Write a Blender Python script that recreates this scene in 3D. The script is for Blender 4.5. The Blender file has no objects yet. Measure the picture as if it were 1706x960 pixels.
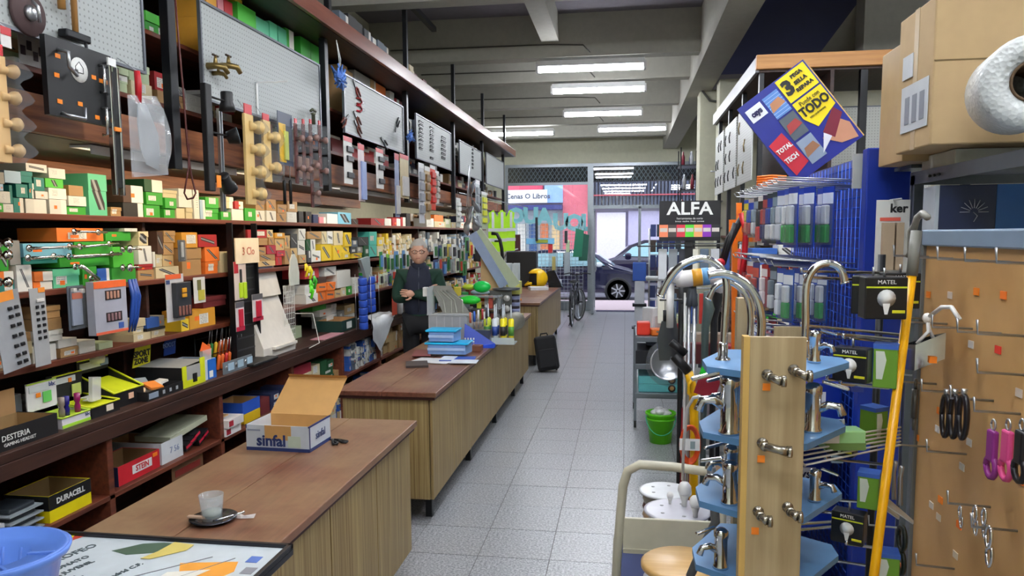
import bpy, math, random
from mathutils import Vector, Matrix
R = random.Random(7)
S = bpy.context.scene
# ---------------- camera ----------------
F, XC, YC, EYE = 1250., 853., 515., 1.78
def _axes():
    ya, pi_, ro = math.radians(8.6), math.radians(5.66), math.radians(.4)
    fw = Vector((-math.sin(ya)*math.cos(pi_), math.cos(ya)*math.cos(pi_), -math.sin(pi_)))
    r0 = Vector((math.cos(ya), math.sin(ya), 0)); u0 = r0.cross(fw)
    return fw, r0*math.cos(ro)-u0*math.sin(ro)*-1*-1, u0*math.cos(ro)+r0*math.sin(ro)
FW, RT, UP = _axes()
cam = bpy.data.objects.new('camera', bpy.data.cameras.new('camera')); S.collection.objects.link(cam)
m = Matrix((RT, UP, -FW)).transposed().to_4x4(); m.translation = (0, 0, EYE); cam.matrix_world = m
cam.data.sensor_fit = 'HORIZONTAL'; cam.data.sensor_width = 36; cam.data.lens = 36*F/1706
cam.data.shift_y = (YC-480)/1706; cam.data.clip_start = .05; S.camera = cam
def U(px, py, ax, v):                       # the point where the sight line of a pixel meets the plane axis=v
    d = FW + RT*((px-XC)/F) - UP*((py-YC)/F)
    o = Vector((0, 0, EYE)); t = (v-o[ax])/d[ax]
    return o+d*t
# ---------------- world, exposure ----------------
S.view_settings.view_transform = 'Standard'; S.view_settings.look = 'None'
S.view_settings.exposure = 1.25; S.view_settings.gamma = 1; S.view_settings.use_curve_mapping = False
w = bpy.data.worlds.new('overcast'); S.world = w; w.use_nodes = True
w.node_tree.nodes['Background'].inputs[0].default_value = (.78, .86, 1, 1)
w.node_tree.nodes['Background'].inputs[1].default_value = 1.25
TUBE_EMIT = 26.0
# ---------------- helpers ----------------
def lin(h):
    if isinstance(h, (tuple, list)): return tuple(h)[:3]
    c = [int(h[i:i+2], 16)/255 for i in (0, 2, 4)]
    return tuple(x/12.92 if x <= .04045 else ((x+.055)/1.055)**2.4 for x in c)
class V:
    "node socket with arithmetic"
    def __init__(s, nt, so): s.nt = nt; s.so = so
    def _m(s, op, *o):
        n = s.nt.nodes.new('ShaderNodeMath'); n.operation = op
        for i, x in enumerate((s,)+o):
            if isinstance(x, V): s.nt.links.new(x.so, n.inputs[i])
            else: n.inputs[i].default_value = x
        return V(s.nt, n.outputs[0])
    def __add__(s, o): return s._m('ADD', o)
    def __sub__(s, o): return s._m('SUBTRACT', o)
    def __mul__(s, o): return s._m('MULTIPLY', o)
    def __truediv__(s, o): return s._m('DIVIDE', o)
    def gt(s, o): return s._m('GREATER_THAN', o)
    def lt(s, o): return s._m('LESS_THAN', o)
    def fr(s): return s._m('FRACT')
    def ab(s): return s._m('ABSOLUTE')
    def mx(s, o): return s._m('MAXIMUM', o)
    def sin(s): return s._m('SINE')
def between(v, a, b): return v.gt(a)*v.lt(b)
class NM:
    def __init__(s, name):
        s.m = bpy.data.materials.new(name); s.m.use_nodes = True; s.nt = s.m.node_tree
        s.b = s.nt.nodes['Principled BSDF']
    def n(s, t, **k):
        n = s.nt.nodes.new(t)
        for a, v in k.items(): setattr(n, a, v)
        return n
    def coord(s, kind='Object'):
        tc = s.n('ShaderNodeTexCoord'); sp = s.n('ShaderNodeSeparateXYZ'); s.nt.links.new(tc.outputs[kind], sp.inputs[0])
        s.vec = tc.outputs[kind]
        return [V(s.nt, sp.outputs[i]) for i in range(3)]
    def noise(s, vec, scale, detail=3, stretch=None, rough=.6):
        if stretch:
            mp = s.n('ShaderNodeMapping'); mp.inputs['Scale'].default_value = stretch; s.nt.links.new(vec, mp.inputs[0]); vec = mp.outputs[0]
        n = s.n('ShaderNodeTexNoise'); n.inputs['Scale'].default_value = scale; n.inputs['Detail'].default_value = detail
        n.inputs['Roughness'].default_value = rough
        s.nt.links.new(vec, n.inputs['Vector']); return V(s.nt, n.outputs[0])
    def mix(s, f, a, b):
        n = s.n('ShaderNodeMix', data_type='RGBA')
        for so, x in ((n.inputs[0], f), (n.inputs[6], a), (n.inputs[7], b)):
            if isinstance(x, V): s.nt.links.new(x.so, so)
            elif isinstance(x, bpy.types.NodeSocket): s.nt.links.new(x, so)
            elif isinstance(x, (int, float)): so.default_value = x
            else: so.default_value = (*lin(x), 1)
        return n.outputs[2]
    def ramp(s, f, stops):
        n = s.n('ShaderNodeValToRGB'); s.nt.links.new(f.so, n.inputs[0]); e = n.color_ramp.elements
        while len(e) < len(stops): e.new(.5)
        for q, (p, c) in zip(e, stops): q.position = p; q.color = (*lin(c), 1)
        return n.outputs[0]
    def col(s, c):
        if isinstance(c, bpy.types.NodeSocket): s.nt.links.new(c, s.b.inputs['Base Color'])
        else: s.b.inputs['Base Color'].default_value = (*lin(c), 1)
    def set(s, rough=.5, metal=0, **k):
        s.b.inputs['Roughness'].default_value = rough; s.b.inputs['Metallic'].default_value = metal
        for a, v in k.items(): s.b.inputs[a.replace('_', ' ')].default_value = v
        return s.m
    def bump(s, h, d=.002, st=.5):
        n = s.n('ShaderNodeBump'); n.inputs['Distance'].default_value = d; n.inputs['Strength'].default_value = st
        s.nt.links.new(h.so, n.inputs['Height']); s.nt.links.new(n.outputs[0], s.b.inputs['Normal'])
_mc = {}
def mat(c, rough=.5, metal=0, name=None, **k):
    key = (c, rough, metal, tuple(k.items()))
    if key in _mc: return _mc[key]
    x = NM(name or 'paint'); x.coord(); n = x.noise(x.vec, 14, 2)
    r, g, b = lin(c)
    x.col(x.mix(n, (r*.88, g*.88, b*.88), (min(1, r*1.1), min(1, g*1.1), min(1, b*1.1))))
    mm = x.set(rough, metal, **k); _mc[key] = mm; return mm
def emit(c, st):
    x = NM('lamp'); x.b.inputs['Emission Color'].default_value = (*lin(c), 1); x.b.inputs['Emission Strength'].default_value = st
    x.col('ffffff'); return x.m
def wood(c1, c2, axis='y', rough=.45, sc=18, wear=None, name='wood'):
    x = NM(name); x.coord(); st = {'y': (6, .35, 6), 'z': (7, 7, .3), 'x': (.35, 6, 6)}[axis]
    n = x.noise(x.vec, sc/3, 5, st); c = x.mix((n-.32)*2.6, c1, c2)
    if wear:
        n2 = x.noise(x.vec, 2.2, 4); c = x.mix(between(n2, .5, 9)*((n2-.5)*5), c, wear)
    x.col(c); x.bump(n, .001, .3); return x.set(rough)
def crystal(name='crystal'):
    x = NM(name); x.coord(); x.bump(x.noise(x.vec, 3, 1), .0005, .2); x.col('f4f8fa'); return x.set(.03, 0, Transmission_Weight=1.0, IOR=1.4)
def clear_pane(name='window_glass'):
    x = NM(name); x.col('ffffff'); return x.set(0, 0, Transmission_Weight=1.0, IOR=1.45)
def glassy(c='ffffff', rough=.05, alpha=.25, name='clear_plastic'):
    x = NM(name); x.col(c); x.coord(); x.bump(x.noise(x.vec, 30, 3), .004, .6); mm = x.set(rough, 0, Alpha=alpha); return mm
class MB:
    def __init__(s, o=(0, 0, 0)): s.v = []; s.f = []; s.mi = []; s.sm = []; s.o = Vector(o)
    def add(s, vs, fs, m=0, sm=False, M=None):
        b = len(s.v)
        for p in vs:
            p = Vector(p)
            if M is not None: p = M @ p
            s.v.append(p-s.o)
        for f in fs: s.f.append([b+i for i in f]); s.mi.append(m); s.sm.append(sm)
        return s
    def box(s, x0, x1, y0, y1, z0, z1, m=0, M=None):
        return s.add([(x, y, z) for x in (x0, x1) for y in (y0, y1) for z in (z0, z1)],
                     [(0, 1, 3, 2), (4, 6, 7, 5), (0, 4, 5, 1), (2, 3, 7, 6), (0, 2, 6, 4), (1, 5, 7, 3)], m, False, M)
    def tube(s, pts, r, n=8, m=0, caps=True, M=None):
        pts = [Vector(p) for p in pts]; rs = r if isinstance(r, (list, tuple)) else [r]*len(pts)
        vs = []; nrm = None
        for i, p in enumerate(pts):
            t = (pts[min(i+1, len(pts)-1)]-pts[max(i-1, 0)]).normalized()
            if nrm is None:
                nrm = t.orthogonal().normalized()
            else:
                q = nrm-t*nrm.dot(t); nrm = q.normalized() if q.length > 1e-6 else t.orthogonal().normalized()
            bn = t.cross(nrm)
            for k in range(n):
                a = 2*math.pi*k/n; vs.append(p+(nrm*math.cos(a)+bn*math.sin(a))*rs[i])
        fs = [(i*n+k, i*n+(k+1) % n, (i+1)*n+(k+1) % n, (i+1)*n+k) for i in range(len(pts)-1) for k in range(n)]
        if caps: fs += [tuple(range(n))[::-1], tuple((len(pts)-1)*n+k for k in range(n))]
        return s.add(vs, fs, m, True, M)
    def lathe(s, prof, c=(0, 0, 0), n=20, m=0, M=None, sx=1, sy=1):
        T = Matrix.Translation(c) @ (M if M is not None else Matrix())
        vs = [(r*math.cos(2*math.pi*k/n)*sx, r*math.sin(2*math.pi*k/n)*sy, z) for r, z in prof for k in range(n)]
        fs = [(i*n+k, i*n+(k+1) % n, (i+1)*n+(k+1) % n, (i+1)*n+k) for i in range(len(prof)-1) for k in range(n)]
        if prof[0][0] > 1e-6: fs.append(tuple(range(n))[::-1])
        if prof[-1][0] > 1e-6: fs.append(tuple((len(prof)-1)*n+k for k in range(n)))
        return s.add(vs, fs, m, True, T)
    def sph(s, c, r, n=12, m=0, sc=(1, 1, 1), M=None):
        h = max(5, n//2); pr = [(math.sin(math.pi*i/h)*r+(1e-5 if i in (0, h) else 0), -math.cos(math.pi*i/h)*r) for i in range(h+1)]
        T = Matrix.Translation(c) @ (M if M is not None else Matrix()) @ Matrix.Diagonal((*sc, 1))
        vs = [(q*math.cos(2*math.pi*k/n), q*math.sin(2*math.pi*k/n), z) for q, z in pr for k in range(n)]
        fs = [(i*n+k, i*n+(k+1) % n, (i+1)*n+(k+1) % n, (i+1)*n+k) for i in range(h) for k in range(n)]
        return s.add(vs, fs, m, True, T)
    def prism(s, poly, t, M=None, m=0, mside=None):
        "polygon in local xy, thickness t along +z"
        n = len(poly); vs = [(x, y, 0) for x, y in poly]+[(x, y, t) for x, y in poly]
        s.add(vs, [tuple(range(n))[::-1], tuple(range(n, 2*n))], m, False, M)
        return s.add(vs, [(i, (i+1) % n, n+(i+1) % n, n+i) for i in range(n)], m if mside is None else mside, False, M)
    def mesh(s, name, mats):
        me = bpy.data.meshes.new(name); me.from_pydata([tuple(p) for p in s.v], [], s.f)
        for q in (mats if isinstance(mats, (list, tuple)) else [mats]): me.materials.append(q)
        me.polygons.foreach_set('material_index', s.mi); me.polygons.foreach_set('use_smooth', s.sm)
        me.update(); return me
    def build(s, name, mats, parent=None, bevel=0, loc=None, weld=False):
        o = bpy.data.objects.new(name, s.mesh(name, mats)); S.collection.objects.link(o)
        if parent is not None: o.parent = parent
        elif loc is None: o.location = s.o
        if loc is not None: o.location = loc
        if bevel:
            b = o.modifiers.new('bevel', 'BEVEL'); b.width = bevel; b.segments = 2; b.limit_method = 'ANGLE'
        return o
def thing(name, label, cat, loc=(0, 0, 0), rz=0, group=None, rot=None):
    o = bpy.data.objects.new(name, None); S.collection.objects.link(o); o.location = loc
    o.rotation_euler = rot if rot else (0, 0, rz); o.empty_display_size = .05
    o['label'] = label; o['category'] = cat
    if group: o['group'] = group
    return o
def tag(o, label, cat, group=None):
    o['label'] = label; o['category'] = cat
    if group: o['group'] = group
    return o
def struct(o): o['kind'] = 'structure'; return o
def stuff(o): o['kind'] = 'stuff'; return o
def copy_tree(o, parent=None):
    c = o.copy(); S.collection.objects.link(c); c.parent = parent
    for ch in list(o.children): copy_tree(ch, c)
    return c
def frame(o, x, y, z=None):
    x = Vector(x).normalized(); y = Vector(y).normalized(); z = x.cross(y).normalized()
    M = Matrix((x, y, z)).transposed().to_4x4(); M.translation = o; return M
def text(s, size, M, mt, parent=None, org=(0, 0, 0), align='CENTER', name='lettering', ex=.0008, sx=1, bold=0):
    cu = bpy.data.curves.new('t', 'FONT'); cu.body = s; cu.size = size; cu.align_x = align; cu.align_y = 'CENTER'; cu.extrude = ex
    cu.offset = bold; cu.resolution_u = 2
    o = bpy.data.objects.new('t', cu); S.collection.objects.link(o)
    bpy.context.view_layer.update()
    me = bpy.data.meshes.new_from_object(o.evaluated_get(bpy.context.evaluated_depsgraph_get()))
    bpy.data.objects.remove(o); bpy.data.curves.remove(cu)
    me.transform(Matrix.Translation(-Vector(org)) @ M @ Matrix.Diagonal((sx, 1, 1, 1)))
    me.materials.clear(); me.materials.append(mt); me.name = name
    ob = bpy.data.objects.new(name, me); S.collection.objects.link(ob)
    if parent is not None: ob.parent = parent
    return ob
ORD = 'first second third fourth fifth sixth seventh eighth ninth tenth eleventh twelfth thirteenth fourteenth fifteenth sixteenth seventeenth eighteenth nineteenth twentieth'.split()
TENS = ['twenty', 'thirty', 'forty', 'fifty', 'sixty', 'seventy', 'eighty', 'ninety']
def nth(i):
    if i < 20: return ORD[i]
    t, u = divmod(i+1, 10)
    return (TENS[t-2]+'-'+ORD[u-1]) if u else TENS[t-2][:-1]+'ieth'
# ---------------- materials ----------------
M_blackmetal = mat('15171c', .4, .3, 'black_metal'); M_steel = mat('b9bcc0', .3, .9, 'steel'); M_chrome = mat('d8dadc', .12, 1, 'chrome')
M_white = mat('e9e9e6', .5, 0, 'white'); M_black = mat('141416', .5, 0, 'black_plastic'); M_kraft = mat('b48a5c', .8, 0, 'cardboard')
M_cream = mat('cfcab2', .5, 0, 'cream_paint'); M_orange = mat('ff8a1e', .6, 0, 'orange_sticker')
M_red = mat('c8202a', .4, 0, 'red_plastic'); M_blue = mat('1d56b5', .4, 0, 'blue_plastic'); M_yellow = mat('f0b400', .4, 0, 'yellow_plastic')
M_green = mat('6fd41e', .4, 0, 'green_plastic'); M_brass = mat('8f7a4a', .35, .8, 'brass')
M_shelfwood = wood('4e2418', '7a3c26', 'y', .5); M_darkwood = wood('2a1712', '482a20', 'y', .5)
M_beamwood = wood('6b3a22', 'a8683e', 'y', .5); M_pine = wood('c98b4e', 'e0a564', 'x', .5)
M_film = glassy('8f9498', alpha=.2); M_glass = glassy('e8f4ff', .02, .12, 'clear_glass')
# ---------------- structure ----------------
def mk_floor():
    x = NM('terrazzo'); x.coord(); n = x.noise(x.vec, 75, 3, rough=.85); n2 = x.noise(x.vec, 30, 2, rough=.8)
    oi = x.n('ShaderNodeObjectInfo')
    c = x.ramp(n, [(.38, '686b70'), (.5, '9fa2a6'), (.62, 'c0c3c7')]); c = x.mix((n2.gt(.6))*.35, c, '6f7277')
    n3 = x.noise(x.vec, .8, 2)
    c = x.mix((n3-.35)*.5, c, 'a39f98'); x.col(c); return x.set(.33)
M_terr = mk_floor(); M_grout = mat('5d5a56', .8, 0, 'grout')
floor = struct(MB().box(-3.2, 3.4, -2.6, 17.7, -.12, -.004).build('floor', M_grout))
base = MB((0, 0, 0)).box(-.198, .198, -.198, .198, -.02, 0).mesh('tile', M_terr)
rest = MB()
for i in range(-8, 8):
    for j in range(-7, 44):
        x, y = i*.4+.2, j*.4+.15
        if x > 3.2 or x < -3.05 or y > 17.5: continue
        if -2.1 < x < 1.3 and 2.5 < y < 12:
            t = bpy.data.objects.new('tile', base); S.collection.objects.link(t); t.parent = floor
            t.location = (x, y, R.uniform(-.0008, .0008))
        else: rest.box(x-.198, x+.198, y-.198, y+.198, -.02, 0)
stuff(rest.build('tiles', M_terr, floor))
M_wall = mat('c9c8b2', .8, 0, 'wall_paint'); M_ceil = mat('77727a', .85, 0, 'ceiling_concrete'); M_beam = mat('a9a79c', .8, 0, 'beam_paint')
struct(MB().box(-3.2, -3.05, -2.6, 17.9, -.1, 4.4).build('wall_left', M_wall))
struct(MB().box(3.4, 3.55, -2.6, 17.9, -.1, 4.4).build('wall_right', M_wall))
struct(MB().box(-3.2, 3.55, -2.75, -2.6, -.1, 4.4).build('wall_back', M_wall))
struct(MB().box(-3.05, 3.4, 17.55, 17.9, 3.4, 4.4).box(1.75, 3.4, 17.55, 17.9, 0, 3.4).box(-3.05, -2.8, 17.55, 17.9, 0, 3.4).build('wall_front', M_wall))
ceil_ = struct(MB().box(-3.2, 3.55, -2.6, 17.9, 4.3, 4.45).build('ceiling', M_ceil))
BY = [-1.0, .95, 2.85, 4.75, 6.75, 9.05, 10.43, 12.45, 14.4, 16.3]
for y in BY:
    b = MB(); w_ = .16
    b.add([(-3.05, y-w_, 4.3), (-3.05, y+w_, 4.3), (-3.05, y+.1, 3.83), (-3.05, y-.1, 3.83), (.83, y-w_, 4.3), (.83, y+w_, 4.3), (.83, y+.1, 3.83), (.83, y-.1, 3.83)],
          [(0, 3, 7, 4), (3, 2, 6, 7), (2, 1, 5, 6), (0, 1, 2, 3), (4, 7, 6, 5)]).build('beam', M_beam, ceil_)
MB().box(-.98, -.78, 6.9, 9.0, 4.0, 4.3).build('beam', M_beam, ceil_)
MB().box(.82, 1.12, -2.6, 17.5, 3.68, 4.3).build('beam', M_beam, ceil_)
struct(MB().box(.98, 1.3, 10.6, 11.0, 0, 3.7).build('column', M_wall, bevel=.01))
struct(MB().box(1.15, 1.45, 9.9, 10.2, 0, 3.7).build('column', M_wall, bevel=.01))
# conduit and cable along the beams
cb = MB()
for y in BY[5:9]:
    cb.tube([(-2.8, y-.13, 3.98), (-.9, y-.13, 3.97), (-.5, y-.13, 3.95), (-.42, y-.12, 3.86)], .008, 5)
struct(cb.build('ceiling_cable', mat('55544e', .6)))
# ---------------- tube lights ----------------
M_tube = emit('f4f8ff', TUBE_EMIT); M_batten = mat('d8d8d8', .4, 0, 'batten')
def tube_light(x, y, rz, lab):
    t = thing('ceiling_light', lab, 'light', (x, y, 3.68), rz)
    MB().box(-.62, .62, -.06, .06, .06, .125).box(-.64, -.61, -.06, .06, .0, .1).box(.61, .64, -.06, .06, 0, .1).build('housing', M_batten, t, .004)
    MB().lathe([(.0001, -.6), (.024, -.6), (.026, -.59), (.026, .59), (.024, .6), (.0001, .6)], M=Matrix.Rotation(math.pi/2, 4, 'Y'), n=12, c=(0, -.028, .03)).build('tube', M_tube, t)
    MB().lathe([(.0001, -.6), (.024, -.6), (.026, -.59), (.026, .59), (.024, .6), (.0001, .6)], M=Matrix.Rotation(math.pi/2, 4, 'Y'), n=12, c=(0, .03, .03)).build('tube', M_tube, t)
tube_light(-.42, 9.05, .02, 'white twin-tube ceiling light nearest the camera in the middle row')
tube_light(-.38, 10.43, .02, 'white tube ceiling light second from the camera in the middle row')
tube_light(-.38, 12.45, .02, 'white tube ceiling light third from the camera in the middle row')
tube_light(.1, 14.38, .02, 'far right white tube ceiling light just before the shop window')
tube_light(-2.0, 14.6, .02, 'far left white tube ceiling light beyond the end of the brown storage deck')
for i, (x, y) in enumerate([(-.4, 4.75), (-.4, 2.6), (-.4, .4), (-.4, -1.6), (2.3, 4.0), (2.3, 1.0), (.6, 4.75), (.6, 2.6), (.6, .4), (2.3, 2.5)]):  # row just right of the middle is added to brighten shelves and right side
    tube_light(x, y, .02, f'unseen white tube ceiling light out of the picture, {nth(i)} of those')

def strip_lamp(y0, y1, col, pw, lab):
    t = thing('strip_lamp', lab, 'light', (-2.27, (y0+y1)/2, 2.165)); h = (y1-y0)/2
    MB().box(-.05, .05, -h, h, -.006, .003).box(.046, .05, -h, h, -.035, -.006).build('housing', M_batten, t)
    la = bpy.data.lights.new('strip', 'AREA'); la.shape = 'RECTANGLE'; la.size = .05; la.size_y = y1-y0-.04; la.energy = pw; la.color = col
    o = bpy.data.objects.new('lamp', la); S.collection.objects.link(o); o.parent = t; o.location = (-.005, 0, -.012); o.rotation_euler = (0, math.radians(38), 0)
strip_lamp(2.9, 4.1, (1, .8, .55), 3.5, 'warm strip lamp under the deck above the nearest green and teal cartons')
strip_lamp(4.2, 5.4, (1, .78, .5), 3.6, 'warm strip lamp under the deck behind the peg racks')
for i in range(4): strip_lamp(5.7+2*i, 7.1+2*i, (1, .93, .82), 3.6, f'unseen pale strip lamp under the deck, {nth(i)} beyond the warm ones')  # unseen lamps, added along the deck to lift the farther shelves
# ---------------- counters ----------------
def mk_top(tan=0):
    x = NM('worn_brown_laminate'); x.coord(); n = x.noise(x.vec, 6, 5, (7, .6, 5)); n2 = x.noise(x.vec, 2.3, 4); n3 = x.noise(x.vec, 9, 4)
    c = x.mix((n-.3)*2.2, '5a3126', '85533f'); c = x.mix((n2-.42+tan)*3.2, c, '937656'); c = x.mix(((n3-.55)*4)*.5, c, '6b4030')
    x.col(c); return x.set(.38)
M_top = mk_top(); M_top2 = mk_top(.06)
M_topedge = mat('43211d', .5, 0, 'dark_edge')
def mk_oak():
    x = NM('striped_oak_laminate'); x.coord(); n = x.noise(x.vec, 10, 3, (9, 9, .12)); n2 = x.noise(x.vec, 3, 3, (3, 3, .4))
    c = x.mix((n-.36)*3.2, '7c6238', 'b09a68'); c = x.mix((n2-.4)*1.2, c, '94815c'); x.col(c); return x.set(.5)
M_oak = mk_oak()
def counter(y0, y1, xb, xf, zt, np_, lab, legs, zb=.16):
    t = thing('shop_counter', lab, 'counter', ((xb+xf)/2, (y0+y1)/2, 0)); o = t.location
    xm = (xb+xf)/2-.02
    for a, b in ((xb, xm-.002), (xm+.002, xf)):
        MB(o).box(a, b, y0, y1, zt-.03, zt).build('top_board', [M_top2 if y0 < 2 else M_top], t, .004)
    MB(o).box(xb+.01, xf-.012, y0+.012, y1-.012, zt-.048, zt-.03).build('under_top', M_topedge, t)
    w = (y1-y0-.06)/np_
    for i in range(np_):
        a = y0+.03+i*w
        MB(o).box(xf-.05, xf-.032, a+.004, a+w-.004, zb, zt-.05).build('front_panel', M_oak, t, .002)
    MB(o).box(xb+.04, xf-.055, y0+.03, y0+.05, zb, zt-.05).build('end_panel', M_oak, t)
    MB(o).box(xb+.04, xf-.055, y1-.05, y1-.03, zb, zt-.05).build('end_panel', M_oak, t)
    MB(o).box(xb+.04, xb+.055, y0+.05, y1-.05, zb, zt-.05).box(xb+.055, xf-.052, y0+.05, y1-.05, zb, zb+.02).build('carcass', mat('2e2218', .7), t)
    for y in legs:
        for x in (xf-.1, xb+.1):
            MB(o).box(x-.02, x+.02, y-.02, y+.02, 0, zb).build('leg', M_blackmetal, t)
    return t
counter(1.5, 3.66, -1.73, -1.05, .835, 4, 'nearest brown-topped counter with oak panels, carrying the open box and scissors', [1.7, 3.4])
counter(4.32, 8.95, -1.76, -1.12, .835, 8, 'middle long counter with brown top and oak panels, carrying the blue food boxes', [4.5, 5.7, 6.9, 8.1, 8.8])
counter(9.9, 13.55, -2.3, -1.12, .87, 8, 'farthest wooden counter under the yellow helmet', [10.1, 11.8, 13.3])
# ---------------- left wall shelving ----------------
sh = thing('wall_shelving', 'long dark wooden shelving along the left wall with ledge and open base', 'shelving', (-2.8, 7.5, 0)); o = sh.location
Y0, Y1 = -.5, 14.0
MB(o).box(-3.05, -3.03, Y0, Y1, 0, 1.9).build('back_panel', M_darkwood, sh)
for z, n in ((1.89, 'shelf_board'), (1.545, 'shelf_board'), (1.215, 'shelf_board')):
    MB(o).box(-3.03, -2.6, Y0, Y1, z-.028, z).build(n, M_shelfwood, sh, .003)
MB(o).box(-3.03, -2.45, Y0, Y1, .88, .92).build('ledge', M_darkwood, sh, .004)
MB(o).box(-2.475, -2.45, Y0, Y1, .81, .878).build('ledge_rail', M_darkwood, sh, .003)
MB(o).box(-3.03, -2.47, Y0, Y1, .505, .53).build('shelf_board', M_shelfwood, sh, .003)
MB(o).box(-3.03, -2.47, Y0, Y1, .06, .085).build('shelf_board', M_darkwood, sh, .003)
y = 2.21
while y < 14:
    MB(o).box(-3.03, -2.47, y-.02, y+.02, .085, .805).build('base_upright', M_shelfwood, sh, .003); y += 1.02
y = 2.71
while y < 14:
    for a, b in ((.92, 1.187), (1.215, 1.517), (1.545, 1.862)):
        MB(o).box(-3.03, -2.8 if a < 1 else -2.64, y-.012, y+.012, a, b).build('upright', M_darkwood, sh)
    y += 1.12
# storage deck above
dk = thing('storage_deck', 'brown storage deck on black posts above the left shelving', 'shelving', (-2.6, 6, 0)); o = dk.location
def mk_fascia():
    x = NM('varnished_fascia'); x.coord(); n = x.noise(x.vec, 5, 4, (4, .4, 4)); x.col(x.mix((n-.3)*2, '6a3528', '8d5240')); return x.set(.28)
MB(o).box(-1.99, -1.96, -1, 13.55, 3.17, 3.28).build('fascia', mk_fascia(), dk, .004)
MB(o).box(-3.05, -1.995, -1, 13.55, 3.17, 3.20).build('deck_board', M_darkwood, dk)
for z in (2.42, 2.74):
    MB(o).box(-3.05, -2.2, -1, 13.5, z-.022, z).build('shelf_board', M_shelfwood, dk, .002)
MB(o).box(-2.19, -2.15, -1, 13.5, 2.17, 2.31).build('rail_beam', M_beamwood, dk, .003)
MB(o).box(-3.04, -2.2, -1, 13.5, 2.17, 2.19).build('soffit_board', M_darkwood, dk)
MB(o).box(-2.93, -2.89, -1, 8.0, 2.08, 2.169).build('rail_beam', M_beamwood, dk, .003)
MB(o).box(-3.045, -3.02, -1, 13.5, 2.42, 3.17).build('back_panel', M_darkwood, dk)
for i in range(-1, 6):
    y = [1.4, 3.34, 5.2, 7.2, 9.23, 11.13, 13.1][i+1]
    if y > 0: MB(o).box(-2.145, -2.1, y-.03, y+.03, 2.1, 3.165).build('post', M_blackmetal, dk, .003)
    if y > 0: MB(o).box(-3.02, -2.49, y+.12, y+.15, 2.42, 3.165).build('divider', M_blackmetal, dk)
for y in (5.2, 7.1, 9.1, 11.0, 13.0):
    MB(o).box(-2.1, -2.06, y-.025, y+.025, 3.2, 4.3 if y < 9 else 3.83).build('hanger', M_blackmetal, dk, .003)
MB(o).box(-2.1, -2.05, 7.2, 8.2, 3.98, 4.03).build('hanger_brace', M_blackmetal, dk)
# pegboards
def mk_peg(c='a6abaa'):
    x = NM('pegboard'); a = x.coord(); y = (a[1]*40).fr()-.5; z = (a[2]*40).fr()-.5
    r = y*y+z*z; hole = r.lt(.03); x.col(x.mix(hole*.6, c, '5b5c58')); return x.set(.5)
M_peg = mk_peg()
PB = []
for i, (a, b, top) in enumerate([(1.3, 3.1, 2.98), (3.55, 5.03, 2.95), (5.47, 7.0, 2.99), (7.43, 8.97, 3.0), (9.43, 10.9, 2.98), (11.28, 12.95, 3.02)]):
    t = thing('pegboard', ['grey perforated board at the near left with rubber hook and hammer', 'large grey perforated board holding two brass taps and a shelf bracket',
        'grey perforated board with red-handled pliers', 'perforated board covered with rows of black hinges', 'pale perforated board with a column of small black catches',
        'farthest pale perforated board on the left'][i], 'pegboard', (-2.09, (a+b)/2, 2.5)); o = t.location; PZ = [2.49, 2.46, 2.55, 2.55, 2.56, 2.55][i]
    MB(o).box(-2.1, -2.088, a+.012, b-.012, PZ+.012, top-.012).build('panel', M_peg, t)
    MB(o).box(-2.098, -2.08, a, b, PZ, PZ+.012).box(-2.098, -2.08, a, b, top-.012, top).box(-2.098, -2.08, a, a+.012, PZ+.012, top-.012).box(-2.098, -2.08, b-.012, b, PZ+.012, top-.012).build('frame', mat('6c7078', .4, .6), t)
    PB.append((t, a, b))
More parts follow.
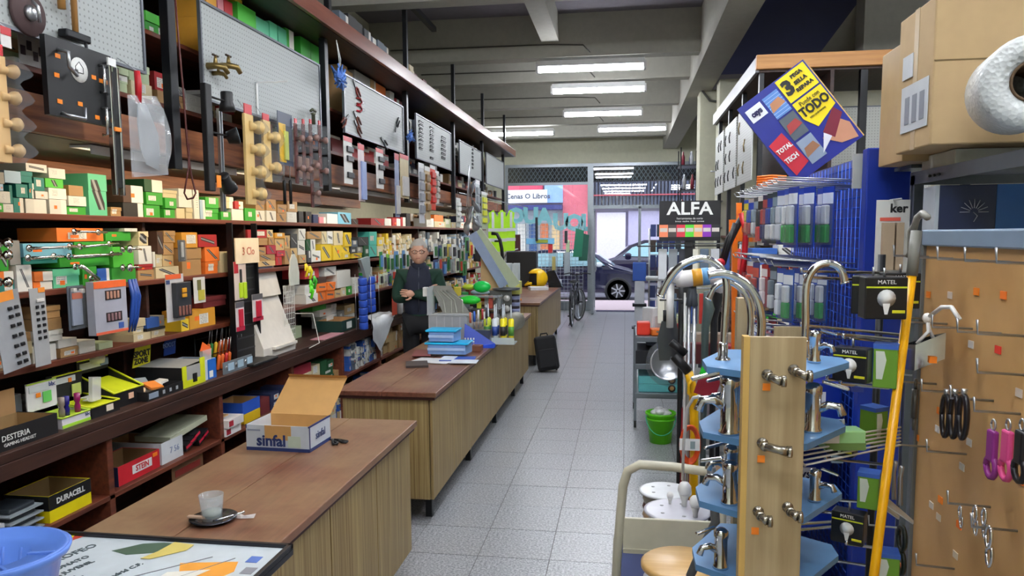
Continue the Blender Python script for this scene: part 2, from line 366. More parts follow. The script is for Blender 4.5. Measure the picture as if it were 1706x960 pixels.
# ---------------- cartons ----------------
def mk_carton(joined=False):
    x = NM('printed_carton')
    if joined:
        at = [x.n('ShaderNodeAttribute', attribute_name=k) for k in ('gen', 'ccol', 'rnd')]
        sp = x.n('ShaderNodeSeparateXYZ'); x.nt.links.new(at[0].outputs['Vector'], sp.inputs[0]); x.vec = at[0].outputs['Vector']
        g = [V(x.nt, sp.outputs[i]) for i in range(3)]; rn = V(x.nt, at[2].outputs['Fac']); al = V(x.nt, at[1].outputs['Alpha'])
        class oi: outputs = {'Color': at[1].outputs['Color']}
    else:
        g = x.coord('Generated'); oi = x.n('ShaderNodeObjectInfo'); rn = V(x.nt, oi.outputs['Random']); al = V(x.nt, oi.outputs['Alpha'])
    Y, Z = g[1], g[2]; X = g[0]
    r1 = (rn*17.3).fr(); r2 = (rn*41.7).fr(); r3 = (rn*93.1).fr(); r4 = (rn*151.7).fr()
    base = x.mix(0, oi.outputs['Color'], 'ffffff')
    nz = x.noise(x.vec, 9, 3)
    front = X.gt(.97)
    # label
    ya = r1*.35+.08; yb = ya+.3+r2*.3; za = r3*.3+.12; zb = za+.35+r4*.25
    lab = Y.gt(ya)*Y.lt(yb)*Z.gt(za)*Z.lt(zb)*front
    txt = ((Z*(r1*4+9)).fr().lt(.35))*Y.gt(ya+.04)*Y.lt(yb-.05)*(x.noise(x.vec, 26, 1).gt(.45))
    s1 = between(al, .15, .35); s2 = between(al, .35, .55); s3 = between(al, .55, .75); s4 = between(al, .75, .92)
    c = x.mix(lab*s1, base, 'e6e6e0'); c = x.mix(lab*s1*txt*.75, c, '3a3c46')
    band = (Z.gt(r2*.3+.45)*Z.lt(r2*.3+.8)); c = x.mix(band*s2, c, 'dcdcd6'); c = x.mix(band*s2*Z.lt(r2*.3+.6)*(Y.gt(.2))*(Y.lt(.75))*((Y*23).fr().gt(.4))*.8, c, '23304e')
    # slanted picture of a dark tool
    t1 = ((Y-.5)*(r1*1.2+.2)+(Z-.5)*(r2+.2)).ab()
    pic = t1.lt(r3*.05+.07)*((Y-.5).ab().lt(.36))*((Z-.5).ab().lt(.36))*front
    c = x.mix(pic*s3, c, '2c2b2d'); c = x.mix(t1.lt(.03)*s3*pic, c, '9a9da0')
    c = x.mix(Y.gt(r4*.4+.35)*s4*front, c, 'e9e7e0')
    dot = ((Y-(r2*.5+.2)).ab().lt(.09))*((Z-(r1*.4+.2)).ab().lt(.12))*front*(r3.lt(.3))
    c = x.mix(dot, c, 'ff7a20')
    c = x.mix(nz*.1, c, '6a625a'); x.col(c); x.bump(nz, .001, .3); return x.set(.6)
M_carton = mk_carton()
def carton_mesh(lid):
    b = MB()
    if lid:
        b.box(-.985, -.015, .015, .985, 0, .62); b.box(-1, 0, 0, 1, .6, 1)
    else:
        b.box(-1, 0, 0, 1, 0, .985)
        b.box(-.99, -.01, .01, .495, .985, 1); b.box(-.99, -.01, .505, .99, .985, 1)
    return b.mesh('carton', M_carton)
CM = [carton_mesh(0), carton_mesh(1)]
COL = dict(teal='0f7f78', green='2fa52c', grass='4ec63a', dkgreen='14532f', sea='5fc79a', white='dfe0da', cream='d8caa2', kraft='b08a5a', tan='c9ab78', grey='9c9a94', slate='5d6a78',
    blue='2c62b8', pale='a9c6e0', ltblue='7fc3dd', navy='1f2c55', orange='ee7a28', red='b8262c', crimson='b02f45', yellow='e6c62c', black='1c1b1d', brown='4e3226', pink='d98a94',
    turq='4fc4b4', charcoal='3d4145', lime='b7d83a', amber='e0a030', palegreen='b9c9a2', darkred='6e1f24')
CN = dict(teal='teal', green='green', grass='bright green', dkgreen='dark green', sea='sea green', white='white', cream='cream', kraft='brown cardboard', tan='tan', grey='grey', slate='slate grey', blue='blue',
    pale='pale blue', ltblue='light blue', navy='navy blue', orange='orange', red='red', crimson='crimson', yellow='yellow', black='black', brown='dark brown', pink='pink', turq='turquoise', charcoal='charcoal',
    lime='lime', amber='amber', palegreen='pale green', darkred='dark red')
STY = dict(p=(0, 'plain'), l=(.25, 'labelled'), b=(.45, 'banded'), i=(.65, 'pictured'), e=(.85, 'two-tone'))
ROWS = {}
NCART = 235
PEND = []
def carton(row, y0, y1, z0, z1, col, sty, X, dep, yaw=0):
    PEND.append((row, y0, y1, z0, z1, col, sty, X, dep))
def screen(x, y, z):
    d = Vector((x, y, z-EYE)); q = d.dot(FW); return XC+F*d.dot(RT)/q, YC-F*d.dot(UP)/q
def place_cartons():
    def area(c):
        a = screen(c[7], c[1], c[3]); b = screen(c[7], c[2], c[4])
        if b[0] < 0 or min(a[1], b[1]) > 960 or max(a[1], b[1]) < 0: return 0
        v = 1
        if 'deck' in c[0] and 'top' not in c[0]:                # mostly hidden behind the perforated boards
            ym = (c[1]+c[2])/2; v = .15 if any(p[1] < ym < p[2] for p in PB) and 'lower' not in c[0] and c[4] < 3.04 else .6
        if 'bottom board' in c[0]: v = .4
        return abs(b[0]-a[0])*abs(a[1]-b[1])*v
    P2 = sorted([c for c in PEND if area(c) > 0], key=area, reverse=True)
    for c in P2[:NCART]: carton_obj(*c)
    vs = []; fs = []; gen = []; cc = []; rn = []
    for row, y0, y1, z0, z1, col, sty, X, dep in P2[NCART:]:
        b = len(vs); k = lin(COL[col]); j = R.uniform(.88, 1.08); r = R.random(); g_ = min(.004, (y1-y0)*.04)
        for gx in (0, 1):
            for gy in (0, 1):
                for gz in (0, 1):
                    vs.append((X-dep*(1-gx), y0+g_ if gy == 0 else y1-g_, z0+.0006 if gz == 0 else z1-.0015)); gen.append((gx, gy, gz)); cc.append((min(1, k[0]*j), min(1, k[1]*j), min(1, k[2]*j), STY[sty][0])); rn.append(r)
        fs += [[b+i for i in f] for f in ((0, 1, 3, 2), (4, 6, 7, 5), (0, 4, 5, 1), (2, 3, 7, 6), (0, 2, 6, 4), (1, 5, 7, 3))]
    me = bpy.data.meshes.new('small_cartons'); me.from_pydata(vs, [], fs)
    for nm, ty, key, dat in (('gen', 'FLOAT_VECTOR', 'vector', gen), ('ccol', 'FLOAT_COLOR', 'color', cc)):
        a = me.attributes.new(nm, ty, 'POINT'); a.data.foreach_set(key, [q for t_ in dat for q in t_])
    a = me.attributes.new('rnd', 'FLOAT', 'POINT'); a.data.foreach_set('value', rn)
    me.materials.append(mk_carton(True)); o = bpy.data.objects.new('small_cartons', me); S.collection.objects.link(o)
    stuff(tag(o, 'mass of small cartons filling the far and shadowed parts of the left shelving', 'boxes'))
def carton_obj(row, y0, y1, z0, z1, col, sty, X, dep, yaw=0):
    me = CM[1 if R.random() < .3 else 0]
    o = bpy.data.objects.new('carton', me); S.collection.objects.link(o)
    g = min(.004, (y1-y0)*.04)
    o.location = (X, y0+g, z0+.0006); o.scale = (dep, max(.01, y1-y0-2*g), max(.01, z1-z0-.0022)); o.rotation_euler = (0, 0, yaw)
    j = R.uniform(.88, 1.08); c = lin(COL[col]); o.color = (min(1, c[0]*j), min(1, c[1]*j), min(1, c[2]*j), STY[sty][0])
    o['category'] = 'box'; o['group'] = 'cartons on the '+row
    ROWS.setdefault(row, []).append((y0, z0, y1-y0, z1-z0, col, sty, o)); return o
A = 'top left wall shelf'; B = 'second left wall shelf'; Cc = 'third left wall shelf'; D_ = 'dark wall ledge'; E1 = 'middle board under the ledge'; H1 = 'upper board under the deck'; H2 = 'lower board under the deck'
def rects(row, zs, X, ox, oy, sc, data, dep=.26):
    L = []
    for ln in data.strip().replace('\n', ';').split(';'):
        t = ln.split()
        if len(t) < 6: continue
        x0, x1, a, b = [float(v) for v in t[:4]]; back = float(t[6]) if len(t) > 6 else 0
        p = U(ox+x0/sc, oy+b/sc, 0, X); q = U(ox+x1/sc, oy+b/sc, 0, X); xm = ox+(x0+x1)/2/sc
        zb = U(xm, oy+b/sc, 0, X)[2]; zt = U(xm, oy+a/sc, 0, X)[2]
        L.append([p[1], q[1], zb, zt, t[4], t[5], back])
    L.sort(key=lambda r: r[2]); done = []
    for r in L:
        y0, y1, zb, zt, c, s, bk = r; h = zt-zb; k = max(zs, 0); top = zs
        for d in done:                                     # rest on the highest box below that it overlaps
            if abs(d[6]-bk) < .05 and min(y1, d[1])-max(y0, d[0]) > .012 and d[3] > top and d[2] < zb-.2*h: top = d[3]
        if bk: top = zs
        # trim sideways against neighbours already placed at the same height
        for d in done:
            if abs(d[6]-bk) < .05 and d[3] > top+.004 and d[2] < max(top, zb)+h-.004:
                if d[0] < y0 < d[1]: y0 = d[1]
                elif d[0] < y1 < d[1]: y1 = d[0]
                elif y0 <= d[0] and d[1] <= y1:
                    if d[0]-y0 > y1-d[1]: y1 = d[0]
                    else: y0 = d[1]
        if y1-y0 < .012: continue
        h = max(.015, min(h, (zt-top) if zt-top > .5*h else h)); h = zt-top if row == H1 and top == zs else h; cap = {A: 9, B: 1.86, Cc: 1.515, D_: 1.185, E1: .8, H1: 3.16, H2: 2.71}.get(row, 9)
        if top+h > cap: h = cap-top
        if h < .014: continue
        nr = [y0, y1, top, top+h, c, s, bk]; done.append(nr)
        carton(row, y0, y1, top, top+h, c, s, X-bk-R.uniform(.008, .022), min(dep*R.uniform(.75, 1), .4))
    return done
PAL = dict(mix='white white cream kraft yellow slate red blue green tan', tan='kraft tan cream kraft white tan', green='green dkgreen grass green teal white', cool='white slate pale navy grey white teal blue',
    warm='cream amber orange red kraft white', dark='black navy charcoal brown white slate')
def fill(row, y0, y1, zs, zmax, X, pal, w=(.06, .13), h=(.04, .09), dep=.22, full=.9, gap=0, stys='lbipe'):
    y = y0; P_ = PAL.get(pal, pal).split()
    while y < y1-w[0]*.6:
        ww = min(R.uniform(*w), y1-y); z = zs; top = zs+(zmax-zs)*R.uniform(full-.35, full); first = R.choice(P_)
        if R.random() < gap: y += ww; continue
        while z < top-h[0]*.6:
            hh = min(R.uniform(*h), zmax-z-.005)
            if hh < .02: break
            c = first if R.random() < .5 else R.choice(P_)
            carton(row, y, y+ww, z, z+hh, c, R.choice(stys), X-R.uniform(0, .03), dep*R.uniform(.8, 1)); z += hh
        y += ww
A = 'top left wall shelf'; B = 'second left wall shelf'; Cc = 'third left wall shelf'
rects(A, 1.89, -2.61, 0, 240, 3.428, '''0 38 150 218 grey p;38 138 148 220 pale p;138 210 155 222 teal p;165 290 112 185 white i .0;292 392 125 185 white l;212 275 185 262 teal l;277 385 185 238 grass i
0 30 222 262 pale p;30 105 222 330 teal p;107 178 222 300 teal l;182 212 222 310 teal e;214 290 262 308 white l;292 398 240 305 white l;0 80 265 335 white l;0 35 337 392 green l;36 100 340 392 white l;102 162 302 390 teal e
165 290 308 392 white e;292 395 307 392 white e;395 530 155 392 sea p .2;410 498 222 283 kraft p;402 508 285 343 white l;402 515 345 395 green l;530 640 160 397 sea i;645 710 345 398 kraft l
712 830 215 315 brown e;712 830 318 398 black e;838 945 180 252 dkgreen e;848 945 255 328 green l;840 935 330 402 green l;948 1032 245 290 cream p;950 1020 292 353 green l;955 1020 355 410 green l
1022 1072 350 410 cream p;1035 1115 240 347 white p;1075 1115 349 412 cream p;1117 1150 245 412 white l;1152 1183 300 412 pale e;1185 1262 285 348 green l;1185 1268 350 415 green l;1272 1330 370 418 green l;1275 1348 300 368 cream e
1350 1400 305 350 red e;1340 1408 352 418 white e;1410 1474 345 418 green l''')
rects(A, 1.89, -2.61, 320, 160, 3.428, '''375 430 565 625 kraft i;375 430 627 690 white i;432 488 565 630 kraft i;432 488 632 695 white i;495 550 600 650 kraft i;495 550 652 702 kraft i;555 612 580 640 kraft l;555 612 642 702 white l
620 648 640 705 black p;655 690 640 705 black p;705 735 660 710 navy p;737 775 675 712 pink e;777 838 655 712 white e;840 915 645 712 ltblue i;917 955 680 712 brown i;1030 1108 680 720 red i;1110 1148 680 722 white e;1150 1190 678 722 red e;1192 1230 680 722 white l''', .2)
rects(A, 1.89, -2.61, 660, 300, 6, '''60 108 345 435 red e;110 150 300 430 black p;315 388 345 435 white l;390 480 310 373 orange p;390 498 375 435 cream l;500 558 345 435 palegreen l;560 600 380 435 cream l;640 690 310 370 navy l;692 735 310 373 crimson l;640 698 375 435 white l;700 760 375 435 white l''', .2)
rects(B, 1.545, -2.61, 0, 240, 3.428, '''0 68 495 655 green i;72 138 515 658 grey p;145 435 545 622 ltblue p;437 660 535 622 green p;150 358 625 665 teal p;360 648 622 676 green p;0 95 695 745 orange e;0 105 748 825 teal l;107 200 668 822 white i
203 315 705 760 orange e;203 318 762 812 orange e;320 480 690 800 sea l;335 605 455 533 orange l;482 568 680 790 green p;570 645 680 770 blue e;650 790 680 765 green p;662 785 560 678 grass p;622 770 500 558 green p
720 798 480 520 white l;800 860 475 558 cream i;800 880 560 665 white i;795 885 667 700 red p;795 890 702 760 kraft i;888 905 515 605 white p;907 943 470 600 brown i;945 1015 470 540 kraft i;945 1010 542 612 kraft i
905 943 605 680 cream l;945 1010 615 680 tan i;905 1040 685 750 cream i;1045 1138 490 580 amber l;1055 1170 582 740 kraft p;1142 1250 500 572 red i;1180 1265 575 658 orange i;1180 1255 660 730 orange l;1267 1325 530 650 cream p''', .24)
rects(B, 1.56, -2.61, 400, 300, 5.333, '''85 258 425 500 red l;0 185 465 540 tan p .14;262 315 430 500 cream i;190 270 505 570 kraft p;272 320 505 572 kraft i;322 410 440 492 amber l;325 412 494 600 tan i;150 248 572 640 kraft i;250 333 575 655 crimson i;335 410 602 655 crimson i
150 328 656 712 kraft i;330 385 657 735 red i;150 328 714 765 tan i;415 465 440 558 tan i;415 470 560 700 kraft i;472 528 560 700 tan i;470 530 430 558 charcoal i;535 600 405 508 white i;535 600 510 640 white i;535 600 642 715 tan i
605 643 500 600 dkgreen i;645 690 500 603 white i;605 643 602 710 charcoal l;645 733 605 705 white i;610 738 430 498 kraft i;742 788 440 553 cream i;790 840 440 553 white i;742 833 555 705 yellow i;850 932 430 558 cream i;935 1000 420 545 yellow i
835 913 560 690 yellow i;915 985 565 618 yellow i;915 985 620 680 yellow l;1005 1058 500 560 slate l;1000 1055 562 618 charcoal l;1010 1098 620 665 yellow i;1060 1150 480 558 charcoal i;1060 1108 560 618 grey l;1110 1153 560 665 dkgreen l
1157 1225 440 558 turq l;1157 1225 560 665 turq i;1227 1280 480 558 yellow l;1227 1280 560 650 cream l''', .2)
fill(B, 7.75, 8.25, 1.56, 1.84, -2.61, 'cream yellow cream kraft', (.07, .1), (.05, .07), .2, .95)
fill(B, 8.25, 9.2, 1.56, 1.84, -2.61, 'cream kraft cream white', (.07, .1), (.05, .07), .2, .9)
fill(B, 9.3, 13.7, 1.56, 1.84, -2.61, 'slate grey white white pale charcoal', (.1, .16), (.06, .1), .2, .9, .15)
rects(Cc, 1.215, -2.61, 0, 460, 3.428, '''0 52 390 455 kraft p;0 48 457 540 kraft l;100 195 290 345 kraft p;105 200 347 422 cream p;105 200 424 490 cream l;258 370 130 203 kraft p;258 375 205 272 kraft p;258 375 275 340 white p;205 348 345 440 white l;352 465 325 375 white e;355 465 377 432 kraft l
467 565 340 410 white p;470 545 230 290 grey l .1;570 655 345 385 palegreen p;785 843 215 262 cream p;775 840 265 303 cream l;770 873 305 350 cream l;845 920 205 265 blue p;922 960 210 270 grey p;845 955 270 284 black p;877 960 286 330 cream l;1045 1093 235 305 yellow i;1095 1245 185 290 amber l;1175 1310 115 183 darkred p''', .24)
rects(Cc, 1.215, -2.61, 360, 360, 3.43, '''240 330 350 385 darkred l;235 382 385 415 palegreen p;515 598 262 322 red l;518 588 322 375 white e;518 588 377 430 white i;592 640 330 365 brown p;590 640 367 412 orange i;590 640 414 470 orange i;642 690 365 410 orange i;642 690 412 462 orange i;630 700 280 333 white i
700 778 300 398 white p;690 723 400 440 tan i;725 755 390 440 cream l;757 785 385 435 green l;790 830 340 430 white l''', .22)
fill(Cc, 7.3, 9.4, 1.215, 1.5, -2.61, 'mix', (.06, .1), (.05, .1), .2, .85)
fill(Cc, 9.4, 13.7, 1.215, 1.5, -2.61, 'mix', (.1, .16), (.06, .12), .2, .8, .1)
fill(A, 9.4, 13.7, 1.89, 2.12, -2.9, 'kraft brown cream', (.2, .3), (.08, .12), .1, .9)
D_ = 'dark wall ledge'
fill(D_, 3.2, 3.7, .92, 1.1, -2.86, 'kraft white charcoal', (.1, .18), (.05, .09), .14, .7)
rects(D_, .92, -2.72, 360, 360, 3.43, '''560 640 520 560 green p;600 668 560 600 white p;640 700 500 555 white l;640 700 560 640 white p;702 740 540 640 grey l;742 800 505 560 tan l;742 800 560 640 white l;430 500 600 670 palegreen p''', .2)
fill(D_, 9.0, 13.6, .92, 1.17, -2.62, 'mix', (.1, .2), (.05, .12), .25, .75, .12)
E1, E2 = 'middle board under the ledge', 'bottom board under the ledge'
rects(E1, .53, -2.5, 0, 460, 3.428, '''1240 1320 730 785 kraft p;1235 1320 790 840 white l''', .2)
rects(E1, .53, -2.5, 360, 600, 2.667, '''205 248 80 150 darkred p;250 290 75 115 navy l;296 335 62 100 navy l;250 290 117 150 navy l;298 335 102 145 navy l;340 435 25 68 crimson p;340 435 68 140 cream p;385 460 95 140 palegreen i;437 472 20 90 cream l;472 500 0 45 dkgreen p;474 530 0 35 dkgreen l;474 530 37 68 dkgreen l;474 530 70 100 dkgreen l;505 566 46 82 kraft p''', .22)
0 and fill(E1, 4.45, 4.75, .53, .62, -2.5, 'white yellow blue', (.1, .14), (.04, .05), .2, .9)
fill(E1, 6.55, 7.5, .53, .8, -2.49, 'white blue white slate white', (.05, .08), (.05, .08), .22, .95, 0, 'ilb')
fill(E1, 7.55, 9.4, .53, .8, -2.49, 'kraft tan white kraft tan', (.12, .2), (.07, .12), .25, .95, 0, 'pple')
fill(E1, 9.4, 13.7, .53, .8, -2.49, 'tan', (.15, .25), (.07, .12), .25, .9)
fill(E2, 5.55, 7.5, .085, .45, -2.49, 'white blue cream kraft tan', (.06, .1), (.06, .1), .22, .9, .05)
fill(E2, 7.6, 13.6, .085, .45, -2.49, 'tan', (.15, .25), (.1, .15), .25, .9)
fill(E2, 3.6, 5.4, .085, .4, -2.52, 'dark', (.15, .3), (.06, .12), .25, .7, .2)
H1, H2, H3 = 'upper board under the deck', 'lower board under the deck', 'top of the brown deck'
rects(H1, 2.74, -2.22, 320, 0, 3.43, '''100 160 -60 40 amber l;160 196 -20 60 pink l;200 250 5 70 red p;255 308 45 100 yellow p;270 375 40 150 grass p;380 455 110 180 sea l;455 500 130 215 sea l;502 552 160 240 sea l;552 600 150 270 green e;632 690 200 300 green l;692 758 235 355 green p''', .24)
fill(H1, 3.13, 3.33, 2.74, 3.1, -2.22, 'kraft cream', (.1, .12), (.025, .035), .2, .95)
fill(H1, 3.33, 3.55, 2.74, 2.87, -2.22, 'green white grass', (.08, .11), (.04, .06), .2, .99)
rects(H1, 2.74, -2.22, 560, 40, 4.8, '''60 105 330 420 kraft p;107 155 380 450 kraft p;160 285 400 500 grey l;290 330 440 520 kraft e;332 415 440 580 orange p;445 480 530 610 white l;482 515 600 640 red e;517 550 620 660 darkred l''', .22)
fill(H1, 7.3, 8.0, 2.74, 3.02, -2.22, 'white charcoal darkred slate', (.06, .1), (.07, .1), .2, .98)
fill(H1, 8.0, 9.1, 2.74, 3.05, -2.22, 'blue slate yellow white palegreen', (.1, .18), (.08, .14), .2, .98)
fill(H1, 9.5, 10.0, 2.74, 3.03, -2.22, 'white black', (.08, .1), (.06, .1), .2, .98)
fill(H1, 10.0, 13.2, 2.74, 3.1, -2.22, 'cream palegreen white kraft', (.2, .4), (.1, .2), .2, .95, .1)
fill(H2, 2.4, 3.35, 2.42, 2.6, -2.22, 'sea cream kraft palegreen cream', (.12, .22), (.04, .09), .2, .9)
fill(H2, 3.4, 5.1, 2.42, 2.62, -2.22, 'cream kraft palegreen red white grey', (.1, .2), (.04, .09), .2, .7, .15)
fill(H2, 5.1, 9.3, 2.42, 2.62, -2.22, 'dark', (.2, .35), (.06, .14), .2, .7, .3)
fill(H2, 5.55, 6.9, 2.42, 2.56, -2.2, 'red darkred', (.3, .5), (.1, .12), .02, .95)
fill(H2, 9.5, 13.0, 2.42, 2.62, -2.22, 'charcoal cream kraft darkred', (.2, .3), (.08, .15), .2, .8, .2)
fill(H3, 5.6, 7.0, 3.2, 3.52, -2.15, 'charcoal slate black', (.16, .2), (.28, .34), .3, .99, .2, 'pe')
fill(H3, 7.5, 8.2, 3.2, 3.5, -2.15, 'kraft cream darkred kraft', (.14, .18), (.05, .07), .3, .98, 0)
fill(H3, 8.5, 10.6, 3.2, 3.36, -2.4, 'palegreen kraft charcoal', (.2, .3), (.06, .1), .3, .9, .2)
def label_rows():
    for row, L in ROWS.items():
        L.sort(key=lambda r: (round(r[0], 2), r[1])); cols = []
        for r in L:                                     # gather piles
            for c in cols[-3:]:
                if abs(c[0]-r[0]) < .03 and c[-1][-1] != r: c[-1].append(r); break
            else: cols.append([r[0], [r]])
        for i, (_, st) in enumerate(cols):
            st.sort(key=lambda r: r[1]); n = len(st)
            for k, (y0, z0, w_, h_, c, s, o) in enumerate(st):
                size = 'long' if w_ > 2.4*h_ else 'tall' if h_ > 1.4*w_ else 'small' if w_*h_ < .006 else 'square'
                pos = 'standing as' if n == 1 else ('bottom' if k == 0 else 'topmost' if k == n-1 else nth(k)+' up')+' in'
                o['label'] = f'{size} {CN[c]} {STY[s][1]} carton {pos} {nth(i)} pile, {row}'
place_cartons(); label_rows()
# ---------------- hung and shelf-edge goods, left side ----------------
def yz(px, py, X): p = U(px, py, 0, X); return p[1], p[2]
FY = lambda X: frame((X, 0, 0), (0, 1, 0), (0, 0, 1))      # local x -> +Y, y -> +Z, z -> +X
def hang_wire(t, y=0, z=0):
    x0, y0, z0 = t.location; top = 2.52 if y0 < 13 and x0 < -1.93 else 2.29
    if z0+z < top: MB().tube([(0, y, z), (-2.086-x0 if top > 2.4 else -.01, y, top-z0)], .0018, 4).build('hang_wire', M_steel, t)
def card(name, lab, cat, px0, py0, px1, py1, X, c, parts=(), th=.003, tilt=0, group=None, base='card', dep=None):
    "upright flat pack facing the aisle; parts: (name, x0, y0, x1, y1, colour, thickness[, film])"
    ya, zt = yz(px0, py0, X); yb, _ = yz(px1, py0, X); zb = yz((px0+px1)/2, py1, X)[1]; zt = yz((px0+px1)/2, py0, X)[1]
    w, h = yb-ya, zt-zb
    t = thing(name, lab, cat, (X, ya+w/2, zt), group=group); t.rotation_euler = (tilt, 0, 0)
    MB().box(-th, 0, -w/2, w/2, -h, 0).build(base, mat(c, .45), t)
    for p in parts:
        n, a, b, c2, d, cc, tk = p[:7]
        mt = M_film if cc == 'film' else M_chrome if cc == 'chrome' else mat(cc, .4)
        z0 = p[7] if len(p) > 7 else 0
        MB().box(z0, z0+tk, -w/2+a*w, -w/2+c2*w, -h*d, -h*b).build(n, mt, t, min(.003, tk*.3) if tk > .004 else 0)
    if -2.15 < X < -1.85: hang_wire(t)
    return t
def bulb_rack(name, lab, px0, px1, py0, py1, X, n, cw, film=True):
    ya, zt = yz(px0, py0, X); yb = yz(px1, py0, X)[0]; zb = yz(px0, py1, X)[1]; w = yb-ya; h = zt-zb
    t = thing(name, lab, 'coat rack', (X, ya, zt))
    pts = []
    W = mat(cw, .5, 0, 'pine')
    MB().box(-.008, .008, 0, w*.42, -h, 0).build('back_board', W, t, .002)
    for i in range(n):
        z = -h*(i+.5)/n
        MB().lathe([(.0001, 0), (w*.12, 0), (w*.08, w*.22), (w*.15, w*.3), (w*.17, w*.4), (w*.1, w*.48), (.0001, w*.5)], (.004, w*.22, z), 12, M=Matrix.Rotation(math.pi/2, 4, 'Y') @ Matrix.Rotation(-math.pi/2*.9, 4, 'X')).build('peg', W, t)
    if film:
        b = MB()
        pf = []
        for i in range(n*6+1):
            a = i/(n*6); pf.append((w*(.75+.22*math.cos((a*n)*2*math.pi+math.pi)), -h*a))
        poly = [(w*.4, 0)]+pf+[(w*.4, -h)]
        b.prism(poly, .05, frame((-.01, 0, 0), (0, 1, 0), (0, 0, 1))).build('plastic_wrap', M_film, t)
    MB().box(-.003, .003, w*.05, w*.4, .002, h*.11).build('header_card', M_red, t); hang_wire(t, w*.22)
bulb_rack('coat_rack', 'broad wooden peg rack in clear film at the left edge', -20, 37, 88, 268, -1.96, 4, 'd8b27c')
bulb_rack('coat_rack', 'longer of two pale wooden peg racks beside the lamp stand', 405, 438, 188, 340, -2.03, 4, 'd9b878')
bulb_rack('coat_rack', 'shorter of two pale wooden peg racks beside the yellow tool card', 436, 464, 199, 302, -2.03, 2, 'd9b878')
card('sample_card', 'red and white card hanging at the top left edge', 'card', 0, 45, 17, 78, -2.0, 'd9d4d0', [('print', 0, 0, 1, .4, 'c42a33', .002)])
card('picture_card', 'photo card with round brown knobs under the near grey perforated board', 'card', 30, 60, 75, 110, -2.2, 'b9b6b4', [('knob_print', x, y, x+.17, y+.3, '3c3038', .002) for x, y in ((.05, .4), (.28, .2), (.5, .5), (.72, .3))])
# black handle display board
t = card('display_board', 'black sample board with metal handles, orange price tags and round white sticker', 'board', 75, 75, 183, 200, -2.0, '131417', [('price_tag', x, y, x+.07, y+.055, 'ff8a1e', .0015) for x, y in ((.13, .2), (.1, .45), (.12, .78), (.42, .75), (.66, .34), (.78, .36), (.68, .88), (.88, .86))], .02, 0)
W_ = abs(yz(183, 75, -2.0)[0]-yz(75, 75, -2.0)[0]); ww = W_/2
MB().lathe([(.0001, 0), (.045, 0), (.045, .001), (.0001, .001)], (.0005, -.01, -.09), 24, M=Matrix.Rotation(math.pi/2, 4, 'Y')).build('sticker', M_white, t)
MB().tube([(.002, -.03, -.1), (.002, -.03, -.08), (.002, -.01, -.06), (.002, .01, -.08), (.002, .01, -.1), (.002, -.03, -.1)], .0015, 4).build('sticker_print', M_black, t)
for y, z, l in ((-.08, -.26, .08), ):
    MB().tube([(0, y-.03, z), (.03, y-.03, z-.01), (.03, y+.05, z-.01), (.03, y+.05, z+.03)], .006, 6).build('hook', M_steel, t)
for y, z in ((.1, -.1), (.1, -.26)):
    MB().tube([(0, y, z+.05), (.02, y, z+.05), (.02, y, z-.05), (0, y, z-.05)], .006, 6).build('handle', M_chrome, t)
MB().tube([(0, -.11, -.04), (.04, -.11, -.05), (.04, -.11, -.1), (.03, -.06, -.12), (.02, -.05, -.1)], .007, 6).build('hook', M_steel, t)
# near board goods
y, z = yz(50, 22, -2.07); t = thing('backing_disc', 'round brown disc with steel clamp hung on the near perforated board', 'disc', (-2.087, y, z))
MB().lathe([(.0001, 0), (.075, 0), (.08, .008), (.075, .016), (.0001, .016)], M=Matrix.Rotation(math.pi/2, 4, 'Y'), n=24).build('disc', mat('4a3636', .7), t)
MB().lathe([(.0001, .016), (.028, .016), (.026, .03), (.012, .034), (.0001, .034)], M=Matrix.Rotation(math.pi/2, 4, 'Y'), n=12).build('hub', M_steel, t)
MB().tube([(.03, 0, .04), (.05, 0, .02), (.045, .01, -.03)], .006, 6).build('clamp', M_steel, t)
y, z = yz(122, 55, -2.07); t = thing('hoe', 'hoe with wooden handle and black head hung over the near perforated board', 'hoe', (-2.06, y, z))
MB().tube([(0, 0, 0), (0, .0, .35)], [.011, .013], 8).build('handle', mat('a5773f', .5, 0, 'ash'), t)
MB().box(-.02, .02, -.07, .06, -.03, .0).build('head', M_blackmetal, t, .006)
MB().tube([(.0, .05, -.01), (.02, .03, -.06), (.03, -.03, -.1), (.03, -.05, -.09)], [.007, .006, .005, .003], 6).build('prong', M_steel, t)
y, z = yz(99, 15, -2.07); t = tag(MB((-2.06, y, z)).tube([(-2.06, y, z), (-2.06, y, z+.3)], [.014, .011], 8).build('hammer', mat('a5773f', .5)), 'wooden tool handle cut off by the top edge of the picture', 'tool')
# chrome rail
ya, zt = yz(178, 108, -1.98); t = thing('chrome_rail', 'long chrome and black rail profile hanging beside the black sample board', 'rail', (-1.98, ya, zt)); zb = yz(188, 325, -1.98)[1]; h = zt-zb
MB().box(-.01, .01, .0, .013, -h, 0).box(-.01, .01, .045, .055, -h, 0).build('rail', M_chrome, t, .002)
MB().box(-.012, 0, .013, .045, -h+.03, -.02).build('insert', M_black, t); hang_wire(t, .03)
MB().box(-.004, .003, .005, .05, .001, .03).build('header_card', M_white, t); MB().box(.001, .014, .01, .045, -h*.5, -h*.47).build('price_tag', M_orange, t)
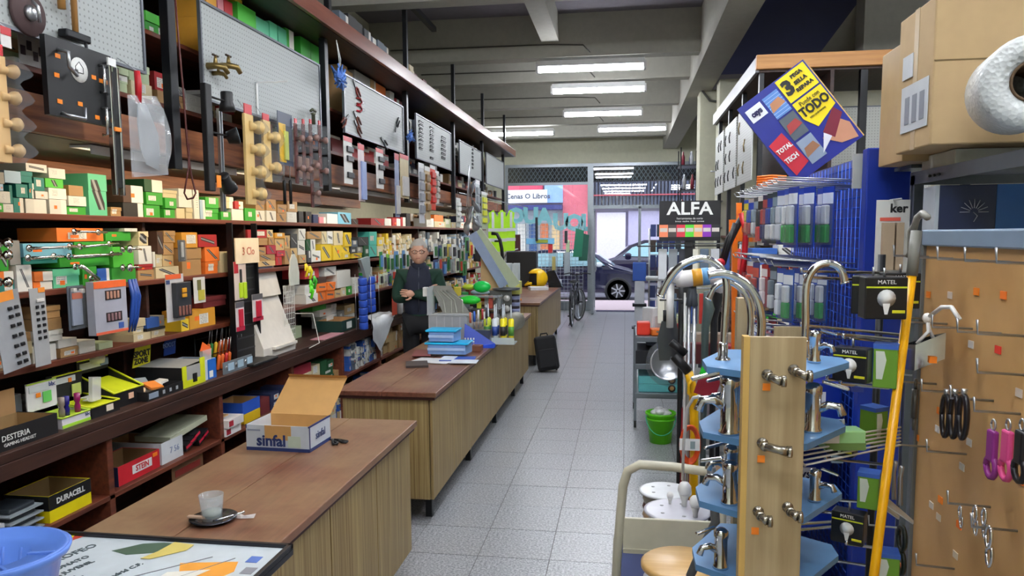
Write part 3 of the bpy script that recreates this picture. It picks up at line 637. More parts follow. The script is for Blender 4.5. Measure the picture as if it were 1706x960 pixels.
# bag with red handle
y, z = yz(228, 118, -2.0); t = thing('bagged_trowel', 'red handled tool wrapped in a clear crumpled plastic bag', 'tool', (-2.0, y, z))
MB().tube([(0, 0, 0), (0, .005, -.05), (0, 0, -.13)], [.012, .014, .012], 8).build('handle', M_red, t)
poly = [(-.05, -.13), (.06, -.13), (.2, -.25), (.21, -.33), (.18, -.42), (.02, -.4), (-.05, -.33), (-.07, -.22)]
hang_wire(t); MB().prism([(a*.5+.02, b*.92-.01) for a, b in poly], .004, FY(-.002)).build('blade', mat('a8acb0', .35, .5), t)
b = MB(); R2 = random.Random(3); N = 14; vs = []; fs = []
for s_ in (-1, 1):
    for i in range(N):
        for j in range(N):
            u, v = i/(N-1), j/(N-1); e = min(1, 4*min(u, 1-u, v, 1-v))
            yy = -.07+.29*u*(.55+.45*math.sin(min(1, v+.12)*math.pi*.75)); zz = -.11-.33*v+.03*u
            vs.append((s_*(.035*e+R2.uniform(-.01, .01)*e), yy, zz))
for s_ in (0, 1):
    for i in range(N-1):
        for j in range(N-1):
            k = s_*N*N+i*N+j; fs.append((k, k+1, k+N+1, k+N))
b.add(vs, fs, 0, True).build('plastic_bag', glassy('e4e8ec', .08, .28, 'crumpled_film'), t)
# brown cord
pts = [(-2.07, yz(292, 0, -2.07)[0], yz(292, 0, -2.07)[1])]
for px, py in ((297, 60), (305, 150), (312, 240), (318, 290), (326, 322), (322, 330), (312, 332), (307, 322), (314, 280), (315, 240)):
    q = U(px, py, 0, -2.07); pts.append(tuple(q))
tag(MB().tube(pts, .0045, 6).build('cord', mat('5a2320', .5)), 'dark red cord looping down past the first black post', 'cord')
# black lamp stand with spot lamps
ya, zt = yz(336, 137, -2.0); zb = yz(345, 318, -2.0)[1]; t = thing('lamp_display', 'black upright bar with three black swivel spot lamps', 'lamp', (-2.0, ya+.03, zt))
MB().box(-.015, .015, -.025, .03, zb-zt, 0).build('bar', M_black, t, .004)
for (px, py), k in zip(((378, 170), (384, 228), (378, 305)), (0, 1, 2)):
    y, z = yz(px, py, -2.0); y -= ya+.03; z -= zt
    MB().tube([(0, .01, z), (0, y-.02, z)], .006, 6).build('arm', M_black, t)
    if k == 1:
        e = MB().lathe([(.0001, -.03), (.03, -.025), (.042, .02), (.044, .03)], (.01, y, z), 16, M=Matrix.Rotation(1.3, 4, 'Y') @ Matrix.Rotation(-.5, 4, 'X')).build('spot_head', M_black, t)
        MB().lathe([(.0001, .028), (.042, .028), (.042, .031), (.0001, .031)], (.01, y, z), 16, M=Matrix.Rotation(1.3, 4, 'Y') @ Matrix.Rotation(-.5, 4, 'X')).build('lens', mat('bcd3dc', .2), e)
    else:
        MB().lathe([(.0001, .05), (.028, .05), (.03, .045), (.03, .0), (.038, -.02), (.04, -.045), (.0001, -.045)], (.0, y, z), 16, M=Matrix.Rotation(0 if k == 0 else .8, 4, 'X')).build('spot_head', M_black, t)
MB().box(.016, .018, .035, .075, zb-zt+.02, zb-zt+.08).build('price_tag', M_orange, t)
ya, zt = yz(366, 180, -2.04); zb = yz(372, 352, -2.04)[1]
tag(MB((-2.05, ya, zt)).box(-2.06, -2.045, ya, ya+.008, zb, zt).box(-2.06, -2.045, ya+.024, ya+.032, zb, zt).box(-2.06, -2.055, ya+.008, ya+.024, zb, zt).build('metal_profile', M_steel), 'bright metal channel hanging behind the spot lamps', 'rail')
# cards hanging from the near edge of the second board
card('tool_card', 'yellow and navy tool card hanging between the peg racks and the film strips', 'card', 462, 188, 486, 275, -2.04, '3a4358', [('backing', .05, .22, .5, .95, 'e0b22c', .002), ('tool', .35, .35, .6, .9, 'd8e05a', .012), ('film', .3, .25, .95, .92, 'film', .014)])
for k, px in enumerate((472, 482)):
    y, zt = yz(px, 262, -2.06); zb = yz(px, 340, -2.06)[1]; zm = yz(px, 300, -2.06)[1]
    t = thing('screwdriver', ['long black-handled screwdriver nearer the peg racks', 'long black-handled screwdriver nearer the film strips'][k], 'screwdriver', (-2.06, y, zt))
    MB().tube([(0, 0, 0), (0, 0, zm-zt)], .003, 6).build('shaft', M_steel, t); MB().tube([(0, 0, zm-zt), (0, 0, zm-zt-.01), (0, 0, zb-zt)], [.006, .011, .01], 8).build('handle', M_black, t)
for k, (px, py0, py1) in enumerate(((490, 205, 305), (503, 206, 308), (515, 206, 345), (530, 208, 310))):
    ya, zt = yz(px, py0, -2.03); zb = yz(px, py1, -2.03)[1]; h = zt-zb; n = 3 if k == 2 else 2
    t = thing('knob_pack', ['leftmost', 'second', 'third and longest', 'rightmost'][k]+' hanging strip of film-wrapped brown turned knobs', 'pack', (-2.03, ya, zt))
    MB().box(-.006, 0, 0, .045, -h, 0).build('backing_board', mat('6d3a34', .6), t)
    MB().box(-.003, .003, .005, .035, .002, .03).build('header_card', M_red, t); hang_wire(t, .02, .03)
    for i in range(n):
        z = -h*(i+.5)/n
        MB().lathe([(.0001, 0), (.014, 0), (.01, .02), (.024, .035), (.02, .05), (.0001, .055)], (0, .022, z), 10, M=Matrix.Rotation(math.pi/2, 4, 'Y')).build('knob', mat('8a6a62', .4), t)
        MB().lathe([(.02, -h/n*.46), (.034, -h/n*.38), (.016, 0), (.034, h/n*.38), (.02, h/n*.46)], (.025, .022, z), 10).build('plastic_wrap', M_film, t)
# blue net bundles at posts
for k, (px, py, s_) in enumerate(((566, 128, 1.), (684, 228, .75))):
    y, z = yz(px, py, -2.0); t = thing('net_bundle', ['large', 'small'][k]+' blue net bundle tied with white string under the deck edge', 'bundle', (-2.0, y, z))
    b = MB(); r3 = random.Random(k)
    for i in range(16):
        a = [Vector((r3.gauss(0, .02), r3.gauss(0, .04), r3.gauss(0, .04)))*s_ for _ in range(4)]; b.tube(a, .008*s_, 5)
    b.build('net', mat('5b87d6', .5), t)
    MB().sph((0, 0, 0), .05*s_, 10, sc=(.6, 1, 1.1)).build('core', mat('4a72c4', .6), t)
    MB().tube([(0, -.0, .04*s_), (.01, -.03, .12), (.0, -.045, .24 if k == 0 else .16)], .003, 4).tube([(0, .01, .04*s_), (.01, .0, .12), (.0, -.045, .24 if k == 0 else .16)], .003, 4).build('string', M_white, t)
# strips under the third board
for k, (a, b_, c, d, cc) in enumerate(((572, 586, 228, 306, 'd8d6d2'), (596, 606, 240, 335, 'd9c6c8'), (626, 638, 248, 314, 'dcdad6'), (657, 664, 256, 362, '8f98b8'), (666, 680, 258, 330, 'cdb98c'))):
    t = card('hanging_strip', ['white hook strip nearest the third post', 'pale long strip with blue tube', 'white hook strip under the pliers board', 'narrow blue strip under the pliers board', 'tan brush strip beside the narrow blue strip'][k], 'strip', a, c, b_, d, -2.06, cc,
        [('header', 0, 0, 1, .1, 'cc3038', .002)]+([('hook', .3, y, 1.0, y+.12, '2c2c30', .015) for y in (.2, .4, .75)] if k in (0, 2) else [('tube', .35, .3, 1.1, .97, '8fa0cc', .015)] if k == 1 else [('item', .2, .5, .9, .95, 'c8c4c0', .015)]))
for k, (a, b_, c, d, cc) in enumerate(((697, 706, 272, 372, 'cfcfd4'), (707, 716, 278, 366, 'c9b088'), (716, 725, 276, 350, 'e04028'), (725, 731, 285, 340, 'c8c6be'), (760, 767, 330, 378, 'e2e6e0'), (792, 799, 300, 385, 'b9c0c4'), (802, 811, 320, 382, 'a9b09c'))):
    card('hanging_strip', ['silver strip of chains beside the fourth post', 'tan strip of brushes beside the silver chains', 'bright red long strip below the hinge board', 'thin pale strip right of the red strip', 'white narrow card above the middle shelf end', 'silver strip beside the bunch of sieves', 'grey green strip left of the vests'][k], 'strip', a, c, b_, d, -2.05 if k < 4 else -1.9, cc, [('header', 0, 0, 1, .08, 'e8e8e8', .002)]+[('item', .15, y, .85, y+.13, ['9a9ca4', '8c6a3c', 'c83020', 'b8b6ae', 'f0f0ec', '8a9096', 'd4d43c'][k], .02) for y in (.15, .32, .5, .7)])
# board goods: taps, bracket, funnel
def tap(px, py, lab, s=1.):
    y, z = yz(px, py, -2.08); t = thing('brass_tap', lab, 'tap', (-2.088, y, z))
    MB().tube([(0, 0, 0), (.05*s, 0, 0), (.08*s, .02*s, -.005), (.085*s, .045*s, -.03*s)], [.018*s, .016*s, .015*s, .013*s], 8).build('body', M_brass, t)
    MB().tube([(.045*s, 0, .0), (.045*s, 0, .05*s)], [.014*s, .006*s], 8).build('stem', M_brass, t)
    MB().tube([(.045*s, -.025*s, .05*s), (.045*s, .025*s, .05*s)], .006*s, 6).build('handle', mat('4a3a32', .5, .5), t)
tap(348, 110, 'brass tap at the left of the large perforated board'); tap(370, 110, 'brass tap right of its twin on the large perforated board'); tap(357, 122, 'small brass fitting below the two taps', .7)
y, z = yz(430, 155, -2.08); t = thing('shelf_bracket', 'thin white shelf bracket on the large perforated board', 'bracket', (-2.085, y, z))
MB().box(-.002, .004, -.012, .0, -.12, .06).box(-.002, .19, -.012, -.008, .052, .06).build('bracket', M_white, t)
y, z = yz(516, 192, -2.08); t = thing('tap_fitting', 'grey valve hung at the lower right of the large perforated board', 'valve', (-2.085, y, z))
MB().lathe([(.0001, -.06), (.014, -.06), (.012, .0), (.02, .01), (.0001, .02)], (.03, 0, 0), 10).build('body', mat('5c5f4c', .4, .6), t); MB().tube([(.03, -.04, .02), (.03, -.01, .035), (.03, .04, .03)], .01, 6).build('lever', mat('5c5f4c', .4, .6), t)
# pliers on board three
def pliers(px, py, lab, c, rot, s=1.):
    y, z = yz(px, py, -2.075); t = thing('pliers', lab, 'pliers', (-2.08, y, z)); t.rotation_euler = (rot, 0, 0)
    for q in (-1, 1):
        MB().tube([(0, q*.004, 0), (0, q*.018*s, -.03*s), (0, q*.016*s, -.09*s)], [.005*s, .007*s, .005*s], 6).build('grip', mat(c, .4), t)
    MB().prism([(-.01*s, 0), (.01*s, 0), (.007*s, .05*s), (0, .055*s), (-.007*s, .05*s)], .006, FY(-.003)).build('jaw', M_blackmetal, t)
for k, (px, py, rot, c) in enumerate(((594, 145, .9, '7a2a22'), (604, 170, -1.5, '9a2a26'), (604, 182, -1.5, 'b02030'), (578, 198, -1.0, '6a3428'), (595, 195, 1.0, '6e3a2c'), (596, 210, 1.0, '6e3a2c'), (662, 212, 2.4, '23262c'), (640, 235, 1.2, '3c4046'))):
    pliers(px, py, ['dark red pliers at the top', 'red long-nose pliers, upper of a level pair', 'bright red long-nose pliers, lower of a level pair', 'brown curled-grip pliers nearest the post', 'brown curled-grip pliers, middle of the cluster', 'brown curled-grip pliers, lowest of the cluster', 'black pliers at the right edge', 'grey sheathed pliers at the bottom right'][k]+' of the third board', c, rot, 1.25)
# hinges and catches
def rows_of(px0, px1, py0, py1, nx, ny, what, lab, c, w, h, slope):
    t = None
    for i in range(nx):
        for j in range(ny):
            u, v = (i+.5)/nx, (j+.5)/ny
            if R.random() < .12: continue
            px = px0+(px1-px0)*u; py = py0+(py1-py0)*v+slope*(px-px0)
            y, z = yz(px, py, -2.08); s_ = R.uniform(.75, 1.1)
            t = thing(what, f'{lab}, {nth(j)} down, {nth(i)} column', what.replace('_', ' ').split()[-1], (-2.087, y, z), group=lab)
            MB().box(0, .006, -w*s_, -.002, -h, h).build('leaf', mat(c, .4, .5), t); MB().box(0, .006, .002, w*s_, -h, h).build('leaf', mat(c, .4, .5), t)
            MB().tube([(.008, -w*s_, h*.7), (.008, w*s_, h*.7)], .004, 6).build('pin', mat(c, .4, .5), t)
rows_of(693, 729, 196, 252, 2, 9, 'strap_fitting', 'black strap hinge on fourth board', '25262a', .075, .012, .55)
rows_of(731, 748, 222, 262, 1, 6, 'strap_fitting', 'longer black hinge on fourth board', '25262a', .1, .014, .55)
rows_of(785, 791, 240, 288, 1, 8, 'cabinet_fitting', 'small black catch on the fifth board', '232428', .05, .014, .3)
# bunch of sieves and bags near board five
y, z = yz(782, 325, -1.85); t = thing('sieve_bunch', 'bunch of shiny sieves and bagged ladles hanging before the far shelf end', 'bunch', (-1.85, y, z+.25)); MB().tube([(0, 0, -.1), (0, 0, 2.29-z-.25)], .004, 5).build('hang_wire', M_steel, t)
r4 = random.Random(9)
for i in range(9):
    a, b_ = r4.uniform(-.25, .3), r4.uniform(-.65, -.1)
    MB().lathe([(.0001, 0), (.06, .01), (.09, .04), (.092, .045)], (r4.uniform(-.05, .05), a, b_), 12, M=Matrix.Rotation(r4.uniform(.8, 2.2), 4, 'Y') @ Matrix.Rotation(r4.uniform(-.6, .6), 4, 'X'), sx=1, sy=r4.uniform(.7, 1.2)).build('sieve', mat('aab0b6', .25, .6), t)
    MB().tube([(0, a, b_+.04), (0, a*.3, .02+b_*.2), (0, a*.1, .1)], .005, 4).build('handle', M_steel, t)
# goods hung from the edge of the second shelf
card('hardware_strip', 'wide grey card strip of black fixings at the far left, leaning outward', 'strip', -18, 486, 30, 622, -2.5, '9fa3a8', [('print', .1, .0, .8, .12, 'ff9a3c', .001)]+[('fixing', x, y, x+.14, y+.045, '1c1d22', .008) for y in (.2, .3, .42, .55, .68, .8, .9) for x in (.5, .74)], tilt=.13)
card('hardware_strip', 'narrow grey card strip of black fixings hanging straight', 'strip', 48, 480, 74, 612, -2.55, 'a8abae', [('price_tag', .55, 0, .98, .06, 'ff9a3c', .002), ('item', .35, .14, .85, .18, 'd8d8d8', .008)]+[('fixing', x, y, x+.18, y+.04, '1c1d22', .006) for y in (.22, .3, .38, .46, .54, .62) for x in (.3, .66)], tilt=.03)
card('blister_pack', 'clear blister pack of tubes between the fixing strip and the bit set', 'pack', 111, 476, 138, 550, -2.55, '5a6270', [('label', .15, .12, .8, .9, 'a8b4cc', .01), ('print', .15, .16, .8, .3, 'e0724c', .002, .01), ('cap', .2, .05, .4, .14, 'e8e8e8', .02), ('cap', .7, .08, .9, .18, 'e8e8e8', .02), ('blister', .1, .03, .95, .97, 'film', .025)])
card('screwdriver_set_box', 'orange and grey boxed screwdriver set hanging in front of the third shelf', 'box', 155, 468, 209, 556, -2.48, 'a3a6b4', [('band', 0, 0, 1, .13, 'ec6c34', .002), ('window', .33, .18, .82, .36, '2b2326', .002), ('window', .33, .6, .82, .78, '2b2326', .002), ('band', 0, .95, 1, 1, 'e06848', .002)]+[('handle', .36+.11*i, .2, .42+.11*i, .34, 'b88a78', .006) for i in range(4)]+[('handle', .36+.11*i, .62, .42+.11*i, .76, '8a6a70', .006) for i in range(4)]+[('print', .7, .82, .86, .93, '3a5aa8', .002)], .04)
y, zt = yz(212, 466, -2.5)
t = thing('clamp', 'blue plastic spring clamps hanging beside the orange screwdriver set', 'clamp', (-2.5, y, zt))
for k, yy in enumerate((.015, .04, .06)):
    MB().tube([(0, yy, 0), (.01, yy+.01, -.09), (.0, yy, -.2), (-.01, yy-.012, -.27)], [.008, .012, .01, .004], 6).build('jaw', mat('20479c', .35), t)
card('bit_set', 'black bit set on a white and orange card hanging under the second shelf', 'pack', 275, 457, 305, 536, -2.52, 'c4c4c8', [('header', 0, 0, .85, .1, 'e86838', .002), ('case', .3, .18, 1.15, .92, '2c2f36', .03), ('clip', .6, .3, .85, .4, 'd89a20', .006, .03), ('clip', .6, .42, .85, .5, 'd89a20', .006, .03)]+[('bit', .38+.19*i, .68, .48+.19*i, .88, '8a5a50', .006, .03) for i in range(4)]+[('tab', .02, .12, .2, .2, '3a4a78', .004)])
card('tool_card', 'small white picture card hanging under the second shelf beside the black rack', 'card', 322, 462, 341, 505, -2.55, 'd4d4d0', [('picture', .3, .1, .6, .5, '6a6a40', .004), ('picture', .35, .5, .9, .9, 'b8b040', .004)])
card('blister_pack', 'slim clear pack hanging in front of the orange carton pile', 'pack', 296, 400, 308, 436, -2.56, '55585e', [('tool', .35, .1, .6, .8, 'c4c8cc', .01), ('film', .1, .04, .9, .95, 'film', .014)])
# towel bars and handles mounted on the green cartons
def bar_on(px0, py0, px1, py1, lab, r=.006):
    a = U(px0, py0, 0, -2.56); b_ = U(px1, py1, 0, -2.56); t = thing('towel_bar', lab, 'towel bar', a)
    d = b_-a; MB().tube([(0, 0, 0), tuple(d)], r, 8).build('bar', M_chrome, t)
    for q in (.06, .94):
        c = d*q; MB().tube([tuple(c), (c.x-.04, c.y, c.z)], r*1.2, 8).lathe([(.0001, 0), (.016, 0), (.016, .006), (.0001, .006)], (c.x-.042, c.y, c.z), 12, M=Matrix.Rotation(math.pi/2, 4, 'Y')).build('mount', M_chrome, t)
bar_on(57, 414, 133, 411, 'long chrome towel bar fixed to the light blue box'); bar_on(142, 411, 197, 406, 'chrome towel bar fixed to the green box right of the blue one')
bar_on(57, 430, 105, 427, 'short chrome towel bar on the green box under the blue one'); bar_on(122, 428, 202, 423, 'long steel bar on the large green box', .008)
bar_on(133, 386, 178, 387, 'chrome bar on the orange box at the top of the second shelf'); bar_on(136, 443, 165, 466, 'slanted steel handle on the green box above the shelf edge', .009)
for k, (px, py) in enumerate(((212, 415), (212, 446), (8, 405), (8, 425), (8, 470))):
    q = U(px, py, 0, -2.57); t = thing('lever_knob', ['lever handle on the upper right green box', 'lever handle on the lower right green box', 'steel door knob on the leftmost green box', 'darker door knob on the leftmost green box', 'bright door knob on the teal box at the left edge'][k], 'door handle', q)
    MB().lathe([(.0001, -.03), (.018, -.03), (.018, -.022), (.007, -.018), (.007, .0), (.02, .008), (.022, .02), (.0001, .028)], n=12, M=Matrix.Rotation(math.pi/2, 4, 'Y')).build('rose', M_chrome, t)
    if k < 2: MB().tube([(.01, 0, 0), (.015, .06, 0), (.01, .1, -.005)], .006, 6).build('lever', M_chrome, t)
# ---------------- goods on the dark ledge ----------------
def lg(px, py): return U(px, py, 2, .92)
def open_box(name, lab, x, y, z, sx, sy, sz, c, cin='b48a5c', rz=0, back=None, lipc=None, group=None, printc=None):
    "open-topped carton: base centre x,y,z; walls as parts"
    t = thing(name, lab, 'box', (x, y, z), rz, group); k = .004; m = [mat(c, .5), mat(cin, .7)]
    a, b = sx/2, sy/2
    def wall(n, x0, x1, y0, y1, h):
        MB().box(x0, x1, y0, y1, 0, h).build(n, m[0], t)
    wall('side_panel', a-k, a, -b, b, sz); wall('side_panel', -a, -a+k, -b, b, back or sz); wall('side_panel', -a+k, a-k, -b, -b+k, sz); wall('side_panel', -a+k, a-k, b-k, b, sz)
    MB().box(-a+k, a-k, -b+k, b-k, 0, k).box(-a+k, -a+k+.002, -b+k, b-k, k, (back or sz)-.002).box(a-k-.002, a-k, -b+k, b-k, k, sz-.002).box(-a+k, a-k, b-k-.002, b-k, k, sz-.002).box(-a+k, a-k, -b+k, -b+k+.002, k, sz-.002).build('lining', m[1], t)
    return t
FX = lambda x=0, y=0, z=0: frame((x, y, z), (0, 1, 0), (0, 0, 1))
# black gaming box
t = open_box('open_black_box', 'black open box with cardboard flap and white print at the near end of the ledge', -2.58, 2.71, .92, .2, .42, .09, '1b1b1e', '9a7a4e')
MB().box(-.1, -.095, -.1, .2, .08, .2).build('flap', M_kraft, t); MB().box(-.05, .03, -.05, .14, .005, .05).build('contents', M_black, t, .01)
text('DESTERIA', .034, FX(.1006, -.02, .05), M_white, t); text('GAMING HEADSET', .02, FX(.1006, .0, .022), M_white, t)
t = tag(MB((-2.75, 2.85, .92)).box(-2.76, -2.75, 2.76, 2.86, .921, 1.12, M=None).box(-2.748, -2.744, 2.77, 2.85, .97, 1.08, 1).build('orange_pack', [mat('e8692a', .5), M_black]), 'orange and black pack standing behind the black open box', 'pack')
tag(MB((-2.75, 2.99, .92)).box(-2.8, -2.74, 2.93, 3.02, .921, 1.07).build('white_pack', mat('cdd6da', .5), bevel=.004), 'plain pale pack behind the white marker display', 'pack')
def tray_display(name, lab, y, w, x0, d, hf, hb, c, cin, back, bc, rz=0, tx=None):
    t = thing(name, lab, 'display', (x0, y, .92), rz)
    b = MB(); h = w/2
    b.add([(0, -h, 0), (0, h, 0), (-d, h, 0), (-d, -h, 0), (0, -h, hf), (0, h, hf), (-d, h, hb), (-d, -h, hb)], [(0, 1, 5, 4), (1, 2, 6, 5), (2, 3, 7, 6), (3, 0, 4, 7), (0, 3, 2, 1)])
    b.build('tray_shell', mat(c, .45), t)
    MB().add([(-.006, -h+.006, hf-.006), (-.006, h-.006, hf-.006), (-d+.006, h-.006, hb*.75), (-d+.006, -h+.006, hb*.75)], [(0, 1, 2, 3)]).build('tray_liner', mat(cin, .5), t)
    e = .005
    MB().tube([(0, -h, hf), (-d, -h, hb)], e, 4).tube([(0, h, hf), (-d, h, hb)], e, 4).tube([(0, -h, hf), (0, h, hf)], e, 4).build('rim', mat(cin, .5), t)
    MB().box(-d-.006, -d, -h, h, 0, back).build('back_card', mat(bc, .5), t)
    MB().box(-d, -d+.004, -h*.85, h*.5, back*.78, back*.92).build('title_print', mat('d4d8dc', .5), t); MB().box(-d, -d+.003, -h, h, back*.97, back).build('edge_print', mat(cin, .5), t)
    return t, h
t, h = tray_display('marker_display', 'white and lime cardboard display holding a silver, a navy and a magenta bottle', 3.06, .18, -2.5, .17, .05, .07, 'dedce2', 'b4d63a', .2, 'e4e0e4')
MB().box(0, .002, -h, h, .002, .016).build('lime_band', mat('a6dc3c', .5), t); text('bbc', .022, FX(.003, .07, .035), mat('2a3a6a'), t)
MB().box(-.166, -.163, .0, .05, .1, .15).build('lime_patch', mat('6fd068', .5), t); MB().box(-.166, -.163, -.04, -.015, .13, .15).build('price_tag', M_orange, t); text('bbc', .03, FX(-.165, .06, .178), mat('2a3a8a'), t)
for k, (yy, c) in enumerate(((-.04, '8a7d74'), (-.01, '241f78'), (.06, '8c1a5a'))):
    tag(MB((-2.55, 3.06+yy, .975)).lathe([(.0001, 0), (.013, 0), (.014, .03), (.009, .045), (.014, .055), (.014, .09), (.0001, .092)], (-2.54, 3.06+yy, .965), 12).build('pump_bottle', mat(c, .25)), ['silver grey', 'navy blue', 'magenta'][k]+' small bottle standing in the white and lime display', 'bottle')
t, h = tray_display('yellow_tray_display', 'nearer of two black and yellow tray displays on the ledge', 3.26, .2, -2.5, .2, .055, .08, '17181b', 'd8e020', .2, '1d1e22')
MB().box(-.196, -.192, .02, .08, .08, .14).build('round_print', mat('cfd87a', .5), t); MB().box(-.196, -.192, -.0, .02, .155, .175).build('price_tag', M_orange, t); MB().box(.001, .003, .0, .05, .015, .045).build('price_tag', mat('e8dcc8'), t); MB().box(-.1, -.06, -.03, .05, .07, .074).box(-.14, -.1, .0, .07, .074, .078).build('leaflet', M_white, t)
tag(MB((-2.58, 3.25, .98)).prism([(-.03, 0), (.03, 0), (.04, .11), (-.02, .12)], .02, frame((-2.56, 3.25, .99), (0, 1, 0), (0, 0, 1))).build('clear_pouch', glassy('ffffff', .1, .4, 'pouch_film')), 'clear pouch standing in the nearer yellow tray', 'pouch')
t, h = tray_display('yellow_tray_display', 'farther black and yellow tray display, raised behind the other one', 3.48, .23, -2.53, .2, .08, .17, '17181b', 'd8e020', .24, '1d1e22')
MB().box(.001, .003, -.01, .03, .03, .06).build('price_tag', mat('e8b89a'), t); MB().box(-.196, -.192, .05, .11, .19, .225).build('title_print', mat('8aa0c4'), t)
t = card('backing_card', 'black backing card with small white words behind the yellow trays', 'card', 124, 576, 178, 640, -2.76, '15171c', [('pen_print', .4, .35, .5, .7, '3a5a8a', .001)])
w_ = 0
text('D bbc', .04, FX(.001, .05, -.035), M_white, t)
for k in range(5): MB().box(0, .001, -.1, -.03+.01*(k % 2), -.07-.014*k, -.065-.014*k).build('small_print', mat('4a7a9a'), t)
tag(MB((-2.7, 3.5, .92)).lathe([(.0001, 0), (.04, 0), (.045, .03), (.02, .05), (.0001, .052)], (-2.725, 3.5, 1.13), 14).build('white_disc', M_white), 'round white cap glimpsed above the farther yellow tray', 'cap')
t = open_box('black_ledge_tray', 'long low black tray of loose tape rolls and cards on the ledge', -2.6, 3.7, .92, .26, .32, .05, '16171b', '2a2a2e')
for k in range(3): MB().box(.1305, .1315, -.12+.06*k+.09, -.1+.06*k+.09, .015, .035).build('print_mark', mat('9aa0a8'), t)
MB().box(.1305, .132, -.15, -.07, .01, .04).build('print_label', mat('8a98aa'), t)
for k, (dx, dy, r, c, l) in enumerate(((-.04, -.1, .04, 'b08058', 'brown tape roll lying in the low black tray'), (.03, -.13, .035, 'e8c8a0', 'beige tape roll lying in the low black tray'), (-.07, .02, .045, 'a8784c', 'larger tan tape roll lying at the back of the low black tray'))):
    tt = thing('tape_roll', l, 'tape', (-2.6+dx, 3.7+dy*.7, .94)); MB().lathe([(r*.55, 0), (r, 0), (r, .035), (r*.55, .035), (r*.55, 0)], n=16).build('tape', mat(c, .4), tt); MB().lathe([(r*.5, .002), (r*.55, .002), (r*.55, .033), (r*.5, .033), (r*.5, .002)], n=16).build('core', M_kraft, tt)
for k, (dx, dy, a, c) in enumerate(((.05, .02, .4, 'dadbd6'), (.02, .12, -.3, 'e8e6e0'), (.07, -.04, 1.1, 'e88a3a'), (-.02, .0, .8, '9aa4ac'))):
    tag(MB().box(-.035, .035, -.05, .05, 0, .012, 0, Matrix.Rotation(a, 4, 'Z') @ Matrix.Rotation(.2, 4, 'X')).build('loose_card', mat(c, .5), loc=(-2.6+dx, 3.7+dy*.7, .955+.01*k)), ['white', 'cream', 'orange', 'grey'][k]+' loose card lying in the low black tray', 'card')
# grey-topped black and yellow box
t = thing('battery_display_box', 'black box with grey slanted lid and yellow cut-out front on the ledge', 'box', (-2.6, 4.0, .92))
MB().box(-.17, .12, -.13, .1, 0, .12).build('body', mat('141518', .5), t); MB().add([(-.17, -.13, .121), (.12, -.13, .121), (.12, .1, .135), (-.17, .1, .135)], [(0, 1, 2, 3)]).build('lid', mat('9a9b98', .5), t)
MB().box(.12, .124, -.13, -.09, 0, .125).box(.12, .124, .05, .1, 0, .15).box(.12, .124, -.09, .05, 0, .04).build('yellow_front', mat('d6de1c', .5), t); MB().box(.1205, .123, -.09, .05, .04, .12).build('grey_window', mat('a4a5a2', .5), t)
MB().box(.123, .127, -.03, .01, .02, .07).build('black_print', M_black, t)
t = open_box('blue_white_box', 'blue and white open box with a bagged item beside the yellow-fronted box', -2.6, 4.18, .92, .22, .13, .12, 'c8d4e0', '8898a8')
MB().box(.111, .114, -.03, .06, .0, .12).build('blue_front', mat('1f6ac8', .5), t); MB().box(.114, .116, -.02, .02, .01, .05).build('white_print', M_white, t)
t = thing('bagged_part', 'orange-headed clear bag leaning in the blue and white box', 'bag', (-2.52, 4.17, 1.0)); 
MB().prism([(-.04, 0), (.04, 0), (.05, .1), (-.05, .1)], .02, FX()).build('plastic_bag', glassy('ffffff', .1, .35, 'bag_film'), t); MB().prism([(-.06, .1), (.045, .06), (.06, .1), (-.03, .15)], .004, FX(.01)).build('header_card', mat('f06a28'), t)
# yellow and blue standing cards
t = thing('sign_card', 'yellow card printed with heavy black lettering standing on the ledge', 'sign', (-2.76, 3.92, 1.04)); MB().prism([(-.09, 0), (.07, 0), (.1, .2), (-.03, .2)], .003, FX()).build('card', mat('dcd81e', .5), t)
text('SPORT', .05, FX(.004, 0, .07), M_black, t, bold=.002); text('ZONE', .045, FX(.004, -.01, .03), M_black, t, bold=.002); MB().box(.003, .005, .03, .05, .15, .16).build('hang_hole', mat('a8702a'), t)
t = thing('sign_card', 'blue card with pale lettering standing right of the yellow one', 'sign', (-2.77, 4.2, 1.06)); MB().prism([(-.06, 0), (.06, 0), (.09, .2), (-.02, .2)], .003, FX()).build('card', mat('1c4aa4', .5), t); text('BOOST', .04, FX(.004, .0, .06), mat('9ab8e8'), t)
# screwdriver rack
t = thing('screwdriver_rack', 'black wire rack behind the orange-handled screwdrivers', 'rack', (-2.62, 4.56, .92))
MB().box(-.12, .03, -.17, .17, 0, .006).box(-.1, -.095, -.16, .16, .2, .205).box(-.02, -.015, -.16, .16, .1, .105).tube([(-.1, -.16, 0), (-.1, -.16, .22)], .004, 5).tube([(-.1, .16, 0), (-.1, .16, .22)], .004, 5).tube([(-.018, -.16, 0), (-.018, -.16, .105)], .004, 5).tube([(-.018, .16, 0), (-.018, .16, .105)], .004, 5).build('frame', M_blackmetal, t)
for k in range(14):
    i, j = k % 7, k//7; c = ['e06a2c', 'e06a2c', 'c02a2a', 'e06a2c', '1f7a3a', 'e0b02c', 'e06a2c'][(i+3*j) % 7]
    t = thing('screwdriver', f'{dict(e06a2c="orange", c02a2a="red", e0b02c="yellow").get(c, "green")} handled screwdriver, {nth(i)} in the {["front", "back"][j]} row of the wire rack', 'screwdriver', (-2.6-.07*j+.012, 4.43+.045*i, .925+.07*j)); t.rotation_euler = (R.uniform(-.12, .12), .12, 0)
    MB().tube([(0, 0, 0), (0, 0, .01), (0, 0, .05), (0, 0, .09), (0, 0, .1)], [.008, .013, .011, .013, .006], 8).build('handle', mat(c, .35), t); MB().tube([(0, 0, .1), (0, 0, .2)], .003, 5).build('shaft', M_steel, t)
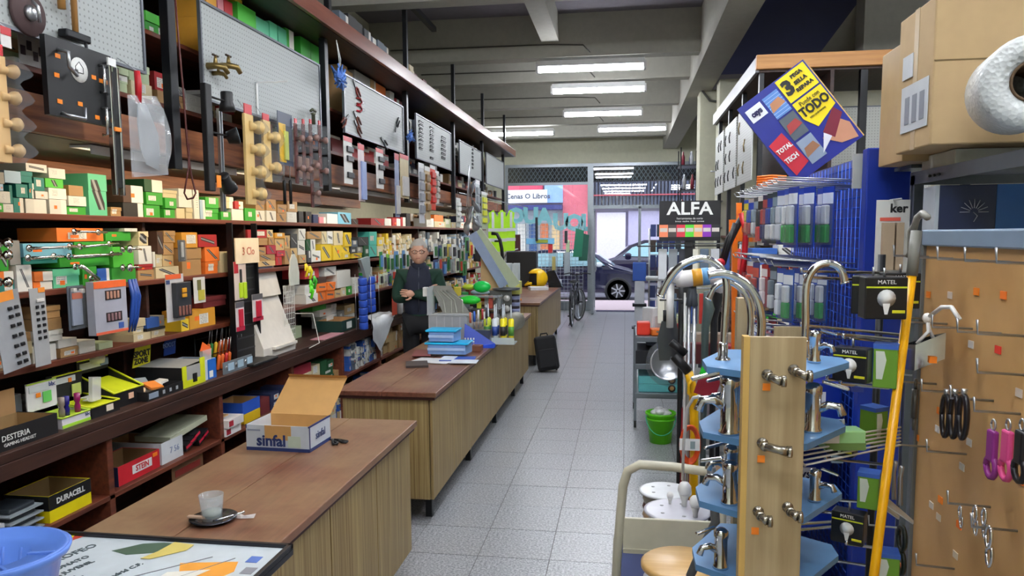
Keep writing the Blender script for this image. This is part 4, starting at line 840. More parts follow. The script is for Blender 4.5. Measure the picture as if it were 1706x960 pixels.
t = thing('blister_strip', 'grey display strip with three pale windows on the front edge of the ledge', 'strip', (-2.475, 4.5, .921)); MB().box(-.004, .004, -.2, .16, 0, .075).build('strip', mat('6f7880', .5), t)
for k in range(3): MB().box(.004, .008, -.15+.12*k, -.08+.12*k, .015, .062).build('window', mat('a8c4d8', .3), t); MB().lathe([(.0001, 0), (.012, 0), (.012, .004), (.0001, .004)], (.004, -.17+.12*k, .04), 10, M=Matrix.Rotation(math.pi/2, 4, 'Y')).build('coin', M_steel, t)
# black rack with the price sign
ya = yz(388, 500, -2.56)[0]; yb = yz(427, 500, -2.56)[0]
t = thing('black_rack', 'black slotted hanging rack with a glossy base below the cream sign', 'rack', (-2.56, (ya+yb)/2, .92)); h = (yb-ya)/2
MB().box(-.012, -.004, -h, h, .02, .82).build('panel', M_black, t)
for z in range(9): MB().box(-.004, -.001, -h+.02, h-.02, .09+.08*z, .1+.08*z).build('slot_bar', mat('303238', .4), t)
MB().box(-.02, .02, -h-.012, -h, 0, .95).box(-.02, .02, h, h+.012, 0, .95).build('upright', M_blackmetal, t); MB().box(-.12, .14, -h-.02, h+.02, 0, .02).build('base', M_black, t, .006)
t = thing('price_sign', 'cream sign reading 3 Clo on top of the black rack', 'sign', (-2.53, (ya+yb)/2, 1.6)); MB().box(-.004, .004, -h, h+.002, 0, .17).build('board', mat('e8d8bc', .5), t); text('3 Clo', .075, FX(.005, .01, .08), mat('b8604a'), t)
t = card('scissors_pack', 'lime handled garden scissors on a white and red card', 'pack', 389, 436, 409, 500, -2.53, 'd8c8c4', [('print', 0, 0, .35, .3, 'b82838', .001), ('blade', .45, .2, .6, .55, '2a2a2e', .006), ('handle', .35, .55, .58, .95, 'b8dc28', .012), ('handle', .68, .55, .92, .98, 'b8dc28', .012)])
for k, (a, b_, c, d) in enumerate(((392, 406, 503, 552), (420, 437, 490, 535))): card('knife_pack', ['red cutter on a white card under the lime scissors', 'red tool card hanging at the right side of the black rack'][k], 'pack', a, c, b_, d, -2.52, 'd8d4d8', [('header', 0, 0, 1, .2, '5a5a60', .002), ('tool', .3, .25, .75, .85, 'c41e3c', .012), ('print', 0, .85, 1, 1, 'b81e40', .002)])
# key-blank display (white, two tilted faces)
y0 = yz(432, 590, -2.5)[0]; y1 = yz(498, 570, -2.5)[0]; w = (y1-y0)*.8
t = thing('white_display', 'cream cardboard counter display with two slanted faces of small tools', 'display', (-2.5, (y0+y1)/2+.0, .92)); h = w/2; cw = mat('d8d4cc', .5)
MB().add([(0, -h, 0), (0, h, 0), (-.2, h, 0), (-.2, -h, 0), (0, -h, .07), (0, h, .07), (-.13, h, .42), (-.13, -h, .42), (-.2, h, .42), (-.2, -h, .42)], [(0, 1, 5, 4), (4, 5, 6, 7), (7, 6, 8, 9), (1, 2, 8, 6, 5), (3, 0, 4, 7, 9), (2, 3, 9, 8)]).build('lower_stand', cw, t)
MB().add([(-.1, -h, .42), (-.1, h, .42), (-.17, h, .72), (-.17, -h, .72), (-.18, -h, .42), (-.18, h, .42), (-.18, h, .72), (-.18, -h, .72)], [(0, 1, 2, 3), (0, 3, 7, 4), (1, 5, 6, 2), (2, 6, 7, 3), (4, 7, 6, 5)]).build('upper_stand', cw, t)
for k in range(4):
    yy = -h*.6+k*h*.4; MB().tube([(-.03, yy, .12), (-.07, yy+.01, .24)], .004, 5).build('tool', mat('50504e', .4, .4), t); MB().tube([(-.118, yy, .47), (-.14, yy+.015, .56)], .005, 5).build('tool', mat('8a6a60', .4), t)
MB().box(-.112, -.105, -h*.7, -h*.2, .33, .38, 0).build('red_print', mat('b83a48'), t); MB().box(-.148, -.14, 0, h*.8, .62, .68).build('blue_print', mat('8a9cc0'), t); MB().box(-.002, .03, -h*.5, h*.9, .05, .07).build('front_lip', cw, t)
# white oval board, yellow-green clips, wire rack
y, z = yz(489, 475, -2.5); t = thing('oval_board', 'white rounded board standing above the key display', 'board', (-2.5, y, z)); MB().prism([(-.075, 0), (.085, 0), (.09, .09), (.06, .19), (.02, .235), (-.015, .235), (-.055, .19), (-.08, .09)], .01, FX()).build('board', mat('c8ccc4', .4), t)
t = thing('wire_stand', 'white wire grid stand on the ledge behind the key display', 'rack', (-2.5, y, .921)); b = MB()
for k in range(7): b.tube([(-.04, -.09+.03*k, 0), (-.04, -.09+.03*k, z-.92)], .002, 4)
for k in range(12): b.tube([(-.042, -.09, .02+(z-.95)*k/11), (-.042, .09, .02+(z-.95)*k/11)], .002, 4)
b.tube([(.1, .02, 0), (.12, .17, .02), (.06, .2, .25), (-.04, .09, .26)], .003, 5).build('grid', M_white, t)
y, z = yz(505, 440, -2.47); 
for k, (dy, dz, c) in enumerate(((0, 0, 'e6c814'), (.05, -.02, 'd8d020'), (.03, -.13, '4ec81e'), (.08, -.1, '36a82a'), (-.01, -.17, '58d81e'))):
    t = thing('plastic_hanger', ['yellow clip at the upper left', 'yellow clip at the upper right', 'green clip in the middle', 'darker green clip on the right', 'lime clip at the lower left'][k]+' of the bunch beside the oval board', 'clip', (-2.45+.01*k, y+dy, z+dz)); MB().tube([(0, 0, 0), (.01, .02, -.04), (0, .0, -.1)], .011, 6).build('clip', mat(c, .35), t); MB().tube([(0, 0, 0), (.01, -.03, -.05)], .008, 6).build('jaw', mat(c, .35), t)
t = open_box('green_open_box', 'dark green open carton with white label farther along the ledge', -2.62, 6.55, .92, .24, .4, .1, '1c3c34'); MB().box(.121, .124, -.08, .04, .02, .08).build('label', mat('d8dcd8'), t)
tag(MB((-2.5, 6.1, .921)).box(-2.58, -2.46, 5.85, 6.3, .9205, .926).build('pink_folder', mat('c08a94', .5)), 'pink flat folder lying on the ledge', 'folder')
# white cloth hanging over ledge
t = thing('white_bag', 'crumpled white plastic bag draped over the ledge edge', 'bag', (-2.48, 7.4, .92)); vs = []; fs = []; r5 = random.Random(5); N = 12
for i in range(N):
    for j in range(N):
        u = i/(N-1); v = j/(N-1); x = -.12+.17*min(1, v*1.7); zz = .03+r5.uniform(0, .03) if v < .55 else .02-(v-.55)*.6*(1.2-abs(u-.35)*1.6); vs.append((x+r5.uniform(-.006, .006)+.012, -.45+.8*u*(1-.2*v), zz))
for i in range(N-1):
    for j in range(N-1): fs.append((i*N+j, (i+1)*N+j, (i+1)*N+j+1, i*N+j+1))
MB().add(vs, fs, 0, True).build('bag', mat('dfe4ea', .4), t)
# blue can spiral racks
for k, (px, py, n_) in enumerate(((604, 590, 7), (616, 520, 5))):
    y, z = yz(px, py, -2.4); t = thing('can_rack', ['lower', 'upper'][k]+' wire rack of blue cans standing beside the man', 'rack', (-2.38, y, max(z, .93) if k else .921)); 
    MB().tube([(-.05, -.06, 0), (-.05, -.06, .07*n_+.02)], .003, 4).tube([(.05, .07, 0), (.05, .07, .07*n_+.02)], .003, 4).build('wire', M_steel, t)
    for i in range(n_): MB().lathe([(.0001, 0), (.04, 0), (.042, .004), (.042, .055), (.04, .06), (.0001, .06)], (0, 0, .004+.068*i), 12, M=Matrix.Rotation(.12, 4, 'X')).build('blue_can', mat('2f55c0', .3), t)
y, z = yz(605, 435, -2.4); t = thing('grey_sack', 'grey mesh sack hung above the blue cans', 'sack', (-2.4, y, z)); MB().prism([(-.15, .02), (.1, .04), (.12, -.1), (.02, -.2), (-.06, -.08)], .03, FX()).build('sack', mat('8a9698', .6), t, .008)
# far ledge bits: orange panel, bottles
t = card('orange_folder', 'tall orange folder standing on the ledge beside the man', 'panel', 653, 488, 661, 525, -2.4, 'd8481e')
for k, (px, c) in enumerate(((676, 'dfe4ea'), (682, '2a3a5a'), (689, 'c8cdd0'))):
    p = U(px-10, 519, 0, -2.45); tag(MB((p.x, p.y, .92)).lathe([(.0001, .0), (.035, .0), (.038, .01), (.038, .12), (.015, .16), (.014, .2), (.0001, .2)], (p.x, p.y+.2*k, .921), 12).build('spray_bottle', mat(c, .3)), ['white', 'navy', 'pale grey'][k]+' bottle on the ledge behind the man', 'bottle')
# ---------------- blister cards hanging in front of the shelves by the man ----------------
k = 0
for row, (pa, pb, yc, hh, X) in enumerate(((632, 690, 437, 30, -2.45), (722, 775, 422, 24, -2.4), (722, 772, 444, 24, -2.35), (775, 800, 412, 26, -2.3), (632, 668, 462, 18, -2.42))):
    px = pa
    while px < pb:
        w = R.uniform(5, 9); c = R.choice(['dfe4e6', 'd8e2c8', '3a8a4a', '2c3c6a', 'd8c840', 'c8d0d8', '8a9a9c', 'e4e4e0'] if row != 0 else ['e0e4e8', '5a8ac0', '3a9a4a', '86c83c', 'dcdcd4']); y_ = yc+R.uniform(-5, 5)
        k += 1
        card('blister_card', f'{nth(k-1)} of the small hanging blister cards around the man', 'pack', px, y_-hh/2, px+w-1, y_+hh/2, X, c, [('tool', .3, .2, .7, .85, R.choice(['2a2a30', '2f6a3a', 'c04030', '5a8ac0', '9a9a9a']), .02)], group='blister cards hanging around the man'); px += w
# ---------------- open base shelves under the ledge ----------------
t = open_box('red_navy_box', 'red and navy open box reading STEIN on the lower left shelf', -2.62, 3.5, .53, .22, .34, .1, 'c81e2c', '8a6a44'); MB().box(-.11, .111, -.172, -.1695, 0, .1).build('navy_side', mat('1c2444'), t)
MB().box(.1105, .112, -.06, .1, .03, .075).build('logo_panel', M_white, t); text('STEIN', .042, FX(.1125, .02, .052), M_red, t, bold=.001); MB().box(.1105, .1125, .11, .15, .07, .09).build('sticker', M_orange, t)
t = open_box('white_open_box', 'white open cardboard box behind the red one on the lower left shelf', -2.68, 3.79, .53, .34, .2, .12, 'd4d8dc', 'a8845a'); text('7 56', .05, FX(.171, .02, .06), mat('8a98b8'), t)
t = open_box('black_yellow_box', 'black and yellow open box reading DURACELL low at the left edge', -2.6, 2.98, .53, .22, .26, .12, 'e6d400', '8a7048'); MB().box(.1101, .1115, -.13, .13, .055, .12).build('black_band', M_black, t); MB().box(-.11, .11, -.1325, -.1302, .055, .12).build('black_band', M_black, t); text('DURACELL', .036, FX(.1118, 0, .085), M_white, t, bold=.001)
for k in range(4): 
    t = thing('battery_pack', ['bottom', 'second', 'third', 'topmost'][k]+' battery pack of the pile beside the DURACELL box'.replace('DURACELL', 'black and yellow'), 'pack', (-2.6, 2.74, .53+.032*k)); MB().box(-.08, .1, -.09, .09, 0, .006).build('card', mat('9aa2a8', .4), t); MB().box(-.06, .08, -.07, .07, .006, .028).build('batteries', mat('2c3238', .4), t, .008)
t = tag(MB().box(-.1, .1, -.08, .08, 0, .1).build('white_carton', mat('d0d4d8', .5), loc=(-2.58, 2.52, .531)), 'white carton at the lower left edge of the picture', 'box'); text('ALONEX', .03, FX(.1008, 0, .05), M_black, t)
for k in range(5):
    tag(MB().box(-.13, .13, -.035, .035, -.02, .02, 0, Matrix.Rotation(.25+.04*k, 4, 'X')).box(.131, .132, -.03, .03, -.008, .008, 1, Matrix.Rotation(.25+.04*k, 4, 'X')).build('black_red_box', [mat('1c1a1e', .5), mat('c82440', .5)], loc=(-2.64, 3.95+.045*k, .563+.02*(k % 3)+.005)), f'black box with red end print, {nth(k)} of the slanting pile on the lower shelf', 'box', 'slanting black and red boxes')
t = tag(MB().box(-.12, .1, -.26, .12, -.012, .02, 0, Matrix.Rotation(.1, 4, 'X')).build('pale_long_box', mat('b9bda4', .5), loc=(-2.62, 4.05, .665)), 'long pale green box lying on the slanting black and red boxes', 'box')
for k, (y, zz, c, l) in enumerate(((4.36, .53, 'e8e4e4', 'lower white carton with red print on the lower shelf'), (4.36, .585, 'dcd8d8', 'upper white carton with crimson end on the lower shelf'))):
    tag(MB().box(-.1, .1, -.09, .1, 0, .05).box(.1, .102, -.08, -.03, .008, .042, 1).build('white_red_box', [mat(c, .5), mat('a82838')], loc=(-2.56+.02*k, y, zz+.001)), l, 'box')
t = open_box('blue_open_box', 'blue open box with folded flap on the lower shelf behind the big carton', -2.6, 4.68, .6, .2, .24, .08, '2a5ac0', 'c09a68'); t['label'] = 'blue open box on a yellow one, lower shelf behind the big carton'
tag(MB().box(-.1, .1, -.1, .12, 0, .068).build('yellow_box', mat('e4bc1c', .5), loc=(-2.6, 4.68, .531), bevel=.003), 'yellow box under the blue open box on the lower shelf', 'box')
card('price_board', 'brown board with dark red print leaning under the lower shelf', 'board', 285, 765, 338, 800, -2.5, '6a4a30', [('print', .1, .3, .9, .6, '7a2420', .002)])
# ---------------- near counter ----------------
CT = .835
t = thing('open_carton', 'white and blue open carton reading sinfal with raised brown flap on the near counter', 'box', (-1.66, 3.05, CT), math.radians(-2))
L, Wd, Hh = .3, .22, .115
wm = mat('c4ccd4', .5, 0, 'white_print'); cin = mat('c99a5c', .7, 0, 'corrugated')
for (x0, x1, y0, y1, h_) in ((0, L, 0, .004, Hh), (0, .004, .004, Wd, Hh), (L-.004, L, .004, Wd, Hh)): MB().box(x0, x1, y0, y1, .001, h_).build('side_panel', wm, t)
MB().box(.004, L-.004, .004, Wd-.004, .001, .005).build('bottom_panel', cin, t); MB().box(0, L, Wd-.004, Wd, .001, Hh).build('back_panel', cin, t)
MB().box(.09, .215, -.0012, 0, .05, Hh).build('front_notch', cin, t)
nav = mat('24366c', .5)
MB().box(0, L, -.0015, 0, 0, .015).box(L, L+.0015, 0, Wd, 0, .015).box(0, .004, -.0015, 0, .1, Hh+.001).box(L-.004, L+.0015, -.0015, Wd, Hh-.006, Hh+.001).box(L, L+.0015, .0, .008, 0, Hh).build('navy_edge', nav, t)
MB().add([(0, Wd, Hh), (L, Wd, Hh), (L+.03, Wd+.14, Hh+.15), (.03, Wd+.14, Hh+.15), (.035, Wd+.12, Hh+.165), (L+.035, Wd+.12, Hh+.165)], [(0, 1, 2, 3), (3, 2, 5, 4)]).build('lid_flap', cin, t)
text('sinfal', .07, frame((.12, -.0025, .045), (1, 0, 0), (0, 0, 1)), nav, t, bold=.002); text('sinfal', .05, frame((L+.0025, .11, .06), (0, 1, 0), (0, 0, 1)), nav, t)
MB().box(.008, .07, -.0025, -.0015, .088, .096).build('small_print', mat('8a94a8'), t); MB().box(.2, .26, -.0025, -.0015, .02, .07).build('pale_label', mat('bccab8'), t)
p = U(556, 735, 2, CT); t = thing('scissors', 'black-handled scissors lying on the near counter', 'scissors', (p.x, p.y, CT), 2.4)
for q in (-1, 1):
    MB().prism([(0, -.008*q), (.085, q*.003), (.0, .008*q)], .002, Matrix.Translation((0, 0, .003+.002*q))).build('blade', mat('4a4c52', .3, .8), t)
    MB().tube([(-.0, q*.004, .006), (-.03, q*.02, .007), (-.07, q*.035, .007), (-.08, q*.022, .007), (-.06, q*.01, .007), (-.03, q*.012, .007)], .006, 6).build('handle', M_black, t)
p = U(356, 868, 2, CT); t = thing('saucer', 'small dark metal saucer under the drinking glass', 'saucer', (p.x, p.y, CT)); MB().lathe([(.0001, .002), (.045, .002), (.075, .012), (.077, .014), (.045, .006), (.0001, .005)], n=28).build('plate', mat('4a4c54', .2, .7), t)
MB().tube([(.02, -.04, .016), (.05, -.02, .02), (.09, .04, .02)], .004, 6).build('spoon', M_chrome, t)
t = thing('drinking_glass', 'clear drinking glass with milky dregs on the dark saucer', 'glass', (p.x-.005, p.y, CT+.006)); MB().lathe([(.0001, .0), (.03, 0), (.032, .004), (.04, .085), (.0375, .085), (.029, .01), (.0001, .008)], n=24).build('glass', glassy('c8d4d8', .04, .28, 'drinking_glass'), t); MB().lathe([(.0001, .009), (.0285, .011), (.0305, .03), (.0001, .032)], n=20).build('dregs', mat('c4c8bc', .3), t)
tag(MB().box(-.035, .035, -.008, .008, 0, .009).build('sugar_sachet', mat('c9a890', .5), loc=(p.x-.045, p.y-.02, CT+.014), bevel=.003), 'folded pale sachet on the saucer left of the glass', 'sachet')
p = U(408, 863, 2, CT); tag(MB().add([(-.04, -.01, .001), (0, -.025, .006), (.035, -.005, .002), (.03, .02, .008), (-.01, .015, .001), (-.03, .02, .006)], [(0, 1, 5), (1, 4, 5), (1, 2, 4), (2, 3, 4)]).build('wrapper', glassy('ffffff', .1, .5, 'cellophane'), loc=(p.x, p.y, CT+.001)), 'crumpled clear wrapper beside the saucer', 'wrapper')
# framed poster lying on the counter
t = thing('framed_poster', 'black-framed poster with orange picture and dark lettering lying on the near counter', 'poster', (-1.37, 1.63, CT+.001)); a, b_ = .4, .4
fm = mat('16171f', .3); MB().box(-a, a, -b_, b_, 0, .02).box(-a, a, b_-.015, b_, .02, .035).box(-a, a, -b_, -b_+.015, .02, .035).box(-a, -a+.015, -b_, b_, .02, .035).box(a-.015, a, -b_, b_, .02, .035).build('frame', fm, t, .002)
MB().box(-a+.015, a-.015, -b_+.015, b_-.015, .02, .024).build('sheet', mat('cdd6da', .25), t)
Z0 = .0245; DZ = frame((0, 0, Z0), (.30, .954, 0), (-.954, .30, 0))
def flat(pts, c, n, z=Z0, h_=.0006): MB().prism(pts, h_, Matrix.Translation((0, 0, z))).build(n, mat(c, .4), t)
flat([(-.37, .37), (-.34, .385), (-.28, .385), (-.3, .33), (-.34, .3)], 'd84c3c', 'red_shape'); flat([(-.355, .385), (-.31, .385), (-.28, .3), (-.3, .26), (-.33, .27)], 'd8de28', 'yellow_shape', Z0+.001)
flat([(-.12, .3), (-.06, .36), (.0, .375), (.07, .37), (.06, .32), (.0, .3), (-.06, .28)], '44604e', 'green_foliage'); flat([(.03, .38), (.1, .37), (.1, .33), (.03, .26), (0, .26), (.02, .31)], 'd8c46a', 'yellow_shape', Z0+.0015)
flat([(.13, .25), (.29, .28), (.31, .22), (.2, .0), (.02, .0), (.1, .1), (.2, .13)], 'f0a23c', 'orange_picture'); flat([(.0, .13), (.1, .16), (.12, .1), (.02, .07), (.1, .0), (.0, .0), (-.08, .1)], 'ecae50', 'orange_picture'); flat([(.13, .19), (.24, .22), (.2, .13), (.12, .12)], 'e8e4d8', 'white_boat', Z0+.001)
for s_, x_, y_, z_ in (('XXXIV TROFEO', -.24, .2, .04), ('CAMPEONATO', -.19, .17, .027), ('DE HONOR JUVENIL', -.16, .12, .025), ('FINAL', -.11, .1, .034), ('Deportivo / Real Madrid C.F.', -.02, .1, .024)):
    text(s_, z_, Matrix.Translation((x_, y_, .0)) @ DZ, mat('3a4a50'), t, bold=.0005)
for k, (x_, y_, c) in enumerate(((.33, .3, '5a78c0'), (.35, .23, '8a8a90'), (.345, .17, 'c86a5a'), (.335, .1, '8aa0c8'), (.34, .04, 'd08a7a'))): MB().box(x_-.02, x_+.015, y_-.02, y_+.02, Z0, Z0+.0007, 0).build('logo_print', mat(c), t)
MB().tube([(.0, .1, Z0+.001), (.2, .3, Z0+.001)], .0012, 4).tube([(.05, -.02, Z0+.001), (.27, .3, Z0+.001)], .0012, 4).build('line_print', mat('8a8a90'), t)
# mop bucket
t = thing('mop_bucket', 'blue plastic mop bucket with slotted wringer at the lower left corner', 'bucket', (-1.45, 1.46, CT+.026)); t.scale = (1, 1, .86); bm = mat('5f86d8', .35, 0, 'blue_bucket'); Mz = Matrix.Rotation(.3, 4, 'Z')
MB().lathe([(.0001, 0), (.105, 0), (.135, .2), (.15, .215), (.155, .232), (.15, .236), (.14, .225), (.128, .2), (.1, .01), (.0001, .008)], n=36, M=Mz, sx=1.15).build('pail', bm, t)
MB().lathe([(.06, .1), (.066, .1), (.088, .21), (.128, .205), (.15, .237), (.142, .237), (.125, .215), (.082, .222), (.06, .1)], n=36, M=Mz, sx=1.15).build('wringer', bm, t)
for k in range(12):
    an = k*math.pi/6; MB().tube([(.064*math.cos(an)*1.1, .064*math.sin(an), .1), (.083*math.cos(an)*1.1, .083*math.sin(an), .21)], .006, 6, M=Mz).build('slat', bm, t)
MB().lathe([(.0001, .095), (.062, .095), (.062, .1), (.0001, .1)], n=24).build('wringer_floor', mat('16265a', .5), t)
MB().tube([(.17, -.05, .2), (.175, -.12, .12), (.06, -.19, .08), (-.08, -.18, .09)], .005, 6).build('handle', mat('8aa6b8', .3, .5), t)
for an in (-.9, -.5, .3): MB().box(.09, .15, -.004, .004, .212, .226, 0, Matrix.Rotation(an, 4, 'Z')).build('rib', bm, t, .002)
# ---------------- the man behind the counter ----------------
def skin(V_, E_, rad, sub=2):
    me = bpy.data.meshes.new('s'); me.from_pydata(V_, E_, []); o = bpy.data.objects.new('s', me); S.collection.objects.link(o)
    o.modifiers.new('k', 'SKIN'); sk = me.skin_vertices[0].data
    for i, r in enumerate(rad):
        rr = r if isinstance(r, tuple) else (r, r); sk[i].radius = rr
    sk[0].use_root = True; mo = o.modifiers.new('s', 'SUBSURF'); mo.levels = sub; mo.render_levels = sub
    bpy.context.view_layer.update(); ev = o.evaluated_get(bpy.context.evaluated_depsgraph_get()); m2 = ev.to_mesh()
    r = ([tuple(v.co) for v in m2.vertices], [tuple(p.vertices) for p in m2.polygons]); ev.to_mesh_clear()
    bpy.data.objects.remove(o); bpy.data.meshes.remove(me); return r
man = thing('person', 'grey-haired person in glasses, navy vest and green sweater, arms crossed behind the counter', 'person', (-2.07, 7.4, 0), math.radians(12))
M_skin = mat('d8a68e', .5, 0, 'skin'); M_swt = mat('16382c', .85, 0, 'green_wool'); M_vest = mat('1c2236', .8, 0, 'navy_quilt'); M_trs = mat('14151a', .8, 0, 'dark_trousers')
J = dict(hp=(0, .01, .84), pel=(0, .01, .93), sp=(0, .0, 1.08), ch=(0, .0, 1.26), nb=(0, .015, 1.42), nk=(0, 0, 1.5), ls=(-.17, .015, 1.385), le=(-.245, -.02, 1.12), lw=(.09, -.165, 1.225), rs=(.17, .015, 1.385), re=(.245, -.02, 1.12), rw=(-.05, -.205, 1.2),
    lh=(-.09, .01, .9), lk=(-.1, -.01, .5), la=(-.105, .02, .08), lt=(-.115, -.13, .035), rh=(.09, .01, .9), rk=(.1, -.01, .5), ra=(.105, .02, .08), rt=(.115, -.13, .035))
def limb(names, edges, rad, sub=2):
    n = names.split(); ix = {k: i for i, k in enumerate(n)}; return skin([J[k] for k in n], [tuple(ix[q] for q in e.split('-')) for e in edges.split()], rad, sub)
b = MB()
b.add(*limb('pel sp ch nb nk ls le lw rs re rw lh lk la lt rh rk ra rt', 'pel-sp sp-ch ch-nb nb-nk nb-ls ls-le le-lw nb-rs rs-re re-rw pel-lh lh-lk lk-la la-lt pel-rh rh-rk rk-ra ra-rt',
    [(.14, .1), (.13, .1), (.15, .11), (.066, .06), (.052, .052), .048, .045, .027, .048, .045, .027, .09, .06, .04, .03, .09, .06, .04, .03]), 0, True)
# head: a shaped ovoid joined to the neck
H0 = Vector((0, -.015, 1.605)); vs = []; fs = []; n, h_ = 28, 20
for i in range(h_+1):
    ph = math.pi*i/h_; z = -math.cos(ph); r = math.sin(ph)+1e-4
    for k in range(n):
        a = 2*math.pi*k/n; x, y = r*math.cos(a), r*math.sin(a)
        w = .088*(1-.18*max(0, -z-.1)); d = .098*(1-.12*max(0, -z)); f = max(0, -y)
        X_, Y_, Z_ = x*w, y*d+.012*z, z*.126
        if f > .5: 
            Y_ += .01*math.exp(-((abs(x)-.38)**2)/.02-((z-.08)**2)/.015)                       # eye sockets
            Y_ -= .022*math.exp(-(x*x)/.012-((z+.18)**2)/.02)+.008*math.exp(-(x*x)/.01-((z-.02)**2)/.03)   # nose
            Y_ -= .006*math.exp(-(x*x)/.06-((z+.48)**2)/.006)+.01*math.exp(-(x*x)/.08-((z+.82)**2)/.02)    # lips, chin
        vs.append((X_, Y_, Z_))
fs = [(i*n+k, i*n+(k+1) % n, (i+1)*n+(k+1) % n, (i+1)*n+k) for i in range(h_) for k in range(n)]
b.add(vs, fs, 0, True, Matrix.Translation(H0))
for s_ in (-1, 1): b.sph(H0+Vector((s_*.089, .01, -.005)), .026, 10, 0, (.35, .7, 1.1))
def hand(c, d, up, side):
    d = Vector(d).normalized(); up = Vector(up).normalized(); w = d.cross(up).normalized(); c = Vector(c)
    b.sph(c+d*.035, .04, 12, 0, (1, 1, 1), Matrix((d, w, up)).transposed().to_4x4() @ Matrix.Diagonal((1.1, .95, .42, 1)))
    for k in range(4):
        q = c+d*.06+w*(.03-.02*k); L_ = [.06, .07, .066, .052][k]; b.tube([q, q+d*L_*.5+up*.006, q+d*L_*.85-up*.008, q+d*L_-up*.02], [.009, .0088, .008, .006], 8)
    q = c+d*.015+w*side*.035; b.tube([q, q+d*.03+w*side*.025, q+d*.055+w*side*.03], [.011, .01, .008], 8)
hand(J['rw'], (-1, -.05, .12), (.1, -1, .1), -1); hand(J['lw'], (1, .2, .35), (.0, -1, .2), 1)
b.build('body', M_skin, man)
sw = MB(); sw.add(*limb('hp pel sp ch nb ls le lw rs re rw', 'hp-pel pel-sp sp-ch ch-nb nb-ls ls-le le-lw nb-rs rs-re re-rw', [(.15, .12), (.17, .13), (.16, .128), (.175, .135), (.1, .09), .088, .064, .038, .088, .064, .038]), 0, True)
sw.build('sweater', M_swt, man)
v = MB(); v.add(*skin([(0, .01, .9), (0, 0, 1.1), (0, 0, 1.27), (0, .012, 1.385), (-.1, .015, 1.39), (.1, .015, 1.39)], [(0, 1), (1, 2), (2, 3), (3, 4), (3, 5)], [(.182, .14), (.178, .14), (.192, .148), (.12, .105), (.095, .095), (.095, .095)]), 0, True)
v.build('vest', M_vest, man)
MB().lathe([(.075, 0), (.082, .02), (.07, .07), (.062, .075), (.066, .0)], (0, .008, 1.43), 20).build('collar', M_vest, man)
MB().tube([(0, -.142, 1.02), (0, -.145, 1.2), (0, -.1, 1.4), (0, -.075, 1.46)], .004, 5).build('zip', mat('5a5e6a', .4, .5), man)
tr = MB(); tr.add(*limb('pel lh lk la rh rk ra', 'pel-lh lh-lk lk-la pel-rh rh-rk rk-ra', [(.165, .12), (.105, .11), .078, .065, (.105, .11), .078, .065]), 0, True); tr.build('trousers', M_trs, man)
for s_ in (-1, 1): MB().sph((s_*.112, -.05, .04), .05, 12, 0, (.9, 2.3, .8)).build('shoe', M_black, man)
hr = MB(); vs = []; n, h_ = 28, 18; r6 = random.Random(2)
for i in range(h_+1):
    ph = math.pi*i/h_; z = -math.cos(ph); r = math.sin(ph)+1e-4
    for k in range(n):
        a = 2*math.pi*k/n; x, y = r*math.cos(a), r*math.sin(a); j = 1+r6.uniform(-.02, .03); vs.append((x*.096*j, (y*.108+.012*z+.006)*j, z*.138*j+.002))
fs = []
for i in range(h_):
    for k in range(n):
        a = 2*math.pi*(k+.5)/n; z = -math.cos(math.pi*(i+.5)/h_); y = math.sin(a)
        if z > .52-.15*abs(math.cos(a)) or (y > -.15 and z > -.45+.3*(y < .2)): fs.append((i*n+k, i*n+(k+1) % n, (i+1)*n+(k+1) % n, (i+1)*n+k))
hr.add(vs, fs, 0, True, Matrix.Translation(H0)).build('hair', mat('b9b4ae', .8, 0, 'grey_hair'), man)
g = MB(); e = H0+Vector((0, -.1, .01))
for s_ in (-1, 1):
    pts = [e+Vector((s_*.034+.025*math.cos(t_)*1.05, .002, .018*math.sin(t_))) for t_ in [i*math.pi/6 for i in range(13)]]; g.tube(pts, .0028, 5); g.tube([e+Vector((s_*.06, .003, .005)), H0+Vector((s_*.082, .0, .01)), H0+Vector((s_*.083, .03, .0))], .0025, 5)
g.tube([e+Vector((-.009, 0, .004)), e+Vector((.009, 0, .004))], .0025, 5).build('glasses', M_black, man)
for s_ in (-1, 1):
    MB().sph(H0+Vector((s_*.032, -.082, .01)), .012, 8, 0, (1.1, .6, .6)).build('eye', mat('e8e4e0', .3), man); MB().sph(H0+Vector((s_*.032, -.0895, .01)), .0045, 6).build('iris', mat('2c2a2c', .2), man)
MB().sph(H0+Vector((0, -.094, -.053)), .022, 10, 0, (1, .25, .22)).build('lips', mat('a8655a', .5), man)
# ---------------- middle counter goods ----------------
def ct(px, py, z=CT): return U(px, py, 2, z)
def box_on(name, lab, cat, x, y, z, sx, sy, sz, c, rz=0, bev=.003, group=None):
    return tag(MB().box(-sx/2, sx/2, -sy/2, sy/2, 0, sz, 0, Matrix.Rotation(rz, 4, 'Z')).build(name, mat(c, .5), bevel=bev, loc=(x, y, z+.0005)), lab, cat, group)
for k, (x, y, w, d, rz, c, l) in enumerate(((-1.5, 5.25, .16, .22, .3, '3c3230', 'dark brown folder at the near end of the middle counter papers'), (-1.42, 5.42, .3, .2, -.2, 'e2e4e6', 'white paper sheet on the middle counter'), (-1.25, 5.5, .26, .2, .1, '2a50b0', 'blue and white catalogue under the food boxes'), (-1.17, 5.36, .2, .14, .05, 'd8e0e8', 'pale magazine at the counter edge'), (-1.58, 5.7, .14, .3, .2, '8a4a4a', 'dark red leaflet at the back of the middle counter'))):
    t = box_on('paper', l, 'paper', x, y, CT+.004*k, w, d, .005 if k else .015, c, rz, 0)
    if k == 2: MB().box(-.13, -.02, -.08, .1, .0055, .006).build('white_print', mat('dfe6ee'), t); MB().box(.02, .12, -.09, -.05, .0055, .0062).build('red_print', mat('d8583c'), t)
